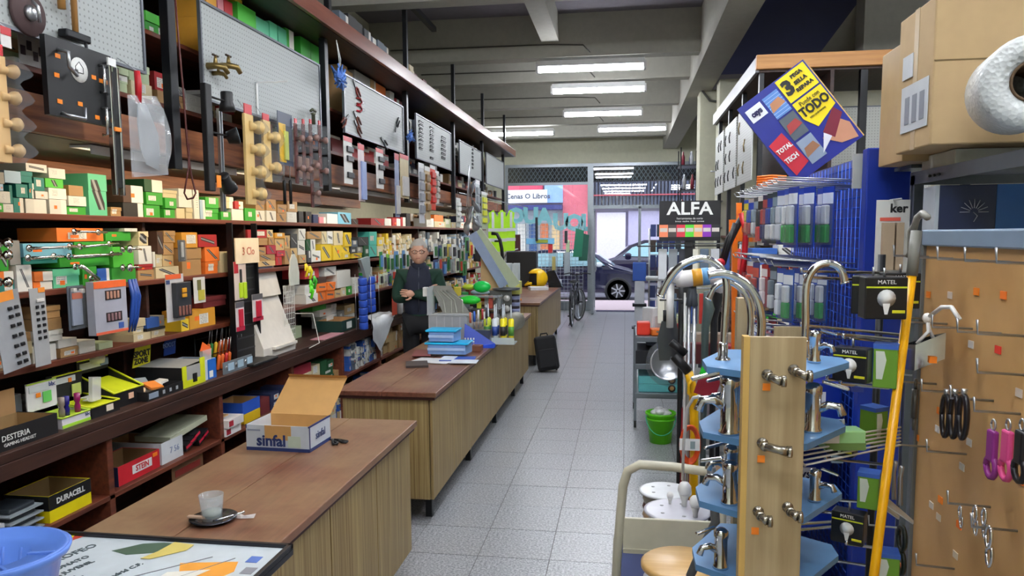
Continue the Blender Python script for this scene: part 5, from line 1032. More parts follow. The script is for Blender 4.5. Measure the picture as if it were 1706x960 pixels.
for k, (y, z, w, lab) in enumerate(((5.72, .0, .34, 'lower'), (5.72, .1, .24, 'upper'))):
    t = thing('food_container', f'{lab} translucent container with bright blue lid on the middle counter', 'container', (-1.37-.04*k, y, CT+.022+z)); bd = mat('7fa6dc', .25, 0, 'tinted_plastic'); a = w/2
    MB().prism([(-a+.02, -.09), (a-.02, -.09), (a, .09), (-a, .09)], .072).build('body', bd, t, .01); MB().box(-a-.006, a+.006, -.1, .1, .074, .09).build('lid', mat('18b4e8', .35), t, .008)
    MB().box(-a+.02, a-.02, -.098, -.094, .03, .05).build('band', mat('a9c4e8', .3), t)
t = box_on('wooden_block', 'small brown box beside the blue food containers', 'box', -1.19, 5.95, CT, .08, .1, .05, '7a4a34')
MBX = MB
t = thing('display_case', 'white metal display case with slanted crinkled silver cover on the middle counter', 'display', (-1.5, 6.35, CT)); gw = mat('c4c8cc', .35, .2, 'grey_metal')
MB().box(-.17, .17, -.12, .12, 0, .26).build('cabinet', gw, t, .004)
for k in range(5): MB().box(-.16+.068*k, -.1+.068*k, -.123, -.12, .01, .25).build('drawer_front', mat('a9aeb4', .35, .2), t)
MB().add([(-.04, -.12, .28), (.2, -.12, .28), (-.02, .1, .5), (-.2, .1, .5)], [(0, 1, 2, 3)]).build('silver_cover', mat('9a9b92', .3, .4, 'crinkled_silver'), t); 
for k in range(4): MB().tube([(-.02+.05*k, -.115, .285), (-.06+.05*k+.02*(k % 2), -.02, .38), (-.14+.03*k, .06, .46)], .006, 5).build('crinkle', mat('aeb0a6', .3, .4), t)
MB().box(-.18, -.174, -.12, .12, .26, .5).box(-.18, .2, -.13, -.12, .262, .275).build('side_wing', gw, t)
MB().box(-.22, -.18, -.11, -.05, .42, .5).build('switch_box', M_white, t, .006)
for k in range(5): tag(MB().tube([(0, 0, 0), (0, 0, .06)], .006, 6).tube([(0, 0, .06), (.0, .0, .15)], [.011, .009], 8, 1).build('pen', [M_steel, mat(['c86a4a', '3a6ac8', 'e0e0e0', 'a83a3a', '3a3a44'][k])], loc=(-1.3+.035*k, 6.22, CT+.14+.01*k)), ['orange', 'blue', 'white', 'red', 'charcoal'][k]+' pen in the rack in front of the display case', 'pen')
t = thing('pen_rack', 'clear pen rack in front of the white display case', 'rack', (-1.23, 6.24, CT)); MB().box(-.1, .1, -.04, .04, 0, .14).build('rack', mat('3c4254', .3), t); 
t = thing('blue_display', 'royal blue slanted card display with white pattern on the middle counter', 'display', (-1.14, 6.12, CT))
MB().add([(-.2, 0, 0), (.06, 0, 0), (.06, .06, .03), (-.2, .06, .2), (-.2, .1, 0), (.06, .1, 0)], [(0, 1, 2, 3), (1, 5, 2), (3, 2, 5, 4), (0, 3, 4), (0, 4, 5, 1)]).build('stand', mat('1c3fae', .45), t)
for k in range(12): MB().box(-.19+.012*(k % 4)*2, -.178+.012*(k % 4)*2, -.004, -.001, .02+.025*(k//4), .036+.025*(k//4)).build('pattern_print', M_white, t)
# cartridges
rk = thing('cartridge_rack', 'clear acrylic rack holding the silicone cartridges', 'rack', (-1.08, 6.42, CT)); MB().box(-.14, .14, -.09, .09, 0, .012).box(-.14, .14, -.092, -.088, .012, .06).build('rack', glassy('dce8ec', .05, .5, 'acrylic'), rk)
for k in range(7):
    i, j = k % 4, k//4; c = ['c8d63a', 'dfe4ea', 'f0e020', 'f0e020'][i]
    t = thing('silicone_cartridge', f'{["lime", "white and navy", "yellow", "yellow with green print"][i]} silicone cartridge, {["front", "back"][j]} row, {nth(i)} from the left', 'cartridge', (-1.19+.072*i, 6.38+.085*j, CT+.013))
    MB().lathe([(.0001, 0), (.025, 0), (.025, .2), (.012, .21), (.0001, .21)], n=14).build('tube', mat(c, .3), t); MB().lathe([(.009, .21), (.008, .24), (.0035, .33), (.0001, .331)], n=10).build('nozzle', mat('d4dce4', .3), t)
    MB().lathe([(.0253, .06), (.0256, .06), (.0256, .14), (.0253, .14)], n=14).build('label', mat(['3a7a3a', '2c4a9a', '2a2a2a', '5a9a3a'][i], .4), t)
# green toys
for k, (px, py, r, c, sc, l) in enumerate(((783, 500, .1, '24d83c', (1.1, .7, .45), 'bright green rounded item at the left of the toy pile'), (803, 478, .1, '1fd85a', (.9, .7, .6), 'bright green dome on top of the toy pile'), (781, 478, .05, 'c8e03a', (1.4, 1, .6), 'lime small item on the toy pile'), (806, 497, .07, 'f0642c', (1, .8, .5), 'orange item in the toy pile'), (800, 487, .08, 'a9c8d4', (1.3, .8, .4), 'pale grey blue tray in the toy pile'))):
    p = U(px, py, 1, 7.2+.12*k)
    tag(MB().sph((0, 0, 0), r, 14, 0, sc).build('plastic_dish', mat(c, .35), loc=p), l, 'toy')
t = thing('counter_stand', 'grey mesh tiered stand carrying the bright plastic toys', 'stand', (-1.42, 7.45, CT)); b = MB()
for z in (.08, .2, .32): b.box(-.25, .18, -.12, .12, z, z+.008)
for x in (-.24, .17):
    for y in (-.11, .11): b.tube([(x, y, 0), (x, y, .34)], .005, 5)
b.build('stand', mat('8a8f94', .4, .4), t)
for k in range(14): box_on('small_pack', f'{nth(k)} of the small packs crowding the tiered counter stand', 'pack', -1.63+.06*(k % 7), 7.38+.1*(k//7), CT+.09+.12*(k % 2), .04, .05, .06+.03*(k % 3), ['d8dce0', '8a9aa4', '3a3f48', 'c8d63a', 'e8e8e4', 'b04a3a', '9aa2a4'][k % 7], 0, .002, 'small packs on the counter stand')
# tilted sample panels
t = thing('sample_stand', 'tall slanted sample stand with tan back and silvery green panel on the middle counter', 'display', (-1.45, 7.9, CT))
MB().add([(-.08, 0, .2), (.18, 0, .2), (-.02, 0, .7), (-.08, 0, .75), (-.08, .03, .2), (.18, .03, .2), (-.02, .03, .7), (-.08, .03, .75)], [(0, 1, 2, 3), (4, 7, 6, 5), (0, 4, 5, 1), (1, 5, 6, 2), (2, 6, 7, 3), (3, 7, 4, 0)]).build('tan_back', mat('c8a574', .6), t)
def slab(p0, p1, w, th, c, n, metal=0):
    p0, p1 = Vector(p0), Vector(p1); d = (p1-p0).normalized(); s = Vector((1, 0, 0)); s = (s-d*s.dot(d)).normalized(); nn = d.cross(s); 
    MB().add([p0-s*w/2, p0+s*w/2, p1+s*w/2, p1-s*w/2, p0-s*w/2+nn*th, p0+s*w/2+nn*th, p1+s*w/2+nn*th, p1-s*w/2+nn*th], [(0, 1, 2, 3), (4, 7, 6, 5), (0, 4, 5, 1), (1, 5, 6, 2), (2, 6, 7, 3), (3, 7, 4, 0)]).build(n, mat(c, .35, metal), t)
slab((.3, -.04, .4), (-.12, -.02, .98), .12, .02, 'b9c3a2', 'green_panel'); slab((.18, -.06, .4), (-.16, -.05, .96), .1, .02, 'a4b4d4', 'silver_panel', .4)
MB().lathe([(.0001, 0), (.14, 0), (.15, .02), (.0001, .03)], (.2, -.02, .36), 20).build('round_tray', mat('70757a', .3, .6), t); MB().tube([(.2, 0, 0), (.2, 0, .36)], .02, 8).build('pole', gw, t)
for k in range(9):
    MB().lathe([(.0001, 0), (.035, 0), (.035, .008), (.0001, .008)], (.06+.08*(k % 3), -.13, .06+.11*(k//3)), 14, M=Matrix.Rotation(math.pi/2, 4, 'X')).build('lamp_disc', mat(['c8b48a', '8a8478', 'd0d0cc'][k % 3], .3, .3), t)
MB().box(.02, .27, -.12, -.1, 0, .36).build('disc_board', mat('5a5c58', .5), t)
t = thing('foil_roll', 'fat grey roll of mesh lying behind the cartridges on the middle counter', 'roll', (-1.1, 7.25, CT+.09)); MB().lathe([(.03, -.13), (.088, -.13), (.088, .13), (.03, .13), (.03, -.13)], n=24, M=Matrix.Rotation(math.radians(75), 4, 'Z') @ Matrix.Rotation(math.pi/2, 4, 'Y')).build('roll', mat('8f8d80', .5, .3), t)
t = thing('tube_tower', 'pale yellow topped cardboard tower with dark labelled tube near the counter end', 'display', (-1.2, 8.1, CT)); MB().box(-.09, .09, -.09, .09, 0, .075).build('yellow_base', mat('dcdc78', .5), t, .003); MB().box(-.075, .075, -.075, .075, .3, .44).build('yellow_top', mat('dcdc78', .5), t, .003); MB().lathe([(.0001, .075), (.06, .075), (.06, .3), (.0001, .3)], n=20).build('tube', mat('3a3440', .4), t)
for k in range(3): MB().lathe([(.0603, .1+.07*k), (.0606, .1+.07*k), (.0606, .14+.07*k), (.0603, .14+.07*k)], n=20).build('label', mat('9aa4d0', .4), t)
for k in range(4): box_on('white_pack', f'{["front left", "front right", "back left", "back right"][k]} white hanging pack above the pale yellow tower', 'pack', -1.32+.09*(k % 2), 8.42+.1*(k//2), CT, .07, .05, .62, 'd0d8dc', 0, .004)
# right of the man: blue carton with red lid on the ledge behind
t = box_on('blue_white_carton', 'blue carton with white print beside the man', 'box', -2.28, 8.4, .92, .2, .22, .27, '1f86c8'); MB().box(-.05, .05, -.113, -.11, .08, .2).build('white_print', M_white, t)
box_on('red_tray', 'red shallow tray on top of the blue carton beside the man', 'tray', -2.3, 8.42, 1.195, .3, .3, .04, 'c83a3a')
for k in range(6): box_on('ledge_pack', f'{nth(k)} small pack in the row right of the blue carton', 'pack', -2.2+.04*k, 8.9+.22*k, .92, .09, .1, .12+.04*(k % 3), ['e0e4e6', '2c62b8', 'd8c840', '2f8a4a', '7a3a30', 'dfe4e6'][k], .2*k)
# ---------------- far counter goods ----------------
C3 = .87
t = thing('helmet', 'yellow open-face motorcycle helmet with black lining on the far counter', 'helmet', (-1.47, 12.6, C3), math.radians(-72)); hy = mat('f2c210', .25, 0, 'yellow_shell')
vs = []; fs = []; n, h_ = 28, 16
for i in range(h_+1):
    ph = math.pi*i/h_; z = -math.cos(ph); r = math.sin(ph)+1e-4
    for k in range(n): a = 2*math.pi*k/n; vs.append((r*math.cos(a)*.15, r*math.sin(a)*.18, z*.17+.17))
for i in range(h_):
    for k in range(n):
        a = 2*math.pi*(k+.5)/n; z = -math.cos(math.pi*(i+.5)/h_); y = math.sin(a)
        if z < -.85 or (y < -.3 and -.7 < z < .5): continue
        fs.append((i*n+k, i*n+(k+1) % n, (i+1)*n+(k+1) % n, (i+1)*n+k))
hs = MB().add(vs, fs, 0, True).build('shell', hy, t); so = hs.modifiers.new('s', 'SOLIDIFY'); so.thickness = .012
MB().sph((0, .01, .17), .135, 20, 0, (1, 1.1, 1.1)).build('lining', mat('15130f', .9), t)
MB().tube([(-.12, -.13, .1), (0, -.2, .06), (.12, -.13, .1)], .022, 8).build('chin_bar', hy, t)
t = thing('black_case', 'large black upright case behind the yellow helmet', 'case', (-1.75, 13.1, C3)); MB().box(-.3, .22, -.15, .15, 0, .62).build('case', M_black, t, .02); MB().tube([(-.35, -.1, .5), (-.3, -.1, .62), (-.1, -.1, .66)], .015, 6).build('handle', mat('b8bcc0', .3, .5), t)
t = thing('card_terminal', 'black tilted screen on the far counter right of the helmet', 'screen', (-1.2, 12.95, C3)); MB().prism([(-.1, 0), (.14, 0), (.0, .3), (-.13, .28)], .12, frame((0, 0, 0), (1, 0, 0), (0, 0, 1))).build('screen', mat('16181e', .2), t, .01)
box_on('white_register_box', 'white box at the far end of the far counter', 'box', -1.18, 13.42, C3, .1, .14, .1, 'd8dce0'); box_on('white_papers', 'white papers under the black tilted screen', 'paper', -1.42, 12.3, C3, .3, .25, .05, 'dfe4e8', .3)
t = thing('yellow_tube_pack', 'clear pack of tall pale yellow tubes at the end of the far counter', 'pack', (-1.24, 13.25, C3+.1)); MB().box(-.04, .02, -.02, .02, 0, .42).build('tube', mat('e0d070', .4), t); MB().box(-.1, .06, -.04, .04, -.1, .5).build('plastic_wrap', M_film, t)
tag(MB().box(-.12, .12, -.08, .08, 0, .03, 0, Matrix.Rotation(.4, 4, 'Z')).box(-.08, .02, -.1, -.02, .03, .05).build('orange_bag', mat('f09028', .5), loc=(-1.55, 10.25, C3+.001), bevel=.01), 'orange flat bag at the near end of the far counter', 'bag')
# suitcase
t = thing('suitcase', 'black soft suitcase leaning against the far counter', 'suitcase', (-.97, 9.62, 0), .15, rot=(-.12, -.14, .15)); MB().box(-.14, .14, -.1, .1, .02, .47).build('body', mat('101014', .7, 0, 'black_canvas'), t, .035)
MB().box(-.11, .11, -.125, -.1, .06, .3).build('pocket', mat('16161b', .7), t, .015); MB().tube([(-.05, 0, .46), (-.04, 0, .5), (.04, 0, .5), (.05, 0, .46)], .01, 6).build('handle', M_black, t); MB().tube([(.141, -.05, .05), (.143, -.05, .42)], .004, 5).build('zip', mat('55585e', .4), t)
for x in (-.1, .1): MB().lathe([(.0001, -.012), (.022, -.012), (.022, .012), (.0001, .012)], (x, .06, .022), 12, M=Matrix.Rotation(math.pi/2, 4, 'Y')).build('wheel', M_black, t)
# hi-vis vests
hv = mat('b4f018', .6, 0, 'fluorescent_fabric'); sil = mat('c4c8c8', .35, .4, 'reflective_tape')
for k, (px, py, s_) in enumerate(((828, 350, 1.0), (843, 350, 1.02))):
    p = U(px, py, 1, 10.4+.25*k); t = thing('safety_vest', ['nearer fluorescent yellow safety vest on a hanger, partly behind the sample stand', 'farther fluorescent yellow safety vest with silver tape'][k], 'vest', p, .3)
    h_ = .58; MB().prism([(-.12, -h_), (.12, -h_), (.13, -.2), (.1, -.16), (.12, -.04), (.05, .0), (0, -.1), (-.05, 0), (-.12, -.04), (-.1, -.16), (-.13, -.2)], .03, frame((0, 0, 0), (1, 0, 0), (0, 0, 1))).build('fabric', hv, t, .008)
    for z in (-.3, -.44): MB().box(-.131, .131, -.034, .004, z, z+.045).build('reflective_band', sil, t)
    for x in (-.08, .05): MB().box(x, x+.035, -.034, -.03, -.25, -.03).build('reflective_band', sil, t)
    MB().tube([(0, -.015, -.02), (0, -.015, .06), (.02, -.015, .09), (.03, -.015, .07)], .004, 5).build('hanger', M_steel, t)
tag(MB((0, 0, 0)).tube([U(px, py, 1, 9.6) for px, py in ((819, 389), (828, 390), (833, 400), (836, 415), (838, 440))], .022, 8).tube([U(px, py, 1, 9.6) for px, py in ((824, 402), (834, 402))], .012, 6).build('hand_saw_frame', M_black), 'black curved frame in front of the safety vests', 'tool')
tag(MB().box(-.08, .08, -.06, .06, -.1, .1).build('black_pouch', mat('1c1d22', .6), loc=U(798, 425, 1, 11.5), bevel=.02), 'black pouch hanging left of the slanted sample stand', 'pouch')
# wire along the goods
tag(MB().tube([(-2.0, 9.0, 2.29), (-1.75, 13.6, 2.27)], .006, 5).build('display_rod', M_steel), 'thin steel rod strung across the hanging goods near the window', 'rod')
# ---------------- bicycle ----------------
bk = thing('bicycle', 'dark city bicycle leaning beside the far counter at the shop window', 'bicycle', (-.97, 14.9, 0), 0); bkm = mat('1a1c24', .35, .3, 'bike_paint')
def wheel(c, rz):
    Mx = Matrix.Translation(c) @ Matrix.Rotation(rz, 4, 'Z') @ Matrix.Rotation(math.pi/2, 4, 'Y'); w = MB()
    w.lathe([(.3, -.018), (.33, -.016), (.345, 0), (.33, .016), (.3, .018), (.3, -.018)], n=32, M=Mx).build('tyre', M_black, bk); w2 = MB(); w2.lathe([(.285, -.01), (.3, -.012), (.3, .012), (.285, .01), (.285, -.01)], n=32, M=Mx).build('rim', M_steel, bk)
    s_ = MB()
    for k in range(16): a = k*math.pi/8; s_.tube([Mx @ Vector((0, 0, .02*(-1)**k)), Mx @ Vector((.288*math.cos(a), .288*math.sin(a), 0))], .0015, 3, caps=False)
    s_.lathe([(.0001, -.04), (.02, -.04), (.02, .04), (.0001, .04)], n=10, M=Mx).build('spokes', M_steel, bk)
F_, B_ = Vector((.03, .52, .345)), Vector((-.04, -.5, .345)); wheel(F_, -.35); wheel(B_, -.05)
bb = Vector((-.02, -.1, .3)); st = Vector((-.03, -.22, .78)); hd = Vector((.01, .33, .82)); hd2 = Vector((.012, .36, .7))
MB().tube([bb, st], .016, 8).tube([bb, hd2], .018, 8).tube([st, hd], .016, 8).tube([st, B_], .009, 6).tube([bb, B_], .01, 6).tube([hd+Vector((0, 0, .1)), hd, hd2, F_+Vector((0, -.03, .2)), F_], .016, 8).build('frame', bkm, bk)
MB().tube([(-.26, .2, .98), (-.14, .27, 1.0), (0, .31, .95), (.16, .33, 1.0), (.28, .28, .98)], .012, 8).build('handlebar', M_black, bk); MB().sph((-.03, -.23, .86), .08, 12, 0, (1, 1.7, .4)).build('saddle', M_black, bk)
MB().tube([st, st+Vector((-.0, -.01, .08))], .012, 6).build('seat_post', M_steel, bk); MB().tube([(-.04, -.42, .25), (-.1, -.46, .01)], .009, 6).build('kickstand', M_blackmetal, bk); MB().lathe([(.0001, -.006), (.09, -.006), (.09, .006), (.0001, .006)], bb+Vector((.03, 0, 0)), 20, M=Matrix.Rotation(math.pi/2, 4, 'Y')).build('chainring', M_steel, bk)
for s_ in (-1, 1): MB().box(-.04+s_*.1, .04+s_*.1, -.15+s_*.12, -.07+s_*.12, .3+s_*.13, .32+s_*.13).build('pedal', M_black, bk)
MB().tube([Vector((-.05, -.5, .345))+Vector((0, .4*math.cos(a), .4*math.sin(a))) for a in [math.pi*(.15+.1*i) for i in range(8)]], .02, 6).build('mudguard', bkm, bk)
# ---------------- shop front ----------------
fr = mat('8d949a', .35, .5, 'aluminium'); pane = clear_pane()
w1 = struct(MB().box(-2.8, -.83, 17.56, 17.64, 3.33, 3.4).box(-2.8, -2.74, 17.56, 17.64, 0, 3.33).box(-.87, -.74, 17.54, 17.66, 0, 3.4).box(-2.74, -.87, 17.56, 17.64, 0, .22).box(-2.74, -.87, 17.57, 17.63, 2.92, 2.98).build('window_1', fr))
MB().box(-2.74, -.87, 17.6, 17.606, .22, 2.92).box(-2.74, -.87, 17.6, 17.606, 2.98, 3.33).build('pane', pane, w1)
w2 = struct(MB().box(-.74, 1.75, 17.56, 17.64, 3.33, 3.4).box(.29, .35, 17.56, 17.64, 0, 2.4).box(1.69, 1.75, 17.56, 17.64, 0, 3.33).box(-.74, 1.69, 17.56, 17.64, 2.36, 2.44).box(.35, 1.69, 17.56, 17.64, 0, .1).build('window_2', fr))
MB().box(.35, 1.69, 17.6, 17.606, .1, 2.36).build('pane', pane, w2); MB().box(-.74, 1.69, 17.6, 17.606, 2.44, 3.33).build('pane', pane, w2)
d1 = struct(MB().box(-.74, -.7, 16.7, 17.55, .05, 2.32).build('door_1', glassy('e8f0f4', .03, .2, 'door_glass')))
MB().box(-.75, -.69, 16.64, 16.7, .02, 2.34).box(-.75, -.69, 17.5, 17.54, .02, 2.34).box(-.75, -.69, 16.7, 17.5, 2.3, 2.34).box(-.75, -.69, 16.7, 17.5, .02, .08).build('door_frame', fr, d1); MB().tube([(-.66, 16.75, .95), (-.64, 16.75, 1.0), (-.64, 16.75, 1.2), (-.66, 16.75, 1.25)], .012, 6).build('door_handle', M_steel, d1)
MB().box(-.66, .27, 17.3, 17.56, .001, .012).build('door_mat', mat('3a3550', .9), floor)
struct(MB().box(-2.8, 1.75, 17.72, 18.02, 3.0, 3.4).build('trim_1', mat('0b0e12', .7, 0)))
lt = MB()
for k in range(46):
    x = -2.75+.1*k
    lt.box(-.008, .008, 0, .01, -.24, .24, 0, Matrix.Translation((x, 17.7, 3.2)) @ Matrix.Rotation(.6, 4, 'Y')); lt.box(-.008, .008, 0, .01, -.24, .24, 0, Matrix.Translation((x, 17.712, 3.2)) @ Matrix.Rotation(-.6, 4, 'Y'))
sg = tag(stuff(lt.build('shutter_lattice', mat('5f6a72', .4, .5))), 'dark diamond lattice of the rolled security shutter above the window', 'shutter')
# letters painted on the glass
t = thing('window_lettering', 'large pale blue outlined letters painted on the shop window', 'lettering', (-2.0, 17.58, 2.15)); lm = mat('9ae4f0', .4)
for s_, x, z, q in (('O', -.55, .06, .46), ('U', -.2, .05, .5), ('A', .12, .03, .5), ('U', .5, -.1, .5), ('O', .82, -.12, .5), ('L', 1.1, -.12, .5)): text(s_, q, frame((x, 0, z), (1, 0, 0), (0, 0, 1)), lm, t, name='letter', bold=.03)
# wire grid with goods at the window
t = thing('wire_grid', 'white wire grid partition with hanging goods in front of the shop window', 'grid', (-1.6, 16.0, 1.2)); b = MB(); r7 = random.Random(4)
for k in range(23): b.tube([(-1.05+.08*k, 0, -1.2), (-1.05+.08*k, 0, .82)], .004, 3)
for k in range(22): b.tube([(-1.05, .006, .82-.08*k), (.71, .006, .82-.08*k)], .004, 3)
b.build('grid', mat('d4dadd', .4), t)
for k, (px, py, w, h_, c, l) in enumerate(((862, 405, .13, .36, '4a2024', 'dark red pack hanging on the wire grid'), (917, 412, .09, .26, 'd83038', 'bright red cylinder pack hanging on the wire grid'), (873, 428, .42, .22, '4a9ae8', 'sky blue bag hanging on the wire grid'), (900, 402, .6, .12, '7fc4f0', 'light blue long banner on the wire grid'), (946, 412, .08, .3, 'c8dcb0', 'pale green pack hanging on the wire grid'), (903, 402, .25, .07, '9aa83a', 'olive pack hanging on the wire grid'), (864, 447, .4, .4, 'b4b8b8', 'grey sheet of small fittings on the wire grid'), (943, 395, .06, .26, '2a3034', 'black tool hanging on the wire grid'), (894, 382, .05, .5, '23262c', 'thin black rod hanging on the wire grid'), (945, 440, .12, .5, 'a4b0b8', 'grey long pack hanging on the wire grid'))):
    p = U(px, py, 1, 15.95-.01*k); tag(MB().box(-w/2, w/2, -.02, .02, -h_/2, h_/2).build('hanging_pack', mat(c, .45), loc=p, bevel=.006), l, 'pack')
for k, (px, py, c) in enumerate(((963, 405, '1f7a5c'), (972, 412, '1c5c4a'))): t = thing('green_bag', ['nearer', 'farther'][k]+' dark green bag hanging beside the door post', 'bag', U(px, py, 1, 15.4+.3*k)); MB().prism([(-.1, -.28), (.08, -.28), (.12, .25), (-.04, .3)], .08, frame((0, 0, 0), (1, 0, 0), (0, 0, 1))).build('bag', mat(c, .6), t, .02); MB().tube([(.0, 0, .28), (.02, 0, .4), (.05, 0, .28)], .006, 5).build('strap', M_black, t)
# ---------------- street ----------------
struct(MB().box(-12, 12, 18.02, 20.6, -.14, -.02).build('pavement', mat('b9a4a8', .8, 0, 'pavement'))); struct(MB().box(-16, 16, 20.6, 31, -.3, -.14).build('road', mat('6c6a74', .85, 0, 'asphalt')))
def car(name, lab, x, y, z, s, c, L_=4.2, H_=1.5, W_=1.75, f=1):
    t = thing(name, lab, 'car', (x, y, z)); cm = mat(c, .15, .3, 'car_paint', Coat_Weight=1.0); gm = mat('8fb4bc', .08, .2, 'car_glass')
    P_ = [(-.5, .2), (-.5, .52), (-.46, .62), (-.37, .66), (-.3, .94), (-.2, 1.0), (.08, 1.0), (.19, .9), (.3, .68), (.43, .58), (.49, .48), (.5, .2)]
    pts = [(f*a*L_, b_*H_) for a, b_ in P_]; fs = []; vs = []
    secs = [(-1, .9), (-.96, 1), (.96, 1), (1, .9)]; n = len(pts)
    for q, sc in secs:
        for (a, b_) in pts:
            tp = 1-.22*max(0, (b_/H_-.62)/.38); vs.append((a, q*W_/2*tp, b_*(sc if abs(q) == 1 and b_ > .5*H_ else 1)))
    for i in range(3): fs += [(i*n+k, i*n+(k+1) % n, (i+1)*n+(k+1) % n, (i+1)*n+k) for k in range(n)]
    fs += [tuple(range(n)), tuple(range(3*n, 4*n))]
    MB().add(vs, fs).build('body', cm, t, .03)
    for q in (-1, 1):
        wn = [(f*a*L_, b_*H_) for a, b_ in ((-.33, .68), (-.27, .92), (-.05, .95), (-.05, .68))]; w2_ = [(f*a*L_, b_*H_) for a, b_ in ((-.03, .68), (-.03, .95), (.07, .94), (.17, .86), (.24, .7))]
        for w_ in (wn, w2_): MB().add([(a, q*(W_/2*(1-.22*max(0, (b_/H_-.62)/.38))+.004), b_) for a, b_ in w_], [tuple(range(len(w_)))]).build('window', gm, t)
        for a in (-.32, .33):
            Mx = Matrix.Translation((f*a*L_, q*(W_/2-.08), .32)) @ Matrix.Rotation(math.pi/2, 4, 'X')
            wh = MB().lathe([(.2, -.1), (.31, -.1), (.33, -.07), (.33, .07), (.31, .1), (.2, .1), (.2, -.1)], n=24, M=Mx).lathe([(.33, -.12), (.38, -.1), (.38, .1), (.33, .1)], n=24, M=Mx).build('tyre', M_black, t)
            MB().lathe([(.0001, -.04), (.2, -.06), (.2, .06), (.0001, .04)], n=20, M=Mx).build('wheel_disc', mat('3a3c42', .4, .5), t)
            sp = MB()
            for k in range(7): an = k*2*math.pi/7; sp.box(.03, .2, -.02, .02, -.105, .105, 0, Mx @ Matrix.Rotation(an, 4, 'Z'))
            sp.lathe([(.19, -.1), (.215, -.1), (.215, .1), (.19, .1), (.19, -.1)], n=24, M=Mx).build('wheel_spokes', mat('b4b8be', .3, .6), t)
        MB().sph((f*.2*L_, q*(W_/2+.08), .72*H_), .1, 10, 0, (1.1, .5, .7)).build('mirror', mat('c8d4d8' if s else c, .2), t)
        MB().box(f*.05*L_-.06, f*.05*L_+.06, q*(W_/2+.0), q*(W_/2+.02), .55*H_, .57*H_).build('door_handle', M_steel, t)
        MB().sph((f*.455*L_, q*.62, .47*H_), .12, 10, 0, (1.2, .8, .6)).build('headlight', mat('d8e4ea', .1), t)
    MB().add([(f*.19*L_+f*.01, -.6, .9*H_), (f*.19*L_+f*.01, .6, .9*H_), (f*.3*L_+f*.012, .66, .69*H_), (f*.3*L_+f*.012, -.66, .69*H_)], [(0, 1, 2, 3)]).build('windscreen', gm, t)
    return t
car('car', 'nearer dark blue car outside the door, wheel and bonnet in view', -1.55, 22.2, -.14, 1, '1b1c3a', 4.1, 1.48)
car('car', 'farther dark violet car parked across the street', .95, 25.6, -.14, 0, '2a2440', 4.3, 1.72, f=-1)
bld = thing('shop_building', 'pink and white shop building across the street with signboard and blue awning edge', 'building', (0, 29, 0)); o = bld.location
MB(o).box(-10, 8, 29.6, 30, -.2, 9).build('wall', mat('b9b2c4', .8), bld)
MB(o).box(-9, -3.2, 29.4, 29.6, 3.1, 4.9).build('pink_fascia', mat('c84a62', .6), bld); MB(o).box(-2.4, -1.4, 29.2, 29.6, -.1, 6).build('pink_pillar', mat('d8707c', .7), bld)
sgn = MB(o).box(-6.2, -3.0, 29.1, 29.4, 3.0, 3.5).build('signboard', mat('f4f4f8', .4), bld); text('Cenas O Libros', .27, frame((-3.75, 29.09, 3.25), (1, 0, 0), (0, 0, 1)), mat('55555e'), sgn, org=o, bold=.006)
MB(o).box(-3.1, -2.4, 29.15, 29.3, 3.0, 4.0).build('picture_window', mat('8fb0e4', .3), bld); MB(o).box(-4.6, -2.4, 28.6, 29.2, 2.72, 2.9).build('awning_edge', mat('3c3f7a', .6), bld)
MB(o).box(-6.2, -2.4, 29.5, 29.62, .5, 2.7).build('shop_window', mat('a9b4ba', .2), bld)
for k in range(8): MB(o).box(-6.0+.45*k, -5.7+.45*k, 29.4, 29.5, .8+.1*(k % 3), 2.2+.1*(k % 2)).build('window_goods', mat(['c8603c', 'e0b078', '5a3a3a', '7ab0d8', 'd8d4c8', '3a5a8a', 'd87a4a', 'e8c890'][k], .6), bld)
MB(o).box(-2.4, 8, 29.3, 29.6, 3.9, 6).build('dark_canopy', mat('353a4a', .6), bld)
for k in range(56): MB(o).box(-1.4+.13*k, -1.32+.13*k, 29.05, 29.3, 2.75, 3.9).build('canopy_slat', mat('4c5264', .6), bld)
MB(o).box(-1.4, 6.2, 28.95, 29.05, 3.22, 3.27).build('red_strip', mat('b8505a'), bld); MB(o).box(-1.1, -.0, 29.3, 29.62, .7, 2.6).build('white_shutter', mat('e8e0f0', .6), bld); MB(o).box(.1, 3, 29.4, 29.62, .5, 2.65).build('lilac_shutter', mat('c4bcd8', .6), bld)
MB(o).box(-1.2, 3.2, 29.0, 29.5, .35, .6).build('ledge', mat('55506a'), bld)
# ---------------- right side: storage front, void, shelving ----------------
rd = thing('storage_shelving', 'right-hand storage frame with grey fascia and orange pine plank on top', 'shelving', (1.7, 8.5, 0)); o = rd.location
MB(o).box(1.1, 1.13, 6.9, 10.1, 3.16, 3.29).build('fascia', mat('8f8f94', .4, 0, 'grey_fascia'), rd, .003); MB(o).box(1.1, 2.9, 6.85, 6.9, 3.18, 3.3).build('top_plank', M_pine, rd, .004)
MB(o).box(1.13, 2.9, 6.9, 10.1, 3.16, 3.19).build('deck_board', M_darkwood, rd)
for y in (6.95, 7.9, 8.9, 9.8):
    MB(o).box(1.14, 1.18, y-.03, y+.03, 0, 3.16).build('post', M_blackmetal, rd, .003)
for x in (2.0, 2.85): MB(o).box(x-.03, x+.03, 6.92, 6.98, 0, 3.16).build('post', M_blackmetal, rd, .003)
for z in (.35, .7, 1.05, 1.4, 1.75): MB(o).box(1.2, 1.7, 6.95, 10.1, z-.025, z).build('shelf_board', M_shelfwood, rd)
MB(o).box(1.72, 1.75, 6.9, 10.1, 0, 3.16).build('back_panel', M_darkwood, rd)
MB(o).box(1.76, 2.9, 7.6, 7.63, 0, 3.1).build('back_panel', mat('cfccb8', .7), rd)
M_pegw = mk_peg('cdd0cc')
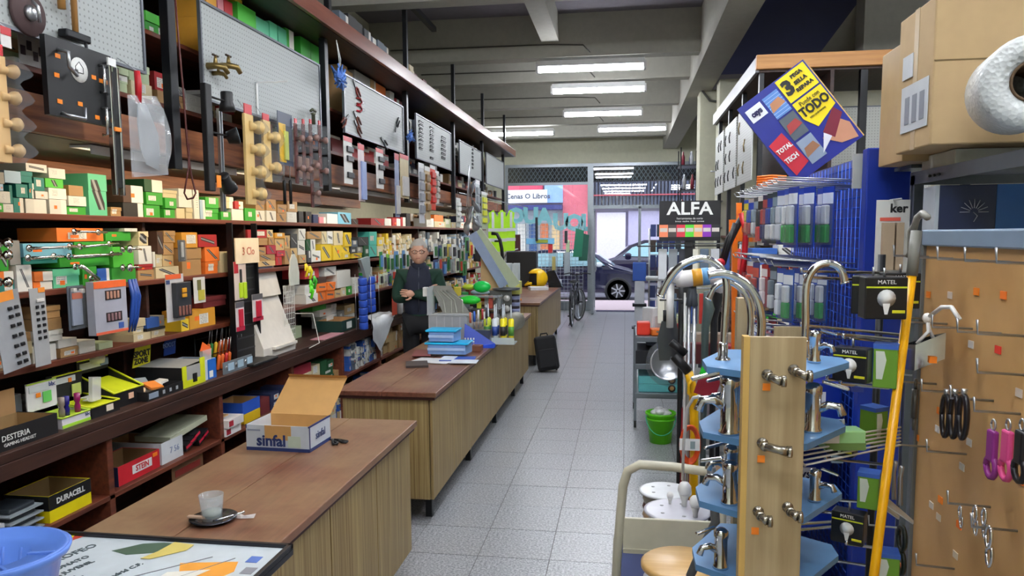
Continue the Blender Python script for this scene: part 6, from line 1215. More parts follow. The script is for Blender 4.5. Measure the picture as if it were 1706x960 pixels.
for k, (x0, x1, y, z0, z1, l) in enumerate(((1.75, 2.7, 7.3, 2.1, 2.9, 'white perforated board facing the camera behind the tilted blue poster'),)):
    t = thing('pegboard', l, 'pegboard', ((x0+x1)/2, y, z0)); x_ = NM('pegboard_x'); a = x_.coord(); yy = (a[0]*40).fr()-.5; zz = (a[2]*40).fr()-.5; x_.col(x_.mix((yy*yy+zz*zz).lt(.03)*.6, 'd0d2ce', '77776f')); x_.set(.5)
    MB(t.location).box(x0, x1, y-.01, y, z0, z1).build('panel', x_.m, t); MB(t.location).box(x0, x1, y-.014, y+.004, z0-.012, z0).box(x0, x1, y-.014, y+.004, z1, z1+.012).build('frame', mat('6c7078', .4, .6), t)
for k, (a, b_) in enumerate(((7.0, 7.85), (7.98, 8.85), (8.98, 9.75))):
    t = thing('pegboard', ['nearest', 'middle', 'farthest'][k]+' white perforated tool board on the right storage frame', 'pegboard', (1.12, (a+b_)/2, 2.3)); o2 = t.location
    MB(o2).box(1.098, 1.11, a, b_, 2.25, 2.95).build('panel', M_pegw, t)
    for i in range(3):
        for j in range(3):
            if R.random() < .25: continue
            y = a+.15+i*(b_-a-.25)/2+R.uniform(-.05, .05); z = 2.4+.2*j; t2 = thing('hung_tool', f'small {["brass", "dark"][k > 0]} tool, {nth(j)} row up and {nth(i)} along, {["nearest", "middle", "farthest"][k]} right tool board', 'tool', (1.098, y, z), group='tools on the right boards')
            m_ = M_brass if k == 0 else M_blackmetal
            MB().tube([(0, 0, .05), (-.01, .01, 0), (-.005, 0, -.06)], .006, 5).build('shank', m_, t2); MB().tube([(0, -.02, .05), (0, .02, .045)], .008, 5).build('grip', m_, t2)
struct(MB().add([(1.12, 1.5, 4.27), (3.4, 1.5, 4.27), (3.4, 12.5, 4.27), (1.12, 12.5, 4.27)], [(0, 1, 2, 3)]).build('trim_2', mat('2a3068', .8, 0, 'dark_blue_paint')))
struct(MB().box(2.35, 3.4, 8.2, 8.5, 3.3, 4.28).build('trim_3', M_beam)); struct(MB().add([(1.9, 9.6, 3.4), (3.4, 9.6, 3.3), (3.4, 8.5, 4.2), (2.4, 8.5, 4.2)], [(0, 1, 2, 3)]).build('trim_4', M_beam))
MB(rd.location).box(2.25, 2.35, 3.4, 6.85, 3.22, 3.3).build('side_plank', M_beamwood, rd); MB(rd.location).box(2.3, 2.36, 3.4, 3.46, 1.9, 3.22).build('post', M_blackmetal, rd)
# conduit and lamp on the column
t = struct(MB().tube([(.95, 10.55, 3.75), (1.1, 10.55, 3.55), (1.33, 10.5, 3.5), (1.36, 10.5, 3.3), (1.36, 10.5, 2.3)], .015, 5).build('cable_run', mat('4a4a46', .6)))
t = thing('wall_lamp', 'small shiny wall lamp high on the right column', 'lamp', (1.2, 9.86, 2.95)); MB().tube([(0, .03, 0), (-.02, -.08, 0)], .01, 6).build('arm', M_steel, t); MB().lathe([(.03, -.03), (.07, .0), (.05, .03), (.0001, .05)], (-.02, -.1, 0), 14).build('shade', M_chrome, t)
for k, z in enumerate((2.55, 2.18, 1.85)):
    tag(MB((1.1, 9.85, z)).tube([(1.2, 9.9, z), (1.2, 9.8, z), (1.05, 9.78, z)], .01, 5).build('wall_hook', M_steel), ['upper', 'middle', 'lower'][k]+' steel hook on the right column', 'hook')
# shelf of bottles beyond the column
t = thing('bottle_rack', 'black wire rack of bottles beside the far side of the column', 'rack', (1.05, 13.2, 2.0)); b = MB()
for x in (0, .3):
    for y in (-.3, .3): b.tube([(x-.15, y, -.35), (x-.15, y, 1.2)], .012, 4)
for z in (-.3, .1, .5, .9): b.box(-.16, .16, -.3, .3, z, z+.015)
for y in (-.3, .3): b.tube([(-.15, y, -2), (-.15, y, -.35)], .012, 4)
b.build('frame', M_blackmetal, t)
for k in range(20): tag(MB().lathe([(.0001, 0), (.03, 0), (.03, .15), (.012, .2), (.012, .24), (.0001, .24)], n=10).build('spray_can', mat(['d0d4d8', '8a3040', '3a4a7a', 'c8c0a0', '2a2a30'][k % 5], .35), loc=(.96+.09*(k % 2)*1.5, 12.95+.1*(k//2 % 5), 1.72+.4*(k//5) % 1.7)), f'{["pale grey", "dark red", "navy", "beige", "black"][k % 5]} spray can, {nth(k//5)} board up, {nth(k//2 % 5)} back, black wire rack', 'can', 'spray cans in the black wire rack')
# cartons on the right shelving, facing the aisle
def fill_right(X, y0, y1, z0, zmax, pal, lab, dep=.2, w=(.08, .16), h=(.05, .12)):
    y = y0; i = 0; P_ = PAL.get(pal, pal).split()
    while y < y1-.05:
        ww = min(R.uniform(*w), y1-y); z = z0; k = 0; top = z0+(zmax-z0)*R.uniform(.55, .95)
        while z < top-h[0]*.6:
            hh = min(R.uniform(*h), zmax-z-.005)
            if hh < .02: break
            c = R.choice(P_); s = R.choice('lbipe'); o = bpy.data.objects.new('carton', R.choice(CM)); S.collection.objects.link(o)
            o.rotation_euler = (0, 0, math.pi); o.location = (X+R.uniform(0, .02), y+ww-.003, z+.0006); o.scale = (dep, ww-.006, hh-.002); cc = lin(COL[c]); o.color = (*cc, STY[s][0])
            o['label'] = f'{CN[c]} {STY[s][1]} carton, {nth(k)} up in {nth(i)} pile, {lab}'; o['category'] = 'box'; o['group'] = 'cartons, '+lab; z += hh; k += 1
        y += ww; i += 1
for k, (z, zm, pal) in enumerate(((.7, 1.02, 'mix'), (1.05, 1.36, 'white cream green teal red'), (1.4, 1.72, 'mix'))): fill_right(1.2, 7.02, 8.0, z, zm, pal, ['third', 'fourth', 'fifth'][k]+' right-hand shelf', w=(.12, .24), h=(.08, .15))
# low shelf unit in the middle right, behind the pole tools
t = thing('goods_shelf', 'brown low shelf unit full of goods behind the long-handled tools', 'shelving', (.95, 5.2, 0)); o2 = t.location
for z in (.3, .62, .92, 1.22, 1.5): MB(o2).box(.7, 1.15, 4.6, 5.9, z-.02, z).build('shelf_board', M_darkwood, t)
for x in (.72, 1.13):
    for y in (4.62, 5.88): MB(o2).box(x-.015, x+.015, y-.015, y+.015, 0, 1.5).build('upright', M_blackmetal, t)
def fill_front(Y, x0, x1, z0, zmax, pal, lab, dep=.18, w=(.08, .16), h=(.05, .12)):
    x = x0; i = 0; P_ = PAL.get(pal, pal).split()
    while x < x1-.04:
        ww = min(R.uniform(*w), x1-x); z = z0; k = 0; top = z0+(zmax-z0)*R.uniform(.55, .95)
        while z < top-h[0]*.6:
            hh = min(R.uniform(*h), zmax-z-.005)
            if hh < .02: break
            c = R.choice(P_); s = R.choice('lbipe'); o = bpy.data.objects.new('carton', R.choice(CM)); S.collection.objects.link(o)
            o.rotation_euler = (0, 0, -math.pi/2); o.location = (x+.003, Y+R.uniform(0, .015), z+.0006); o.scale = (dep, ww-.006, hh-.002); o.color = (*lin(COL[c]), STY[s][0])
            o['label'] = f'{CN[c]} {STY[s][1]} carton, {nth(k)} up in {nth(i)} pile, {lab}'; o['category'] = 'box'; o['group'] = 'cartons, '+lab; z += hh; k += 1
        x += ww; i += 1
for k, (z, zm, pal) in enumerate(((.3, .58, 'blue white navy orange'), (.62, .88, 'darkred red white crimson'), (.92, 1.18, 'green teal kraft cream'), (1.22, 1.48, 'cream kraft white green'), (1.5, 1.72, 'blue white orange slate'))): fill_front(4.62, .74, 1.12, z, zm, pal, ['lowest', 'second', 'third', 'fourth', 'top'][k]+' board of brown goods shelf')
# ---------------- dispenser, wire rack of blue packs, ALFA sign ----------------
t = thing('gel_dispenser', 'white standing dispenser with blue top by the door', 'dispenser', (.27, 14.3, 0)); MB().box(-.09, .09, -.08, .08, .15, 1.25).build('body', mat('c8ccd4', .4), t, .01); MB().box(-.13, .12, -.1, .1, .9, 1.25).build('blue_top', mat('2c58b0', .4), t, .02); MB().box(-.14, .14, -.12, .12, 0, .03).tube([(0, 0, .0), (0, 0, .2)], .03, 8).build('foot', M_blackmetal, t); MB().box(-.13, .13, -.11, .11, .42, .47).build('band', M_blackmetal, t)
t = thing('pack_spinner', 'tall wire spinner crammed with dark blue and brown packs near the door', 'rack', (.52, 10.3, 0)); b = MB()
for x in (-.2, .2):
    for y in (-.2, .2): b.tube([(x, y, .05), (x, y, 1.85)], .008, 4)
for z in (.3, .6, .9, 1.2, 1.5, 1.8): b.box(-.2, .2, -.2, -.19, z, z+.01).box(-.2, -.19, -.2, .2, z, z+.01)
b.tube([(0, 0, 0), (0, 0, 1.85)], .02, 6).box(-.22, .22, -.22, .22, 0, .04).build('frame', M_steel, t)
for z in range(8):
    for k in range(5):
        c = ['1f2f6a', '24387c', '2e3a4a', '3f2f2a', '1c2c5c'][(z*3+k) % 5] if z > 1 else ['3a3a30', '2a2c28'][k % 2]
        tag(MB().box(-.035, .035, -.02, .02, -.16, 0).build('blue_pack', mat(c, .4), loc=(.36+.08*k, 10.05, .5+.2*z)), f'{"dark blue" if z > 1 else "olive black"} pack, {nth(z)} tier up and {nth(k)} across on the wire spinner', 'pack', 'packs on the wire spinner')
t = thing('sign_board', 'black ALFA sign with a row of coloured squares above the tool rack', 'sign', U(1149, 368, 1, 6.0), .08); w, h_ = .232, .155
MB().box(-w, w, 0, .012, -h_, h_).build('board', mat('17171b', .4), t); T0 = frame((0, -.001, .09), (1, 0, 0), (0, 0, 1)); text('ALFA', .135, T0, M_white, t, sx=1.12, bold=.003); text('herramientas de corte', .022, frame((0, -.001, .018), (1, 0, 0), (0, 0, 1)), M_white, t)
text('brocas  machos  fresas  coronas', .017, frame((0, -.001, -.004), (1, 0, 0), (0, 0, 1)), M_white, t)
for k, c in enumerate(('f08a62', '4a4240', 'd83a4a', '5ad83a', 'f0a86a', '8a34b4', '2a2c30')):
    x0 = -w+k*2*w/7; MB().box(x0, x0+2*w/7, -.002, 0, -.125, -.03).build('colour_square', mat(c, .4), t); MB().box(x0+.005, x0+2*w/7-.005, -.003, -.002, -.085, -.055).build('label_print', mat('cfc8c0', .4), t)
MB().box(-.03, .03, .012, .05, -.6, -.1).box(-.4, .3, .0, .04, -.2, -.19).build('post', M_black, t)
# bag rack below sign
t = thing('tool_rack', 'grey rack with rods and hanging bags under the ALFA sign'.replace('ALFA', 'black letter'), 'rack', (.55, 6.1, 0)); b = MB()
for z in (1.7, 1.35, 1.0): b.tube([(-.3, -.05, z), (.35, -.05, z)], .006, 5)
for x in (-.02, .35): b.tube([(x, 0, 0), (x, 0, 1.75)], .015, 6)
b.box(-.04, .37, -.02, .2, .0, .03).build('frame', M_steel, t)
for z in range(3):
    for k in range(8): 
        c = ['c8ccd0', '8a9096', '3a3c44', 'd8d4c4', '5a6a7a', 'b8bcc0', '2f4a8a', 'c84038'][(k+z*3) % 8]; tag(MB().box(-.033, .033, -.01, .01, -.24, 0).build('hanging_bag', mat(c, .35), loc=(.29+.08*k, 6.03, 1.66-.35*z), bevel=.004), f'hanging bag, {nth(k)} from left, {["top", "middle", "bottom"][z]} rod of the grey rack', 'bag', 'bags on the grey rack')
# white rail table arm
tag(MB().tube([(.22, 7.9, 1.32), (.55, 7.7, 1.33)], .025, 6).tube([(.35, 7.85, 1.3), (.33, 7.85, .85), (.36, 7.85, .5)], .02, 6).build('pipe_sample', mat('d8dce0', .3)), 'white bent pipe standing behind the chrome arch', 'pipe')
# ---------------- grey cart with goods, bucket ----------------
t = thing('shelf_cart', 'grey metal three-tier cart at the edge of the aisle', 'cart', (.33, 7.25, 0)); gm_ = mat('7f868e', .35, .5, 'cart_grey')
for x in (-.23, .23):
    for y in (-.38, .38): MB().box(x-.012, x+.012, y-.012, y+.012, .06, .86).build('upright', gm_, t); MB().lathe([(.0001, -.012), (.035, -.012), (.035, .012), (.0001, .012)], (x, y, .036), 12, M=Matrix.Rotation(math.pi/2, 4, 'Y')).build('wheel', M_black, t)
for z in (.28, .55, .8): MB().box(-.23, .23, -.4, .4, z, z+.05).build('tray', gm_, t, .004)
for k in range(2):
    q = box_on('teal_box', ['lower', 'upper'][k]+' teal box with dark round picture on the bottom tier of the cart', 'box', .33, 7.1, .331+.075*k, .4, .4, .073, '5cb0b4'); MB().lathe([(.0001, 0), (.034, 0), (.034, .002), (.0001, .002)], (.1, -.2, .037), 20, M=Matrix.Rotation(math.pi/2, 4, 'X')).build('round_print', mat('3a2c24'), q); MB().lathe([(.012, .002), (.02, .002), (.02, .004), (.012, .004)], (.1, -.2, .037), 16, M=Matrix.Rotation(math.pi/2, 4, 'X')).build('ring_print', mat('b08a50'), q)
for k, (x, y, z, w, d, h_, c, l) in enumerate(((.3, 7.1, .6, .4, .5, .12, '1c1d24', 'black crate on the middle tier of the cart'), (.35, 7.3, .73, .3, .4, .04, '4a5a7a', 'slate folder on the black crate'))): box_on('dark_goods', l, 'crate', x, y, z+.001, w, d, h_, c)
for k, (x, y, w, h_, c, l) in enumerate(((.17, 7.0, .12, .12, 'e83a24', 'bright red box at the near end of the cart top'), (.3, 6.98, .14, .06, 'f07a28', 'orange box beside the red one on the cart top'), (.43, 7.05, .12, .1, 'c02a2a', 'red and orange carton on the cart top'), (.4, 7.3, .2, .14, 'd8c8c4', 'pale pink bag on the cart top'), (.25, 7.35, .1, .22, 'e4e6e8', 'white bottle-shaped pack on the cart top'), (.5, 7.25, .1, .16, 'c8d8a8', 'pale green pack on the cart top'))): box_on('cart_item', l, 'box', x, y, .851, w, .14, h_, c, .2*k, .01)
t = thing('bucket', 'bright green plastic bucket filled with white bags on the floor beside the cart', 'bucket', (.31, 6.42, 0)); gb = mat('6ad81c', .35, 0, 'lime_plastic')
MB().lathe([(.0001, .004), (.09, 0), (.118, .24), (.13, .245), (.13, .262), (.122, .262), (.112, .24), (.086, .01), (.0001, .012)], n=28).build('pail', gb, t); MB().lathe([(.118, .2), (.124, .2), (.124, .215), (.119, .215)], n=28).build('rim_band', gb, t)
MB().tube([(.126*math.cos(a), -.126*abs(math.sin(a))-.012, .23-.14*math.sin(a)) for a in [math.pi*i/12 for i in range(13)]], .004, 6).build('handle', mat('3fc89a', .4), t)
for k in range(7): a = k*.9; MB().sph((.05*math.cos(a), .05*math.sin(a), .25+.01*(k % 3)), .045, 8, 0, (1, 1, .6)).build('bag', mat('e0e2e4', .4), t)
t = thing('bagged_pan', 'round steel pan in clear bag hanging above the green bucket', 'pan', U(1112, 605, 1, 5.2)); MB().lathe([(.0001, 0), (.1, 0), (.12, .03), (.12, .06), (.11, .06), (.1, .01)], n=24, M=Matrix.Rotation(1.4, 4, 'X')).build('pan', M_steel, t); MB().sph((0, 0, 0), .15, 14, 0, (1, .5, 1.1)).build('plastic_wrap', M_film, t); MB().tube([(-.02, 0, .1), (.0, 0, .32)], .006, 5).build('wire', M_steel, t)
for k, (px, py) in enumerate(((1108, 565), (1120, 560), (1116, 545))):
    t = thing('trowel', ['left', 'right', 'rear'][k]+' grey steel trowel blade hanging beside the black pole', 'trowel', U(px, py-30, 1, 4.2+.1*k)); MB().prism([(-.02, 0), (.02, 0), (.045, -.12), (.03, -.22), (-.03, -.22), (-.045, -.1)], .004, frame((0, 0, 0), (1, .3, 0), (0, 0, 1))).build('blade', mat('6f7472', .3, .7), t); MB().tube([(0, 0, 0), (0, 0, .06)], .012, 6).build('handle', M_black, t)
# ---------------- poles, tools ----------------
def pole(name, lab, cat, pts, r, mt, nm='pole', grp=None):
    t = thing(name, lab, cat, pts[0], group=grp); o_ = Vector(pts[0]); pts = [Vector((pts[0][0], pts[0][1], .002))]+list(pts); r = r if not isinstance(r, list) else [r[0]*.5]+r; MB().tube([Vector(p)-o_ for p in pts], r, 8).build(nm, mt, t); return t
A_ = lambda px, py, y: U(px, py, 1, y)
pole('black_pole', 'thick black upright pole standing behind the yellow tool handle', 'pole', [A_(1131, 800, 4.1), A_(1133, 620, 4.1), A_(1135, 470, 4.1)], .014, M_black)
bp = bpy.data.objects['black_pole']; o_ = bp.location; MB().tube([A_(1100, 500, 4.25)-o_, A_(1136, 500, 3.95)-o_, A_(1136, 505, 3.9)-o_], .006, 5).tube([A_(1108, 500, 4.2)-o_, A_(1108, 535, 4.2)-o_], .003, 4).tube([A_(1120, 500, 4.15)-o_, A_(1118, 530, 4.3)-o_], .003, 4).build('side_arm', M_blackmetal, bp)
t = thing('pvc_pipe', 'short fat white plastic pipe standing under the chrome arch', 'pipe', A_(1116, 546, 4.0)); MB().lathe([(.0001, 0), (.019, 0), (.02, .25), (.0001, .25)], n=16).build('pipe', M_white, t)
pole('white_rod', 'thin white strip upright between the black pole and the steel tubes', 'rod', [A_(1141, 600, 4.05), A_(1141, 488, 4.05)], .006, M_white); 
for k, px in enumerate((1148, 1157)): t = pole('steel_tube', ['left', 'right'][k]+' of two slim steel tubes with grey grips below the wrapped roll', 'tube', [A_(px-3, 720, 4.0), A_(px, 510, 4.0)], .01, M_steel); MB().tube([A_(px, 510, 4.0)-t.location, A_(px+5-8*k, 475, 4.0)-t.location], .018, 8).build('grip', mat('5a6068', .4), t)
t = thing('yellow_tool', 'long yellow handled tool with black grips leaning at the rear of the trolley', 'tool', A_(1150, 850, 3.94)); o_ = t.location; MB().tube([Vector((A_(1155, 850, 3.94).x, 3.94, .002))-o_]+[A_(px, py, 3.94)-o_ for px, py in ((1155, 850), (1157, 720), (1155, 650), (1147, 620))], .023, 8).tube([A_(px, py, 3.9)-o_ for px, py in ((1157, 666), (1147, 655), (1148, 640), (1154, 632))], .009, 6).build('handle', mat('eab308', .35), t)
MB().tube([A_(1147, 620, 3.94)-o_, A_(1123, 593, 3.94)-o_], .025, 8).tube([A_(1142, 590, 3.96)-o_, A_(1118, 570, 3.96)-o_], .022, 8).build('grip', M_black, t)
t = thing('cable_coil', 'orange extension cable coil with white label hanging from the yellow tool', 'cable', A_(1149, 740, 3.88)); t.scale = (1.2, 1.2, 1.2); 
for k in range(5): s_ = .8+.05*k; MB().tube([((.04*s_)*math.cos(a), -.004*k, .085*s_*math.sin(a)) for a in [i*math.pi/10 for i in range(21)]], .0055, 6).build('loop', mat('d8501c', .4), t)
MB().box(-.045, .04, -.03, -.025, -.02, .03).build('label', M_white, t); MB().box(.0, .02, -.032, -.03, -.012, .02).build('print', mat('8a9a9a'), t)
pole('red_box_column', 'dark red upright board behind the orange cable', 'board', [A_(1140, 800, 4.1), A_(1143, 680, 4.1)], .03, mat('8a1c28', .5), 'board')
t = thing('wrapped_roll', 'white, orange and blue wrapped roll lying across the steel tubes', 'roll', A_(1165, 462, 3.98)); t.scale = (1.2, 1.2, 1.2); MB().lathe([(.0001, -.1), (.03, -.1), (.036, -.08), (.036, .08), (.03, .1), (.0001, .1)], n=14, M=Matrix.Rotation(1.45, 4, 'Y')).build('roll', mat('e4e2de', .4), t)
MB().lathe([(.0365, -.03), (.038, -.03), (.038, .01), (.0365, .01)], n=14, M=Matrix.Rotation(1.45, 4, 'Y')).build('orange_band', mat('d89a28', .3), t); MB().lathe([(.0365, .012), (.038, .012), (.038, .04), (.0365, .04)], n=14, M=Matrix.Rotation(1.45, 4, 'Y')).build('blue_band', mat('6aa4d0', .3), t); MB().sph((.09, 0, -.03), .04, 10).sph((-.1, 0, .01), .038, 10).build('plastic_end', mat('e8e8ea', .3), t)
t = thing('cutter', 'bolt cutter with black blades and red pivot crossing the orange square', 'cutter', A_(1200, 460, 3.6)); o_ = t.location; MB().tube([A_(1200, 442, 3.6)-o_, A_(1215, 400, 3.6)-o_, A_(1240, 355, 3.6)-o_], [.012, .02, .012], 6).tube([A_(1205, 440, 3.58)-o_, A_(1225, 372, 3.58)-o_], .012, 6).build('blade', M_black, t); MB().sph(A_(1201, 438, 3.58)-o_, .022, 10).tube([A_(1235, 355, 3.58)-o_, A_(1243, 385, 3.58)-o_, A_(1240, 430, 3.58)-o_, A_(1234, 470, 3.58)-o_], .014, 8).build('red_handle', M_red, t)
t = thing('orange_square', 'bright orange large square with long blade on the right', 'tool', A_(1225, 470, 3.75)); o_ = t.location; om = mat('f07818', .4, 0, 'orange_paint')
def ppoly(pts, Y, th): return [(A_(a, b, Y)-o_) for a, b in pts]
def slabp(pts, Y, th, n, mt, par):
    p = ppoly(pts, Y, th); k = len(p); vs = [tuple(q) for q in p]+[(q.x, q.y+th, q.z) for q in p]; MB().add(vs, [tuple(range(k)), tuple(range(2*k-1, k-1, -1))]+[(i, i+k, (i+1) % k+k, (i+1) % k) for i in range(k)]).build(n, mt, par)
slabp([(1227, 338), (1236, 338), (1236, 402), (1227, 402)], 3.75, .02, 'post', om, t); slabp([(1215, 366), (1258, 366), (1258, 388), (1284, 398), (1284, 404), (1215, 402)], 3.77, .02, 'plate', om, t); slabp([(1220, 402), (1229, 402), (1226, 700), (1219, 700)], 3.75, .03, 'blade', om, t)
for k, (px, py, h_, c, l) in enumerate(((1175, 545, 60, '4a5a58', 'grey green garden tool behind the steel tubes'), (1250, 520, 60, '2a7a5c', 'green tool right of the orange square'), (1190, 530, 70, '26282c', 'black handled tool between the chrome arches'))): pole('hand_tool', l, 'tool', [A_(px, py, 3.9+.1*k), A_(px+6, py-h_*.5, 3.9+.1*k), A_(px+2, py-h_, 3.9+.1*k)], [.02, .03, .015], mat(c, .4))
# ---------------- front trolley ----------------
t = thing('platform_trolley', 'cream platform trolley with tubular handle and navy deck', 'trolley', (.17, 3.4, 0)); cr = mat('c9c4ae', .4, 0, 'cream_enamel'); o_ = t.location
hx = [A_(1022, 1080, 3.0), A_(1030, 900, 3.0), A_(1038, 810, 3.0), A_(1046, 785, 3.0), A_(1066, 774, 3.0), A_(1120, 778, 3.0), A_(1178, 786, 3.0), A_(1196, 797, 3.0), A_(1202, 820, 3.0), A_(1202, 900, 3.0), A_(1202, 1080, 3.0)]
hx[0].z = hx[-1].z = .2; MB().tube([p-o_ for p in hx], .019, 12).build('handle', cr, t)
p0 = A_(1038, 862, 3.0)-o_; p1 = A_(1198, 862, 3.0)-o_; MB().box(p0.x, p1.x, p0.y-.008, p0.y+.008, p0.z-.15, p0.z).build('panel', cr, t, .003); MB().box(p0.x, p1.x, p0.y-.012, p0.y+.01, p0.z-.135, p0.z-.128).build('panel_rib', cr, t)
x0, x1 = p0.x-.05, p1.x+.06; MB().box(x0, x1, -.4, .45, .16, .2).build('deck_frame', cr, t, .01); MB().box(x0+.02, x1-.02, -.38, .43, .2, .206).build('deck_mat', mat('2c3a6c', .7), t)
for x in (x0+.06, x1-.06):
    for y in (-.32, .36): MB().lathe([(.0001, -.015), (.055, -.015), (.055, .015), (.0001, .015)], (x, y, .056), 14, M=Matrix.Rotation(math.pi/2, 4, 'Y')).box(x-.02, x+.02, y-.02, y+.02, .1, .16).build('wheel', M_black, t)
def reel(name, lab, px, py, Y, r, z0, c):
    p = A_(px, py, Y); t = thing(name, lab, 'reel', (p.x, Y, z0)); h_ = p.z-z0
    MB().lathe([(.0001, 0), (r, 0), (r, .008), (.0001, .008)], n=32).build('flange', mat(c, .35), t); MB().lathe([(.0001, h_-.008), (r, h_-.008), (r, h_), (r*.9, h_+.002), (.0001, h_)], n=32).build('flange', mat(c, .35), t); MB().lathe([(r*.5, .008), (r*.5, h_-.008)], n=20).build('hub', M_black, t)
    for k in range(6): MB().lathe([(r*.8, .012+(h_-.03)/6*k), (r*.86, .012+(h_-.03)/6*(k+.5)), (r*.8, .012+(h_-.03)/6*(k+1))], n=24).build('wire_layer', mat(['7a2c2c', 'b08a6a', '3a3a40', 'c8a888', '5a2a2a', '9a9488'][k], .4), t)
    for k in range(5): a = k*1.256; MB().lathe([(.0001, 0), (.009, 0), (.009, .001), (.0001, .001)], (r*.55*math.cos(a), r*.55*math.sin(a), h_+.0005), 8).build('slot_print', mat('9a9c9e'), t)
    return t, Vector((p.x, Y, p.z))
_, q1 = reel('cable_reel', 'rear cable reel with white slotted top disc on the trolley', 1108, 817, 3.72, .13, .207, 'e2e6e8'); _, q2 = reel('cable_reel', 'nearer cable reel with pale lilac top disc carrying the white bulbs', 1128, 850, 3.35, .148, .207, 'd4d4dc')
for k, (px, py, Y, s_) in enumerate(((1140, 846, 3.4, 1.0), (1158, 874, 3.27, .85), (1116, 850, 3.42, .5))):
    p = A_(px, py, Y); p.z = q2.z; t = thing('light_bulb', ['taller white bulb standing on the near cable reel', 'lower round white bulb on the near cable reel', 'small white bulb base at the left on the near cable reel'][k], 'bulb', p+Vector((0, 0, .002))); MB().lathe([(.0001, 0), (.012*s_, 0), (.013*s_, .02*s_), (.016*s_, .03*s_), (.024*s_, .055*s_)], n=16).build('base', mat('dcdcd8', .4), t)
    MB().lathe([(.024*s_, .055*s_), (.031*s_, .075*s_), (.029*s_, .095*s_), (.018*s_, .11*s_), (.0001, .114*s_)], n=18).build('globe', mat('eeeeec', .3), t)
t = thing('white_dish', 'white saucer-like dish on the navy trolley deck', 'dish', (A_(1070, 932, 3.15)+Vector((0, 0, 0)))); t.location.z = .215; t.location = (.07, 3.32, .207); t.location = (.02+.05, 3.1, .207); MB().lathe([(.0001, .0), (.05, 0), (.1, .02), (.1, .024), (.05, .008), (.0001, .008)], n=28).build('dish', M_white, t)
p = A_(1137, 936, 2.7); t = thing('stool', 'round pale wooden stool seat at the bottom of the picture', 'stool', (p.x, 2.7, 0)); MB().lathe([(.0001, p.z-.03), (.14, p.z-.03), (.15, p.z-.022), (.15, p.z-.008), (.14, p.z), (.0001, p.z)], n=40).build('seat', wood('c79a5a', 'dcb679', 'x', .35, name='beech'), t)
for k in range(4): a = k*math.pi/2+.6; MB().tube([(.1*math.cos(a), .1*math.sin(a), p.z-.03), (.15*math.cos(a), .15*math.sin(a), 0)], .014, 8).build('leg', M_steel, t)
MB().lathe([(.125, .2), (.133, .207), (.125, .214), (.117, .207), (.125, .2)], n=24).build('ring', M_steel, t)
tag(MB((0, 0, 0)).tube([A_(1185, 780, 2.3), A_(1192, 870, 2.3), A_(1165, 925, 2.3), A_(1150, 960, 2.35)], .014, 8).build('grey_hose', mat('5c5e60', .4)), 'grey hose bending down behind the tap display', 'hose')
tag(MB((0, 0, 0)).tube([A_(1137, 800, 2.6), A_(1139, 740, 2.5), A_(1145, 680, 2.4), A_(1155, 663, 2.3), A_(1165, 661, 2.2)], .005, 6).build('white_flex', M_white), 'thin white tube looping down in front of the orange cable', 'tube')
# ---------------- tap display tower ----------------
tw = thing('tap_display', 'tap display tower with blue shelves and upright plywood plank', 'display', (.32, 1.7, 0)); o = tw.location
M_bsh = mat('5a88b4', .45, 0, 'blue_laminate'); M_ply = wood('a08a64', 'b8a47e', 'z', .5, name='plywood')
pz = U(1297, 562, 1, 1.5)[2]; xa, xb = U(1250, 562, 1, 1.5)[0], U(1345, 562, 1, 1.5)[0]
MB(o).box(xa, xb, 1.5, 1.512, .05, pz).build('plank', M_ply, tw, .001)
MB(o).box(xa-.012, xa, 1.5, 1.53, .05, pz).build('plank_edge', mat('c9a45a', .5, 0, 'pine_edge'), tw); MB(o).box((xa+xb)/2-.02, (xa+xb)/2+.02, 1.9, 1.94, .03, 1.62).build('post', M_ply, tw); MB(o).box(.1, .55, 1.55, 2.0, 0, .04).build('base', M_bsh, tw)
SZ = []
for k, py in enumerate((612, 722, 838, 945)):
    z = U(1180, py, 1, 1.62)[2]; SZ.append(z); x0 = U(1178-6*k, py, 1, 1.62)[0]; x1 = U(1408-6*k, py, 1, 1.75)[0]
    MB(o).prism([(x0, 1.63), (x0+.09, 1.56), (xb+.02, 1.56), (x1, 1.72), (x1, 1.78), (xb, 1.88), (xa, 1.88), (x0, 1.72)], .014, Matrix.Translation((0, 0, z-.014))).build('shelf', M_bsh, tw, .001)
    for dx in (.05, .11): MB(o).box(x1-dx-.006, x1-dx+.006, 1.716-dx*.9-.004, 1.716-dx*.9, z-.015, z-.001).build('price_tag', M_orange, tw)
SZ.append(.9)
# shelf below frame for completeness
for k, (px, py, l) in enumerate(((1277, 645, 0), (1268, 765, 0), (1258, 885, 0))): p = U(px, py, 1, 1.499); MB(o).box(p.x-.007, p.x+.007, 1.498, 1.5, p.z-.007, p.z+.007).build('price_tag', M_orange, tw)
def valve(px, py, ln, lab, ang=.5):
    p = U(px, py, 1, 1.5); t = thing('angle_valve', lab, 'valve', p); nk = mat('a8a294', .25, .9, 'nickel')
    MB().lathe([(.0001, 0), (.011, 0), (.011, .003), (.006, .004), (.006, .02), (.009, .022), (.009, .03), (.0001, .03)], n=12, M=Matrix.Rotation(math.pi/2, 4, 'X')).build('stem', nk, t)
    MB().tube([(0, -.025, 0), (ln*.6, -.032, -.004), (ln, -.036, -.006)], [.009, .008, .01], 10).build('body', nk, t); MB().lathe([(.0075, 0), (.0115, 0), (.0115, .008), (.0075, .008)], (ln, -.036, -.006), 12, M=Matrix.Rotation(math.pi/2, 4, 'Y')).build('nut', nk, t)
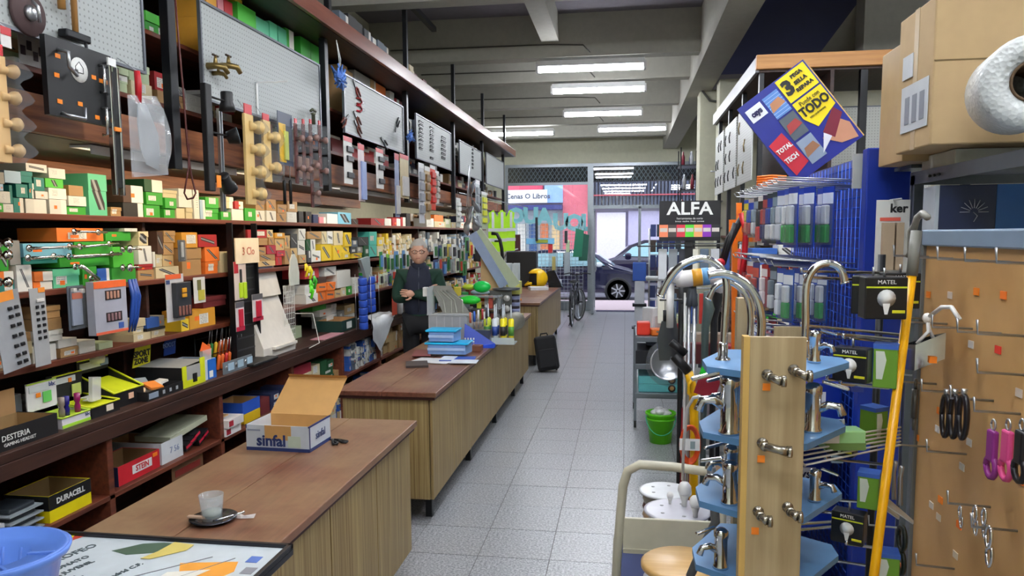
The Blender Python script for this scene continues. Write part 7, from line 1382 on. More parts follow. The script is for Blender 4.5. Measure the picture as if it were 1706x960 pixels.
for a in ((1278, 624, .02, 'upper left nickel valve on the plywood plank'), (1322, 616, .018, 'upper right nickel valve on the plywood plank'), (1270, 738, .04, 'long chrome valve at the middle of the plywood plank'), (1263, 852, .012, 'lower left nickel valve on the plywood plank'), (1312, 845, .012, 'lower right nickel valve on the plywood plank')): valve(*a)
def mixer(x, y, z, lab, s=1., rz=0, tall=False):
    t = thing('mixer_tap', lab, 'tap', (x, y, z+.0005), rz)
    h_ = .09*s if not tall else .1*s
    MB().lathe([(.0001, 0), (.023*s, 0), (.023*s, .006), (.019*s, .01), (.019*s, h_), (.021*s, h_+.002), (.021*s, h_+.02*s), (.012*s, h_+.028*s), (.0001, h_+.03*s)], n=20).build('body', M_chrome, t)
    MB().tube([(-.01*s, 0, h_*.6), (-.035*s, 0, h_*.75), (-.058*s, 0, h_*.72), (-.066*s, 0, h_*.5)], [.012*s, .0105*s, .0095*s, .0105*s], 10).build('spout', M_chrome, t)
    MB().box(-.05*s, .012*s, -.008*s, .008*s, h_+.03*s, h_+.038*s, 0, Matrix.Rotation(-.25, 4, 'Y')).build('lever', M_chrome, t, .003); return t
xl = U(1178, 612, 1, 1.62)[0]
mixer(.222, 1.62, SZ[1], 'tall cylindrical chrome mixer on the left wing of the second blue shelf', 1.0, .1, True)
mixer(.226, 1.62, SZ[2], 'chrome mixer with flat lever on the left wing of the third blue shelf', .8, -.3)
mixer(.21, 1.62, SZ[3], 'low chrome mixer on the left wing of the lowest blue shelf', .75, .35)
mixer(.245, 1.75, SZ[2], 'chrome mixer at the back of the third blue shelf', .8, .2); mixer(.25, 1.76, SZ[1], 'chrome mixer at the back of the second blue shelf', .8, .1)
mixer(.41, 1.7, SZ[0], 'dark chrome mixer on the right wing of the top blue shelf', .6, 2.6); mixer(.40, 1.66, SZ[1]-.0, 'slender chrome mixer right of the plywood plank', .9, 2.9)
mixer(.41, 1.66, SZ[2], 'chrome mixer on the right wing of the third blue shelf', .6, 2.7)
# kitchen spouts rising above the top shelf
def spout(Y, pts, r, lab):
    P_ = [A_(a, b, Y) for a, b in pts]; base = P_[0].copy(); t = thing('spout_tap', lab, 'tap', base)
    # smooth the path
    Q = []
    for i in range(len(P_)-1):
        a0, a1, a2, a3 = P_[max(i-1, 0)], P_[i], P_[i+1], P_[min(i+2, len(P_)-1)]
        for k in range(6):
            u = k/6; Q.append(.5*((2*a1)+(a2-a0)*u+(2*a0-5*a1+4*a2-a3)*u*u+(3*a1-3*a2+a3-a0)*u**3))
    Q.append(P_[-1]); MB().tube([q-base for q in Q], r, 14).build('spout', M_chrome, t)
    MB().lathe([(.0001, 0), (r*2, 0), (r*2, .008), (r*1.3, .012), (r*1.3, .04), (r*.9, .045)], n=16).build('base_collar', M_chrome, t); MB().tube([Q[-2]-base, Q[-1]-base], r*1.2, 12).build('nozzle', M_chrome, t); return t
spout(1.72, [(1204, 603), (1208, 530), (1210, 470), (1196, 442), (1168, 431), (1135, 443), (1113, 468), (1100, 495)], .0085, 'tall chrome arch spout over the wrapped roll, leftmost of the arches')
spout(1.68, [(1256, 603), (1268, 560), (1266, 515), (1250, 480), (1225, 462), (1200, 456), (1180, 459)], .0095, 'thick double-curved chrome spout, middle of the arches')
spout(1.8, [(1243, 600), (1250, 540), (1246, 500), (1230, 478), (1210, 470), (1190, 480), (1180, 500)], .007, 'slimmer chrome spout behind the middle arch')
spout(1.75, [(1340, 598), (1342, 540), (1344, 475), (1358, 447), (1380, 439), (1400, 448), (1408, 472)], .0085, 'chrome arch spout right of the plywood plank')
tag(MB((0, 0, 0)).box(-.05, .03, 0, .01, -.14, 0).build('sample_plank', M_ply, loc=A_(1325, 545, 1.95)), 'small plywood board behind the top of the upright plank', 'board')
# ---------------- blue glue display ----------------
bd = thing('glue_display', 'royal blue wire-grid display stand for glues with solid end panel', 'display', (.8, 3.15, 0)); o = bd.location
M_cb = mat('0c2f9a', .4, 0, 'royal_blue'); 
MB(o).box(.78, .86, 2.55, 3.68, .05, 2.03).build('back_panel', M_cb, bd); MB(o).box(.74, .87, 2.5, 2.55, .0, 2.04).build('end_panel', M_cb, bd, .004); MB(o).box(.5, .87, 2.5, 3.7, 0, .05).build('base', M_cb, bd)
g1 = MB(o)
for k in range(48): g1.tube([(.765, 2.57, .4+.034*k), (.765, 3.66, .4+.034*k)], .0022, 3)
for k in range(24): g1.tube([(.762, 2.58+.046*k, .4), (.762, 2.58+.046*k, 2.02)], .0022, 3)
g1.build('wire_mesh', mat('2c5cc8', .35, .2), bd); MB(o).box(.72, .78, 2.57, 2.585, 1.92, 2.03).build('clip', mat('b8bcb8', .4), bd)
cnt = 0
def hook_row(z, specs):
    global cnt
    for i, (y, c1, c2, c3, w, h_, nm, l) in enumerate(specs):
        MB(o).tube([(.765, y, z), (.5, y, z+.015), (.49, y, z+.03)], .003, 5).tube([(.765, y+.012, z+.02), (.5, y+.012, z+.035)], .0025, 5).build('hook', M_steel, bd)
        for q, x in enumerate((.55, .6, .66)):
            if q and i % 3 == 2: continue
            cnt += 1
            t = thing(nm, f'{l}, {["front", "second", "rear"][q]} on its hook', 'pack', (x, y, z+.0), w*0+R.uniform(-.1, .1)-1.32, group='glue packs on the blue stand')
            w = w*.8 if q == 0 and y < 2.8 else w; MB().box(-w/2, w/2, -.0015, .0015, -h_, .0).build('card', mat(c1, .35), t)
            MB().box(-w*.22, w*.22, -.02, -.0016, -h_*.62, -h_*.3).build('tube_neck', mat(c3, .3), t, .005); MB().box(-w*.25, w*.25, -.02, -.0016, -h_*.92, -h_*.62).build('tube', mat(c2, .3), t, .005); MB().box(-w*.45, w*.45, -.0025, -.0016, -h_*.28, -h_*.1).build('print', mat(c3, .4), t)
            if i % 2 == 0: MB().box(-w*.4, w*.4, -.024, -.0018, -h_*.95, -h_*.28).build('blister', M_film, t)
hook_row(1.93, [(2.62, '1c3ea8', '2a9a4a', 'dfe6f0', .08, .2, 'glue_pack', 'blue and green glue pack nearest the end panel, top row'), (2.7, '2348b4', '37a04e', 'e4e8f0', .08, .2, 'glue_pack', 'second blue and green glue pack, top row'), (2.8, '1c3ea8', 'dfe6f0', 'dfe6f0', .075, .19, 'glue_pack', 'blue pack with white tube, top row'),
    (2.9, '2a3f4a', 'dfe2e6', '8aa0b0', .065, .19, 'sealant_pack', 'slate pack with white foot, top row'), (3.0, '2a3f4a', 'e4e6ea', '1c3ea8', .065, .19, 'sealant_pack', 'second slate pack with white foot, top row'), (3.12, '2a2a52', '3a3a6a', 'b04a4a', .05, .19, 'glue_pack', 'dark violet slim pack, top row'), (3.22, 'e6e4e0', 'd84038', '1c1c20', .055, .2, 'adhesive_pack', 'white pack with red print and heavy lettering, top row'),
    (3.34, '3a3f48', 'c8c8cc', '8a9aa8', .06, .17, 'adhesive_pack', 'grey clear pack, top row'), (3.46, 'c8b8b0', 'a83a3a', '2a4ab0', .06, .17, 'adhesive_pack', 'pale pack with red tube, top row'), (3.58, '2a4ab0', 'd87a5a', 'd8c83a', .06, .16, 'adhesive_pack', 'blue pack with orange tube farthest along the top row')])
hook_row(1.655, [(2.66, '1c4aa0', '3aa45a', 'e0e6ee', .08, .18, 'glue_pack', 'blue and green glue pack, middle row near end'), (2.78, '2248a8', 'dfe6f0', 'e0e6ee', .07, .18, 'glue_pack', 'blue pack with white tube, middle row'), (2.92, '2c3a46', 'e0e4e8', '8a98a4', .06, .17, 'sealant_pack', 'slate pack, middle row'), (3.1, 'b41c2c', 'dfd8d8', 'e8e0e0', .06, .17, 'sealant_pack', 'red pack with white foot, middle row'), (3.3, '2a3a8a', 'd8a03a', 'c84a3a', .08, .22, 'adhesive_pack', 'blue pack with yellow print, middle row'), (3.45, 'd4d8dc', 'c86a7a', 'c84a3a', .07, .2, 'adhesive_pack', 'white and pink pack, middle row'), (3.58, '3a3a44', 'd8c0b8', 'b03a3a', .06, .18, 'adhesive_pack', 'charcoal pack farthest along the middle row')])
hook_row(1.4, [(2.8, '1c3ea8', '8a94c0', 'dfe6f0', .08, .12, 'glue_pack', 'blue pack, lower row near end'), (2.95, 'b06a7a', '2a3a8a', 'dfe0e4', .08, .12, 'glue_pack', 'pinkish pack, lower row'), (3.1, '8a3a4a', 'c8c8cc', 'e0c0c0', .08, .12, 'glue_pack', 'dark pink pack, lower row'), (3.3, '2c3c88', 'c84a4a', 'dfe6f0', .08, .14, 'glue_pack', 'navy pack with red tube, lower row'), (3.5, '3a4a5a', 'd8d8dc', 'b03a3a', .08, .14, 'glue_pack', 'slate pack farthest along the lower row')])
for k, (y, z) in enumerate(((2.75, 1.2), (3.0, 1.2), (2.85, .9), (3.2, .95))):
    t = thing('glue_box', ['near box', 'far box', 'lower near box', 'lower far box'][k]+' in royal blue with white brand panel on the glue stand', 'box', (.64, y, z-.1)); MB().box(-.08, .1, -.06, .06, 0, .16).build('carton', M_cb, t, .002)
    MB().box(-.06, .05, -.063, -.06, .08, .13).build('logo_panel', M_white, t); text('ceys', .045, frame((-.005, -.064, .105), (1, 0, 0), (0, 0, 1)), mat('1a1a40'), t, bold=.001)
MB(o).box(.5, .78, 2.56, 3.66, 1.09, 1.1).box(.5, .78, 2.56, 3.66, .79, .8).box(.5, .78, 2.56, 3.66, .5, .51).build('shelf', M_cb, bd)
# poster tilted on top
c0, c1, c2, c3 = [U(a, b, 1, y) for a, b, y in ((1247, 170, 2.95), (1345, 95, 2.95), (1432, 258, 2.9), (1307, 293, 2.95))]
ex = (c1-c0); ey = ((c0-c3)+(c1-c2))/2; W2 = ex.length; H2_ = ey.length; ctr = (c0+c1+c2+c3)/4
T = frame(ctr, ex, ey); t = thing('promo_poster', 'tilted blue promotional board with yellow panels reading Puede con TODO', 'poster', ctr); t.rotation_euler = T.to_euler()
W2 *= 1.12; w, h_ = W2/2, H2_/2
MB().box(-w, w, -h_, h_, -.012, 0).build('board', mat('202c8c', .35, 0, 'poster_blue'), t); MB().box(w, w+.004, -h_, h_, -.02, .0).build('board_edge', mat('c8a060', .5), t)
ym = mat('f0d818', .35, 0, 'poster_yellow'); dk_ = mat('17181c', .4)
MB().box(w*.12, w*.96, h_*.42, h_*.97, 0, .002).build('yellow_panel', ym, t); MB().prism([(w*.12, h_*.38), (w*.96, h_*.38), (w*.96, -h_*.12), (w*.3, -h_*.3), (w*.12, h_*.0)], .002).build('yellow_panel', ym, t)
F2 = lambda x, y, z=.003: Matrix.Translation((x, y, z))
text('3', .075, F2(w*.3, h_*.7), dk_, t, bold=.004)
for s_, yy in (('PEGA', .85), ('SELLA', .7), ('REPARA', .55)): text(s_, .019, F2(w*.65, h_*yy), dk_, t, bold=.001)
text('Puede con', .024, F2(w*.54, h_*.28), dk_, t, sx=.8); text('TODO', .048, F2(w*.54, h_*.1), dk_, t, bold=.002, sx=.8); text('MES QUE NADIE', .009, F2(w*.5, -h_*.06), dk_, t)
MB().box(-w*.9, -w*.45, h_*.55, h_*.85, 0, .002).build('logo_panel', mat('e8ecf0', .4), t); text('ceys', .03, F2(-w*.67, h_*.7), mat('1a1a50'), t, bold=.002, sx=.8)
MB().prism([(-w*.95, -h_*.02), (-w*.5, h_*.05), (-w*.4, -h_*.75), (-w*.85, -h_*.85)], .002, F2(0, 0, 0)).build('red_panel', mat('c8283c', .35), t); text('TOTAL', .024, F2(-w*.68, -h_*.25), M_white, t, bold=.001, sx=.8); text('TECH', .026, F2(-w*.68, -h_*.5), M_white, t, bold=.001, sx=.8)
for k, (ya_, yb_, cc) in enumerate(((.32, .85, '5a8ad0'), (-.25, .28, '55606a'), (-.85, -.3, '8a9ab0'))): MB().box(-w*.38, w*.06, h_*ya_, h_*yb_, 0, .002).build('photo_print', mat(cc, .4), t); MB().prism([(-.03, -.02), (.03, -.01), (.02, .02), (-.02, .015)], .001, F2(-w*.16, h_*(ya_+yb_)/2, .002)).build('photo_detail', mat(['b8805a', 'a83a3a', '9a6a4a'][k], .5), t)
for r_ in range(7): MB().box(-w*.38, w*.06, h_*(.36+.07*r_), h_*(.37+.07*r_), .002, .0026).build('tile_line', mat('a8c8f0', .4), t)
MB().prism([(w*.2, -h_*.55), (w*.75, -h_*.35), (w*.95, -h_*.6), (w*.9, -h_*.95), (w*.5, -h_*.85)], .002).build('hand_print', mat('c08868', .5), t); MB().prism([(w*.3, -h_*.45), (w*.85, -h_*.15), (w*.95, -h_*.35), (w*.45, -h_*.68)], .003).build('tube_print', mat('7a1c34', .4), t); MB().prism([(w*.0, -h_*.8), (w*.3, -h_*.47), (w*.42, -h_*.62)], .003).build('nozzle_print', mat('e0e2ea', .4), t)
# orange net of clips left of the stand
t = thing('orange_pack', 'orange bagged cord pack hanging above the glue packs', 'pack', U(1285, 305, 1, 3.9)); 
for k in range(7): MB().tube([(-.07, 0, .03-.012*k), (0, -.01, .035-.012*k), (.07, 0, .03-.012*k)], .006, 5).build('cord', mat('f07a28', .4), t)
# ---------------- metal shelf, big carton, bubble roll ----------------
ms = thing('metal_shelf', 'grey slotted-angle metal shelf under the big brown carton', 'shelving', (1.2, 1.9, 0)); o = ms.location; gmt = mat('6a7078', .4, .6)
MB(o).box(.82, 1.7, 1.4, 2.35, 1.94, 1.945).build('shelf_panel', gmt, ms); MB(o).box(.815, .82, 1.4, 2.35, 1.915, 1.95).box(.82, 1.7, 2.345, 2.35, 1.915, 1.94).build('edge_angle', gmt, ms)
for x, y in ((.83, 2.33), (.83, 1.42), (1.68, 2.33), (1.68, 1.42)): MB(o).box(x-.015, x+.015, y-.003, y+.003, 0, 1.94).box(x-.015, x-.012, y-.015, y+.015, 0, 1.94).build('upright', gmt, ms)
for k in range(3): MB(o).sph((.812, 2.2-.03*k, 1.93), .004, 8).build('bolt', M_black, ms)
box_on('white_carton', 'flat white carton under the big brown carton', 'box', 1.0, 2.2, 1.945, .34, .22, .045, 'c4c4bc'); box_on('brick_block', 'dark red flat box beside the flat white carton', 'box', 1.32, 2.17, 1.945, .26, .2, .045, '7a4034')
t = thing('big_carton', 'big brown cardboard box on the metal shelf at the top right', 'box', (.735, 2.0, 1.992)); kf = mat('b89c72', .75, 0, 'corrugated_board')
MB().box(0, .8, 0, .24, 0, .355).build('body', kf, t, .004); MB().box(.001, .799, -.0015, 0, .2, .203).build('seam', mat('7a6440', .8), t); MB().box(-.001, 0, .1, .13, .0, .355).build('tape', mat('bca47c', .3), t)
MB().box(-.003, -.001, .02, .2, .05, .17).box(-.003, -.001, .13, .2, .19, .25).build('shipping_label', mat('c8ccd0', .5), t)
for k in range(3): MB().box(-.004, -.003, .04+.05*k, .07+.05*k, .07, .14).build('label_print', mat('8a8e98'), t)
box_on('tan_carton', 'second tan carton glimpsed behind the big brown carton', 'box', .92, 2.38, 1.976, .36, .2, .33, 'b29468'); bpy.data.objects['tan_carton'].location = (.94, 2.36, 1.976)
MB(o).box(.82, 1.7, 2.36, 2.6, 1.965, 1.975).build('shelf_panel', gmt, ms)
p = U(1703, 145, 1, 1.78); t = thing('bubble_roll', 'white bubble-wrap roll with brown core at the right edge of the picture', 'roll', (p.x, 1.78, p.z)); Mx = Matrix.Rotation(math.pi/2+.05, 4, 'X') @ Matrix.Rotation(-.25, 4, 'Y')
x_ = NM('bubble_wrap'); x_.coord(); vo = x_.n('ShaderNodeTexVoronoi'); vo.inputs['Scale'].default_value = 110; x_.nt.links.new(x_.vec, vo.inputs['Vector']); x_.bump(V(x_.nt, vo.outputs[0]), .003, .8); x_.col('d8dcdc'); bw = x_.set(.25, 0, Alpha=.93)
MB().lathe([(.042, -.1), (.088, -.1), (.094, -.09), (.094, .09), (.088, .1), (.042, .1), (.042, -.1)], n=36, M=Mx).build('wrap', bw, t); MB().lathe([(.036, -.101), (.042, -.101), (.042, .101), (.036, .101), (.036, -.101)], n=28, M=Mx).build('core', mat('5c4630', .8), t)
# blue appliance box, card
t = thing('appliance_box', 'navy and blue box with spiky emblem standing behind the wooden hook board', 'box', (.8, 2.12, 1.775), -.12); MB().box(0, .27, 0, .12, 0, .125).build('carton', mat('18264e', .35, 0, 'navy_print'), t, .002); MB().box(.14, .262, -.0012, 0, 0, .125).build('blue_print', mat('1c62b0', .35), t); MB().box(.27, .272, 0, .12, 0, .125).box(.255, .27, -.0015, 0, 0, .125).build('white_side', M_white, t); MB().box(-.0015, 0, 0, .12, 0, .125).box(0, .008, -.002, 0, 0, .125).build('white_edge', mat('b8c0c8'), t)
e_ = MB()
for k in range(9): a = math.pi*(k/8); e_.tube([(.09+.01*math.cos(a), -.002, .055+.01*math.sin(a)), (.09+.033*math.cos(a), -.002, .055+.033*math.sin(a))], .0012, 4)
e_.tube([(.09, -.002, .03), (.098, -.002, .045), (.088, -.002, .055)], .0012, 4).build('emblem_print', mat('b0b4c8'), t); MB().box(.213, .225, -.003, -.0012, .05, .1).build('small_print', M_white, t)
t = thing('brush_card', 'white hanging card ending in heavy black letters ker with a tan brush', 'card', U(1489, 333, 1, 2.3)); MB().box(-.045, .045, 0, .004, -.22, 0).build('card', mat('d4d4d0', .4), t); text('ker', .035, frame((.015, -.001, -.025), (1, 0, 0), (0, 0, 1)), M_black, t, bold=.001); MB().box(-.035, .02, -.002, 0, -.06, -.05).build('red_print', mat('d85a4a'), t); MB().box(-.03, .0, -.02, 0, -.2, -.065).box(.005, .025, -.02, 0, -.2, -.065).build('brush', mat('b09a80', .6), t)
MB().tube([(0, .03, -.0), (0, -.06, .0)], .003, 5).build('hook', M_steel, t)
# ---------------- wooden hook board ----------------
hb = thing('hook_board', 'pale wooden display board with rows of steel hooks and price stickers', 'board', (.76, 1.5, 0)); o = hb.location
x_ = NM('maple_board'); x_.coord(); n_ = x_.noise(x_.vec, 5, 4, (1, .6, .5)); gl = ((V(x_.nt, x_.n('ShaderNodeTexCoord').outputs['Object']) if False else n_)*3).fr(); x_.col(x_.mix((n_-.3)*2, 'c09058', 'd8ae74')); MW = x_.set(.4)
MB(o).box(.75, .77, .6, 2.03, .2, 1.745).build('panel', MW, hb); MB(o).box(.74, .785, .58, 2.04, 1.745, 1.785).build('cap', mat('8fa4bc', .35, .3), hb, .004); MB(o).box(.74, .785, 2.03, 2.06, .0, 1.78).build('side_post', mat('7f8488', .35, .6), hb, .003); MB(o).box(.6, .8, .6, 2.05, 0, .04).build('foot', mat('5a5e62', .4, .5), hb)
def hk(px, py, ln=.08):
    p = U(px, py, 0, .75); MB(o).tube([(.75, p.y, p.z), (.75-ln, p.y+.004, p.z+.003), (.75-ln-.002, p.y+.004, p.z+.03)], .0028, 6).build('hook', M_steel, hb); return Vector((.75-ln*.7, p.y, p.z))
HK = [hk(px, py) for px, py in ((1547, 428), (1588, 431), (1630, 434), (1682, 437), (1742, 440), (1540, 531), (1578, 540), (1620, 548), (1668, 556), (1706, 560), (1706, 625), (1524, 626), (1560, 640), (1600, 655), (1655, 668), (1700, 690), (1548, 745), (1610, 757), (1650, 845), (1695, 885), (1500, 880), (1590, 948))]
for px, py, c in ((1547, 491, 'ff8a1e'), (1583, 492, 'd8c8b8'), (1627, 486, 'ff8a1e'), (1672, 492, 'ff7a20'), (1534, 488, 'd0ccc8'), (1618, 574, 'd8d4cc'), (1663, 583, 'e83a28'), (1565, 685, 'ff8a1e'), (1615, 737, 'd8d0c8'), (1603, 778, 'd0c8b8'), (1528, 729, 'ff8a1e'), (1518, 763, 'ff7a20'), (1567, 833, 'ff8a1e'), (1552, 842, 'd0c4b4'), (1598, 875, 'ff7a20'), (1564, 862, 'd8c8b0'), (1592, 925, 'd8c8b0'), (1502, 945, 'ff8a4a'), (1698, 655, 'd8c8b8'), (1700, 800, 'ff7a20'), (1562, 715, 'd8d0c8')):
    p = U(px, py, 0, .7495); MB(o).box(.748, .7497, p.y-.012, p.y+.012, p.z-.008, p.z+.008).build('price_sticker', mat(c, .6), hb)
def hang(name, lab, cat, px, py, Y=None, X=.69): p = U(px, py, 0, X); return thing(name, lab, cat, p)
t = hang('bracket_bundle', 'bright steel box bracket tied with white cord hanging on the second hook row', 'bracket', 1545, 530); 
MB().add([(-.03, -.02, -.06), (.03, -.03, -.03), (.035, .05, -.045), (-.025, .06, -.07), (-.03, -.02, -.12), (.03, -.03, -.09), (.035, .05, -.105), (-.025, .06, -.13)], [(0, 4, 5, 1), (1, 5, 6, 2), (2, 6, 7, 3), (3, 7, 4, 0), (4, 7, 6, 5)]).build('bracket', M_chrome, t); MB().box(-.004, .012, -.034, -.031, -.1, -.085).build('price_tag', M_orange, t)
MB().tube([(0, 0, 0), (.0, -.01, -.03), (-.02, .0, -.06)], .004, 6).tube([(0, 0, 0), (.01, .01, -.03), (.02, .01, -.05)], .004, 6).tube([(0, 0, 0), (.01, -.05, .03), (.01, -.1, .035), (.02, -.12, .01)], .005, 6).sph((0, 0, 0), .012, 8).build('cord', M_white, t)
t = hang('turnbuckle', 'steel turnbuckle hanging beside the yellow pole', 'turnbuckle', 1526, 628); MB().tube([(0, 0, -.005), (0, 0, -.03)], .004, 6).tube([(0, 0, -.03), (0, 0, -.1)], .008, 8).tube([(0, 0, -.1), (0, 0, -.13)], .004, 6).build('body', mat('6c6a66', .3, .8), t)
for k, px in enumerate((1577, 1591, 1606)):
    t = hang('snap_hook', ['left', 'middle', 'right'][k]+' of three black snap hooks on one peg', 'snap hook', px, 658, X=.68); MB().tube([(0, .018*math.cos(a), -.045+.045*math.sin(a)) for a in [i*math.pi/8 for i in range(17)]], .0058, 6).build('frame', mat('17131a', .35), t); MB().tube([(0, 0, .0), (0, 0, .012)], .006, 6).build('swivel', M_steel, t)
for k, (px, c) in enumerate(((1655, '8a2a80'), (1680, 'd84a88'), (1703, '17131a'))):
    t = hang('dog_clip', ['purple', 'pink', 'black'][k]+' plastic key clip hanging at the right edge', 'clip', px, 708, X=.68); MB().box(-.006, .006, -.014, .014, -.07, -.01).build('strap', mat(c, .4), t, .004); MB().tube([(0, .018*math.cos(a), -.08+.02*math.sin(a)) for a in [i*math.pi/6 for i in range(13)]], .006, 6).build('ring', mat(c, .4), t); MB().tube([(0, .008*math.cos(a), -.0+.01*math.sin(a)) for a in [i*math.pi/6 for i in range(13)]], .002, 5).build('split_ring', M_steel, t)
for k, (px, py) in enumerate(((1600, 845), (1625, 845), (1640, 850), (1648, 880))):
    t = hang('carabiner', ['leftmost small', 'second', 'third', 'lowest and largest'][k]+' steel chain clip on the lower pegs', 'carabiner', px, py, X=.69); s_ = [.7, .9, .9, 1.2][k]
    for j in range(2): MB().tube([(.003*j, .009*s_*math.cos(a), (-.015-.03*j+.018*math.sin(a))*s_) for a in [i*math.pi/7 for i in range(15)]], .003*s_, 6).build('link', M_chrome, t)
for k, (px, py) in enumerate(((1480, 775), (1492, 770), (1503, 778))):
    t = hang('angle_bracket', ['left', 'middle', 'right'][k]+' bent zinc bracket hanging in front of the yellow pole', 'bracket', px, py, X=.62); MB().tube([(0, 0, 0), (.004, .02, -.03), (0, .0, -.09)], .005, 6).build('strap', M_steel, t); MB().prism([(-.04, 0), (.03, -.02), (.04, .0), (.0, .035)], .003, frame((0, 0, -.11), (.8, .3, -.5), (0, 1, .2))).build('plate', mat('c4ccd0', .3, .7), t)
t = hang('door_pull_set', 'dark green black plastic handles hanging beside the yellow pole', 'handle set', 1503, 880, X=.66)
for z in (0, -.06): MB().tube([(0, .022*math.cos(a), z-.025+.028*math.sin(a)) for a in [i*math.pi/7 for i in range(15)]], .006, 6).build('loop', mat('16241f', .4), t)
t = thing('yellow_pole', 'long yellow telescopic pole with grey grip leaning on the hook board', 'pole', U(1526, 400, 0, .66)); o_ = t.location
a_, b_, c_ = U(1527, 385, 0, .665)-o_, U(1519, 460, 0, .655)-o_, U(1456, 958, 0, .56)-o_; MB().tube([b_, c_, c_+(c_-b_)*1.35], .0105, 14).build('shaft', mat('f0ae08', .35, 0, 'yellow_enamel'), t); MB().tube([a_, b_], .0125, 14).build('grip', mat('85847c', .5), t); MB().tube([a_+Vector((0, .02, .0)), a_+Vector((0, .0, .03)), a_+Vector((0, -.03, .04)), a_+Vector((0, -.06, .03))], .008, 8).tube([a_+Vector((0, .01, .02)), a_+Vector((0, .045, -.0)), a_+Vector((0, .04, -.05)), a_+Vector((0, .05, -.06))], .005, 8).build('hook', mat('9c9a92', .4), t)
# ---------------- wire rack with bulb boxes ----------------
wr = thing('wire_rack', 'chrome wire rack of long prongs between the tap tower and the hook board', 'rack', (.62, 1.95, 0)); o = wr.location
MB(o).tube([(.68, 2.14, 0), (.68, 2.14, 1.72)], .01, 8).box(.5, .73, 2.07, 2.22, 0, .02).build('post', M_blackmetal, wr)
for k, (a, b_, c, d) in enumerate(((1335, 452, 1506, 456), (1340, 462, 1500, 470), (1335, 542, 1500, 558), (1345, 552, 1495, 566), (1405, 562, 1500, 572), (1378, 632, 1480, 641), (1400, 640, 1480, 647), (1375, 764, 1490, 776), (1345, 830, 1430, 836), (1360, 852, 1428, 858), (1410, 906, 1480, 916), (1375, 932, 1440, 942), (1290, 876, 1440, 866), (1300, 886, 1440, 872))):
    p, q = U(a, b, 1, 1.85) if False else A_(a, b_, 1.8), A_(c, d, 2.0)
    MB(o).tube([p+Vector((0, 0, .008)), p, q], .004, 6).build('prong', M_chrome, wr)
for k in range(6): p, q = A_(1302+8*k, 740+7*k, 1.62), A_(1500, 712+6*k, 1.95); MB(o).tube([p, q], .0025, 5).build('prong', mat('dcdcd8', .4), wr)
MB(o).tube([A_(1302, 738, 1.62), A_(1342, 777, 1.62)], .003, 5).build('front_rail', mat('dcdcd8', .4), wr)
def bulb_pack(px, py, Y, s, lab, c='17181a', rz=0):
    t = thing('bulb_pack', lab, 'pack', A_(px, py, Y), rz); w_, h_ = .045*s, .095*s
    MB().box(-w_, w_, 0, .05*s, -h_, 0).build('carton', mat(c, .35), t, .003); MB().box(-w_*.95, w_*.95, -.001, 0, -h_*.26, -h_*.22).build('yellow_line', mat('c8d428'), t); MB().lathe([(.0001, 0), (.02*s, .001), (.0001, .002)], (0, -.001, -h_*.5), 16, M=Matrix.Rotation(math.pi/2, 4, 'X')).prism([(-.008*s, -.012*s-h_*.5), (.008*s, -.012*s-h_*.5), (.003*s, -.036*s-h_*.5), (-.003*s, -.036*s-h_*.5)], .002, frame((0, -.001, 0), (1, 0, 0), (0, 0, 1))).build('bulb_print', M_white, t)
    MB().box(w_*.3, w_*.9, -.001, 0, -h_*.85, -h_*.78).build('yellow_print', mat('d8d428'), t); text('MATEL', .013*s, frame((0, -.0012, -h_*.12), (1, 0, 0), (0, 0, 1)), M_white, t); MB().tube([(0, .02, 0), (0, .02, .02)], .003, 5).build('hang_tab', M_steel, t)
bulb_pack(1478, 462, 1.78, 1.0, 'nearest black bulb pack with white bulb picture on the top prong'); bulb_pack(1452, 460, 1.84, .95, 'second black bulb pack behind the nearest one', rz=-.5); bulb_pack(1505, 455, 1.9, .9, 'black bulb pack partly behind the yellow pole')
bulb_pack(1416, 580, 1.8, .85, 'black bulb pack under the middle prongs', '1b1c20', -.6); bulb_pack(1412, 855, 1.8, .8, 'black bulb pack near the bottom prongs', '1b1c20', -.5); bulb_pack(1400, 715, 1.85, .7, 'black bulb pack behind the green carton', '1b1c20', -.6)
for k, (px, py, Y, w_, h_, rz) in enumerate(((1476, 575, 1.8, .05, .1, -.4), (1447, 790, 1.8, .045, .085, -.4), (1470, 680, 1.9, .045, .09, .6), (1480, 925, 1.8, .05, .08, -.2))):
    t = thing('green_bulb_box', ['upper', 'lower', 'tilted middle', 'lowest'][k]+' green bulb carton with white bulb and blue top on the wire rack', 'box', A_(px, py, Y), rz); MB().box(-w_/2, w_/2, 0, w_, -h_, 0).build('carton', mat('6a9a2c', .4), t, .002); MB().box(-w_/2-.001, w_/2+.001, -.001, w_, -h_*.1, .001).build('blue_top', mat('3a62b8', .4), t); MB().prism([(-w_*.35, -h_*.8), (-w_*.1, -h_*.8), (w_*.05, -h_*.35), (-w_*.05, -h_*.15), (-w_*.4, -h_*.15)], .001, frame((0, -.0, 0), (1, 0, 0), (0, 0, 1))).build('white_print', mat('d4dcd0'), t)
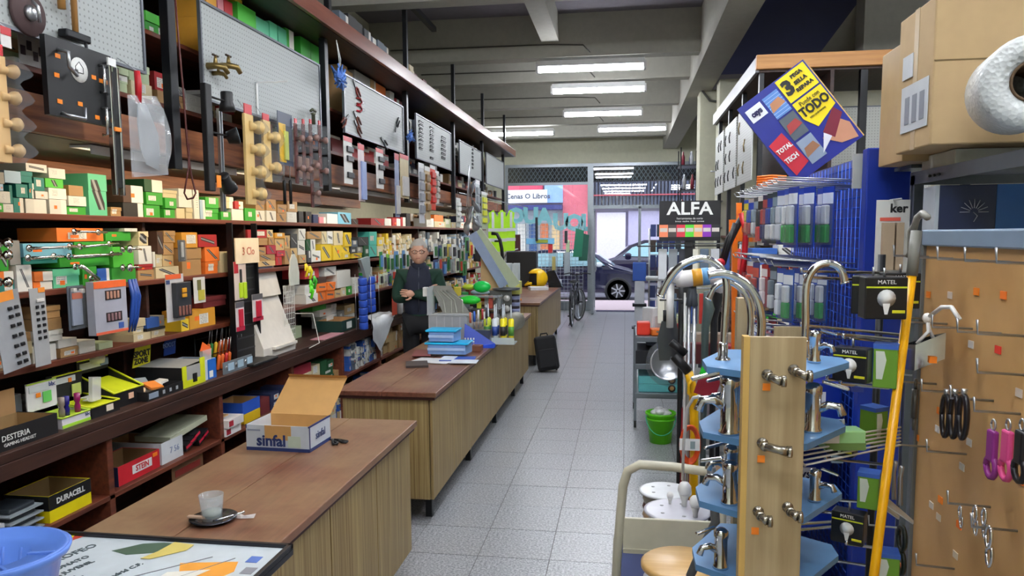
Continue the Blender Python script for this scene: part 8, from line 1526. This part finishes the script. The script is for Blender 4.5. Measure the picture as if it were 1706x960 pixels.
t = thing('green_carton', 'light green carton lying on the white prongs', 'box', A_(1375, 752, 1.72), .15); MB().box(0, .09, 0, .05, 0, .045).build('carton', mat('9acc8a', .4), t, .003); MB().box(0, .09, -.001, 0, .002, .018).build('dark_print', mat('6a8a4a'), t); MB().box(.0, .03, -.0015, -.0005, .018, .044).build('white_print', M_white, t)
for k, (px, py, c, l) in enumerate(((1432, 580, '3a4a9a', 'slim blue and brown pack beside the upper green bulb carton'), (1398, 700, '8aa4b8', 'grey blue slim pack behind the green carton'))): tag(MB().box(-.015, .015, 0, .01, -.12, 0).build('slim_pack', mat(c, .4), loc=A_(px, py, 2.1)), l, 'pack')
for k, (px, py, w_, c, l) in enumerate(((1210, 715, .1, '3a7ac0', 'blue patterned catalogue behind the second blue shelf'), (1215, 780, .12, 'c8a888', 'colourful leaflet behind the third blue shelf'), (1180, 640, .1, '8a1c2c', 'dark red tray behind the tap tower'), (1175, 615, .035, '2ad83c', 'bright green tag on a hanging pack behind the taps'), (1222, 668, .03, '2ad84c', 'second bright green tag behind the taps'))):
    tag(MB().box(-w_/2, w_/2, 0, .01, -.03 if w_ < .05 else -.06, .03, 0, Matrix.Rotation(.3, 4, 'Y')).build('leaflet', mat(c, .4), loc=A_(px, py, 3.45+.05*k)), l, 'card')
for k, (px, py, w_, h_, c) in enumerate(((1185, 650, .1, .3, 'a8a0a4'), (1208, 640, .08, .25, '5a5e64'), (1226, 620, .14, .3, 'a83a3a'), (1180, 590, .3, .12, '6a2a2e'), (1200, 570, .3, .1, '9a8a7a'), (1225, 690, .2, .3, '2c3a8a'), (1222, 590, .2, .14, 'c8d0d4'))):
    tag(MB().box(-w_/2, w_/2, 0, .06, -h_/2, h_/2).build('hanging_pack', mat(c, .4), loc=A_(px, py, 4.1+.06*k), bevel=.008), ['pale lilac pack behind the second tap shelf', 'charcoal pack behind the second tap shelf', 'red pack seen past the tap shelves', 'dark red pack under the chrome arches', 'beige pack under the chrome arches', 'navy pack behind the third tap shelf', 'white pack right of the orange blade'][k], 'pack')
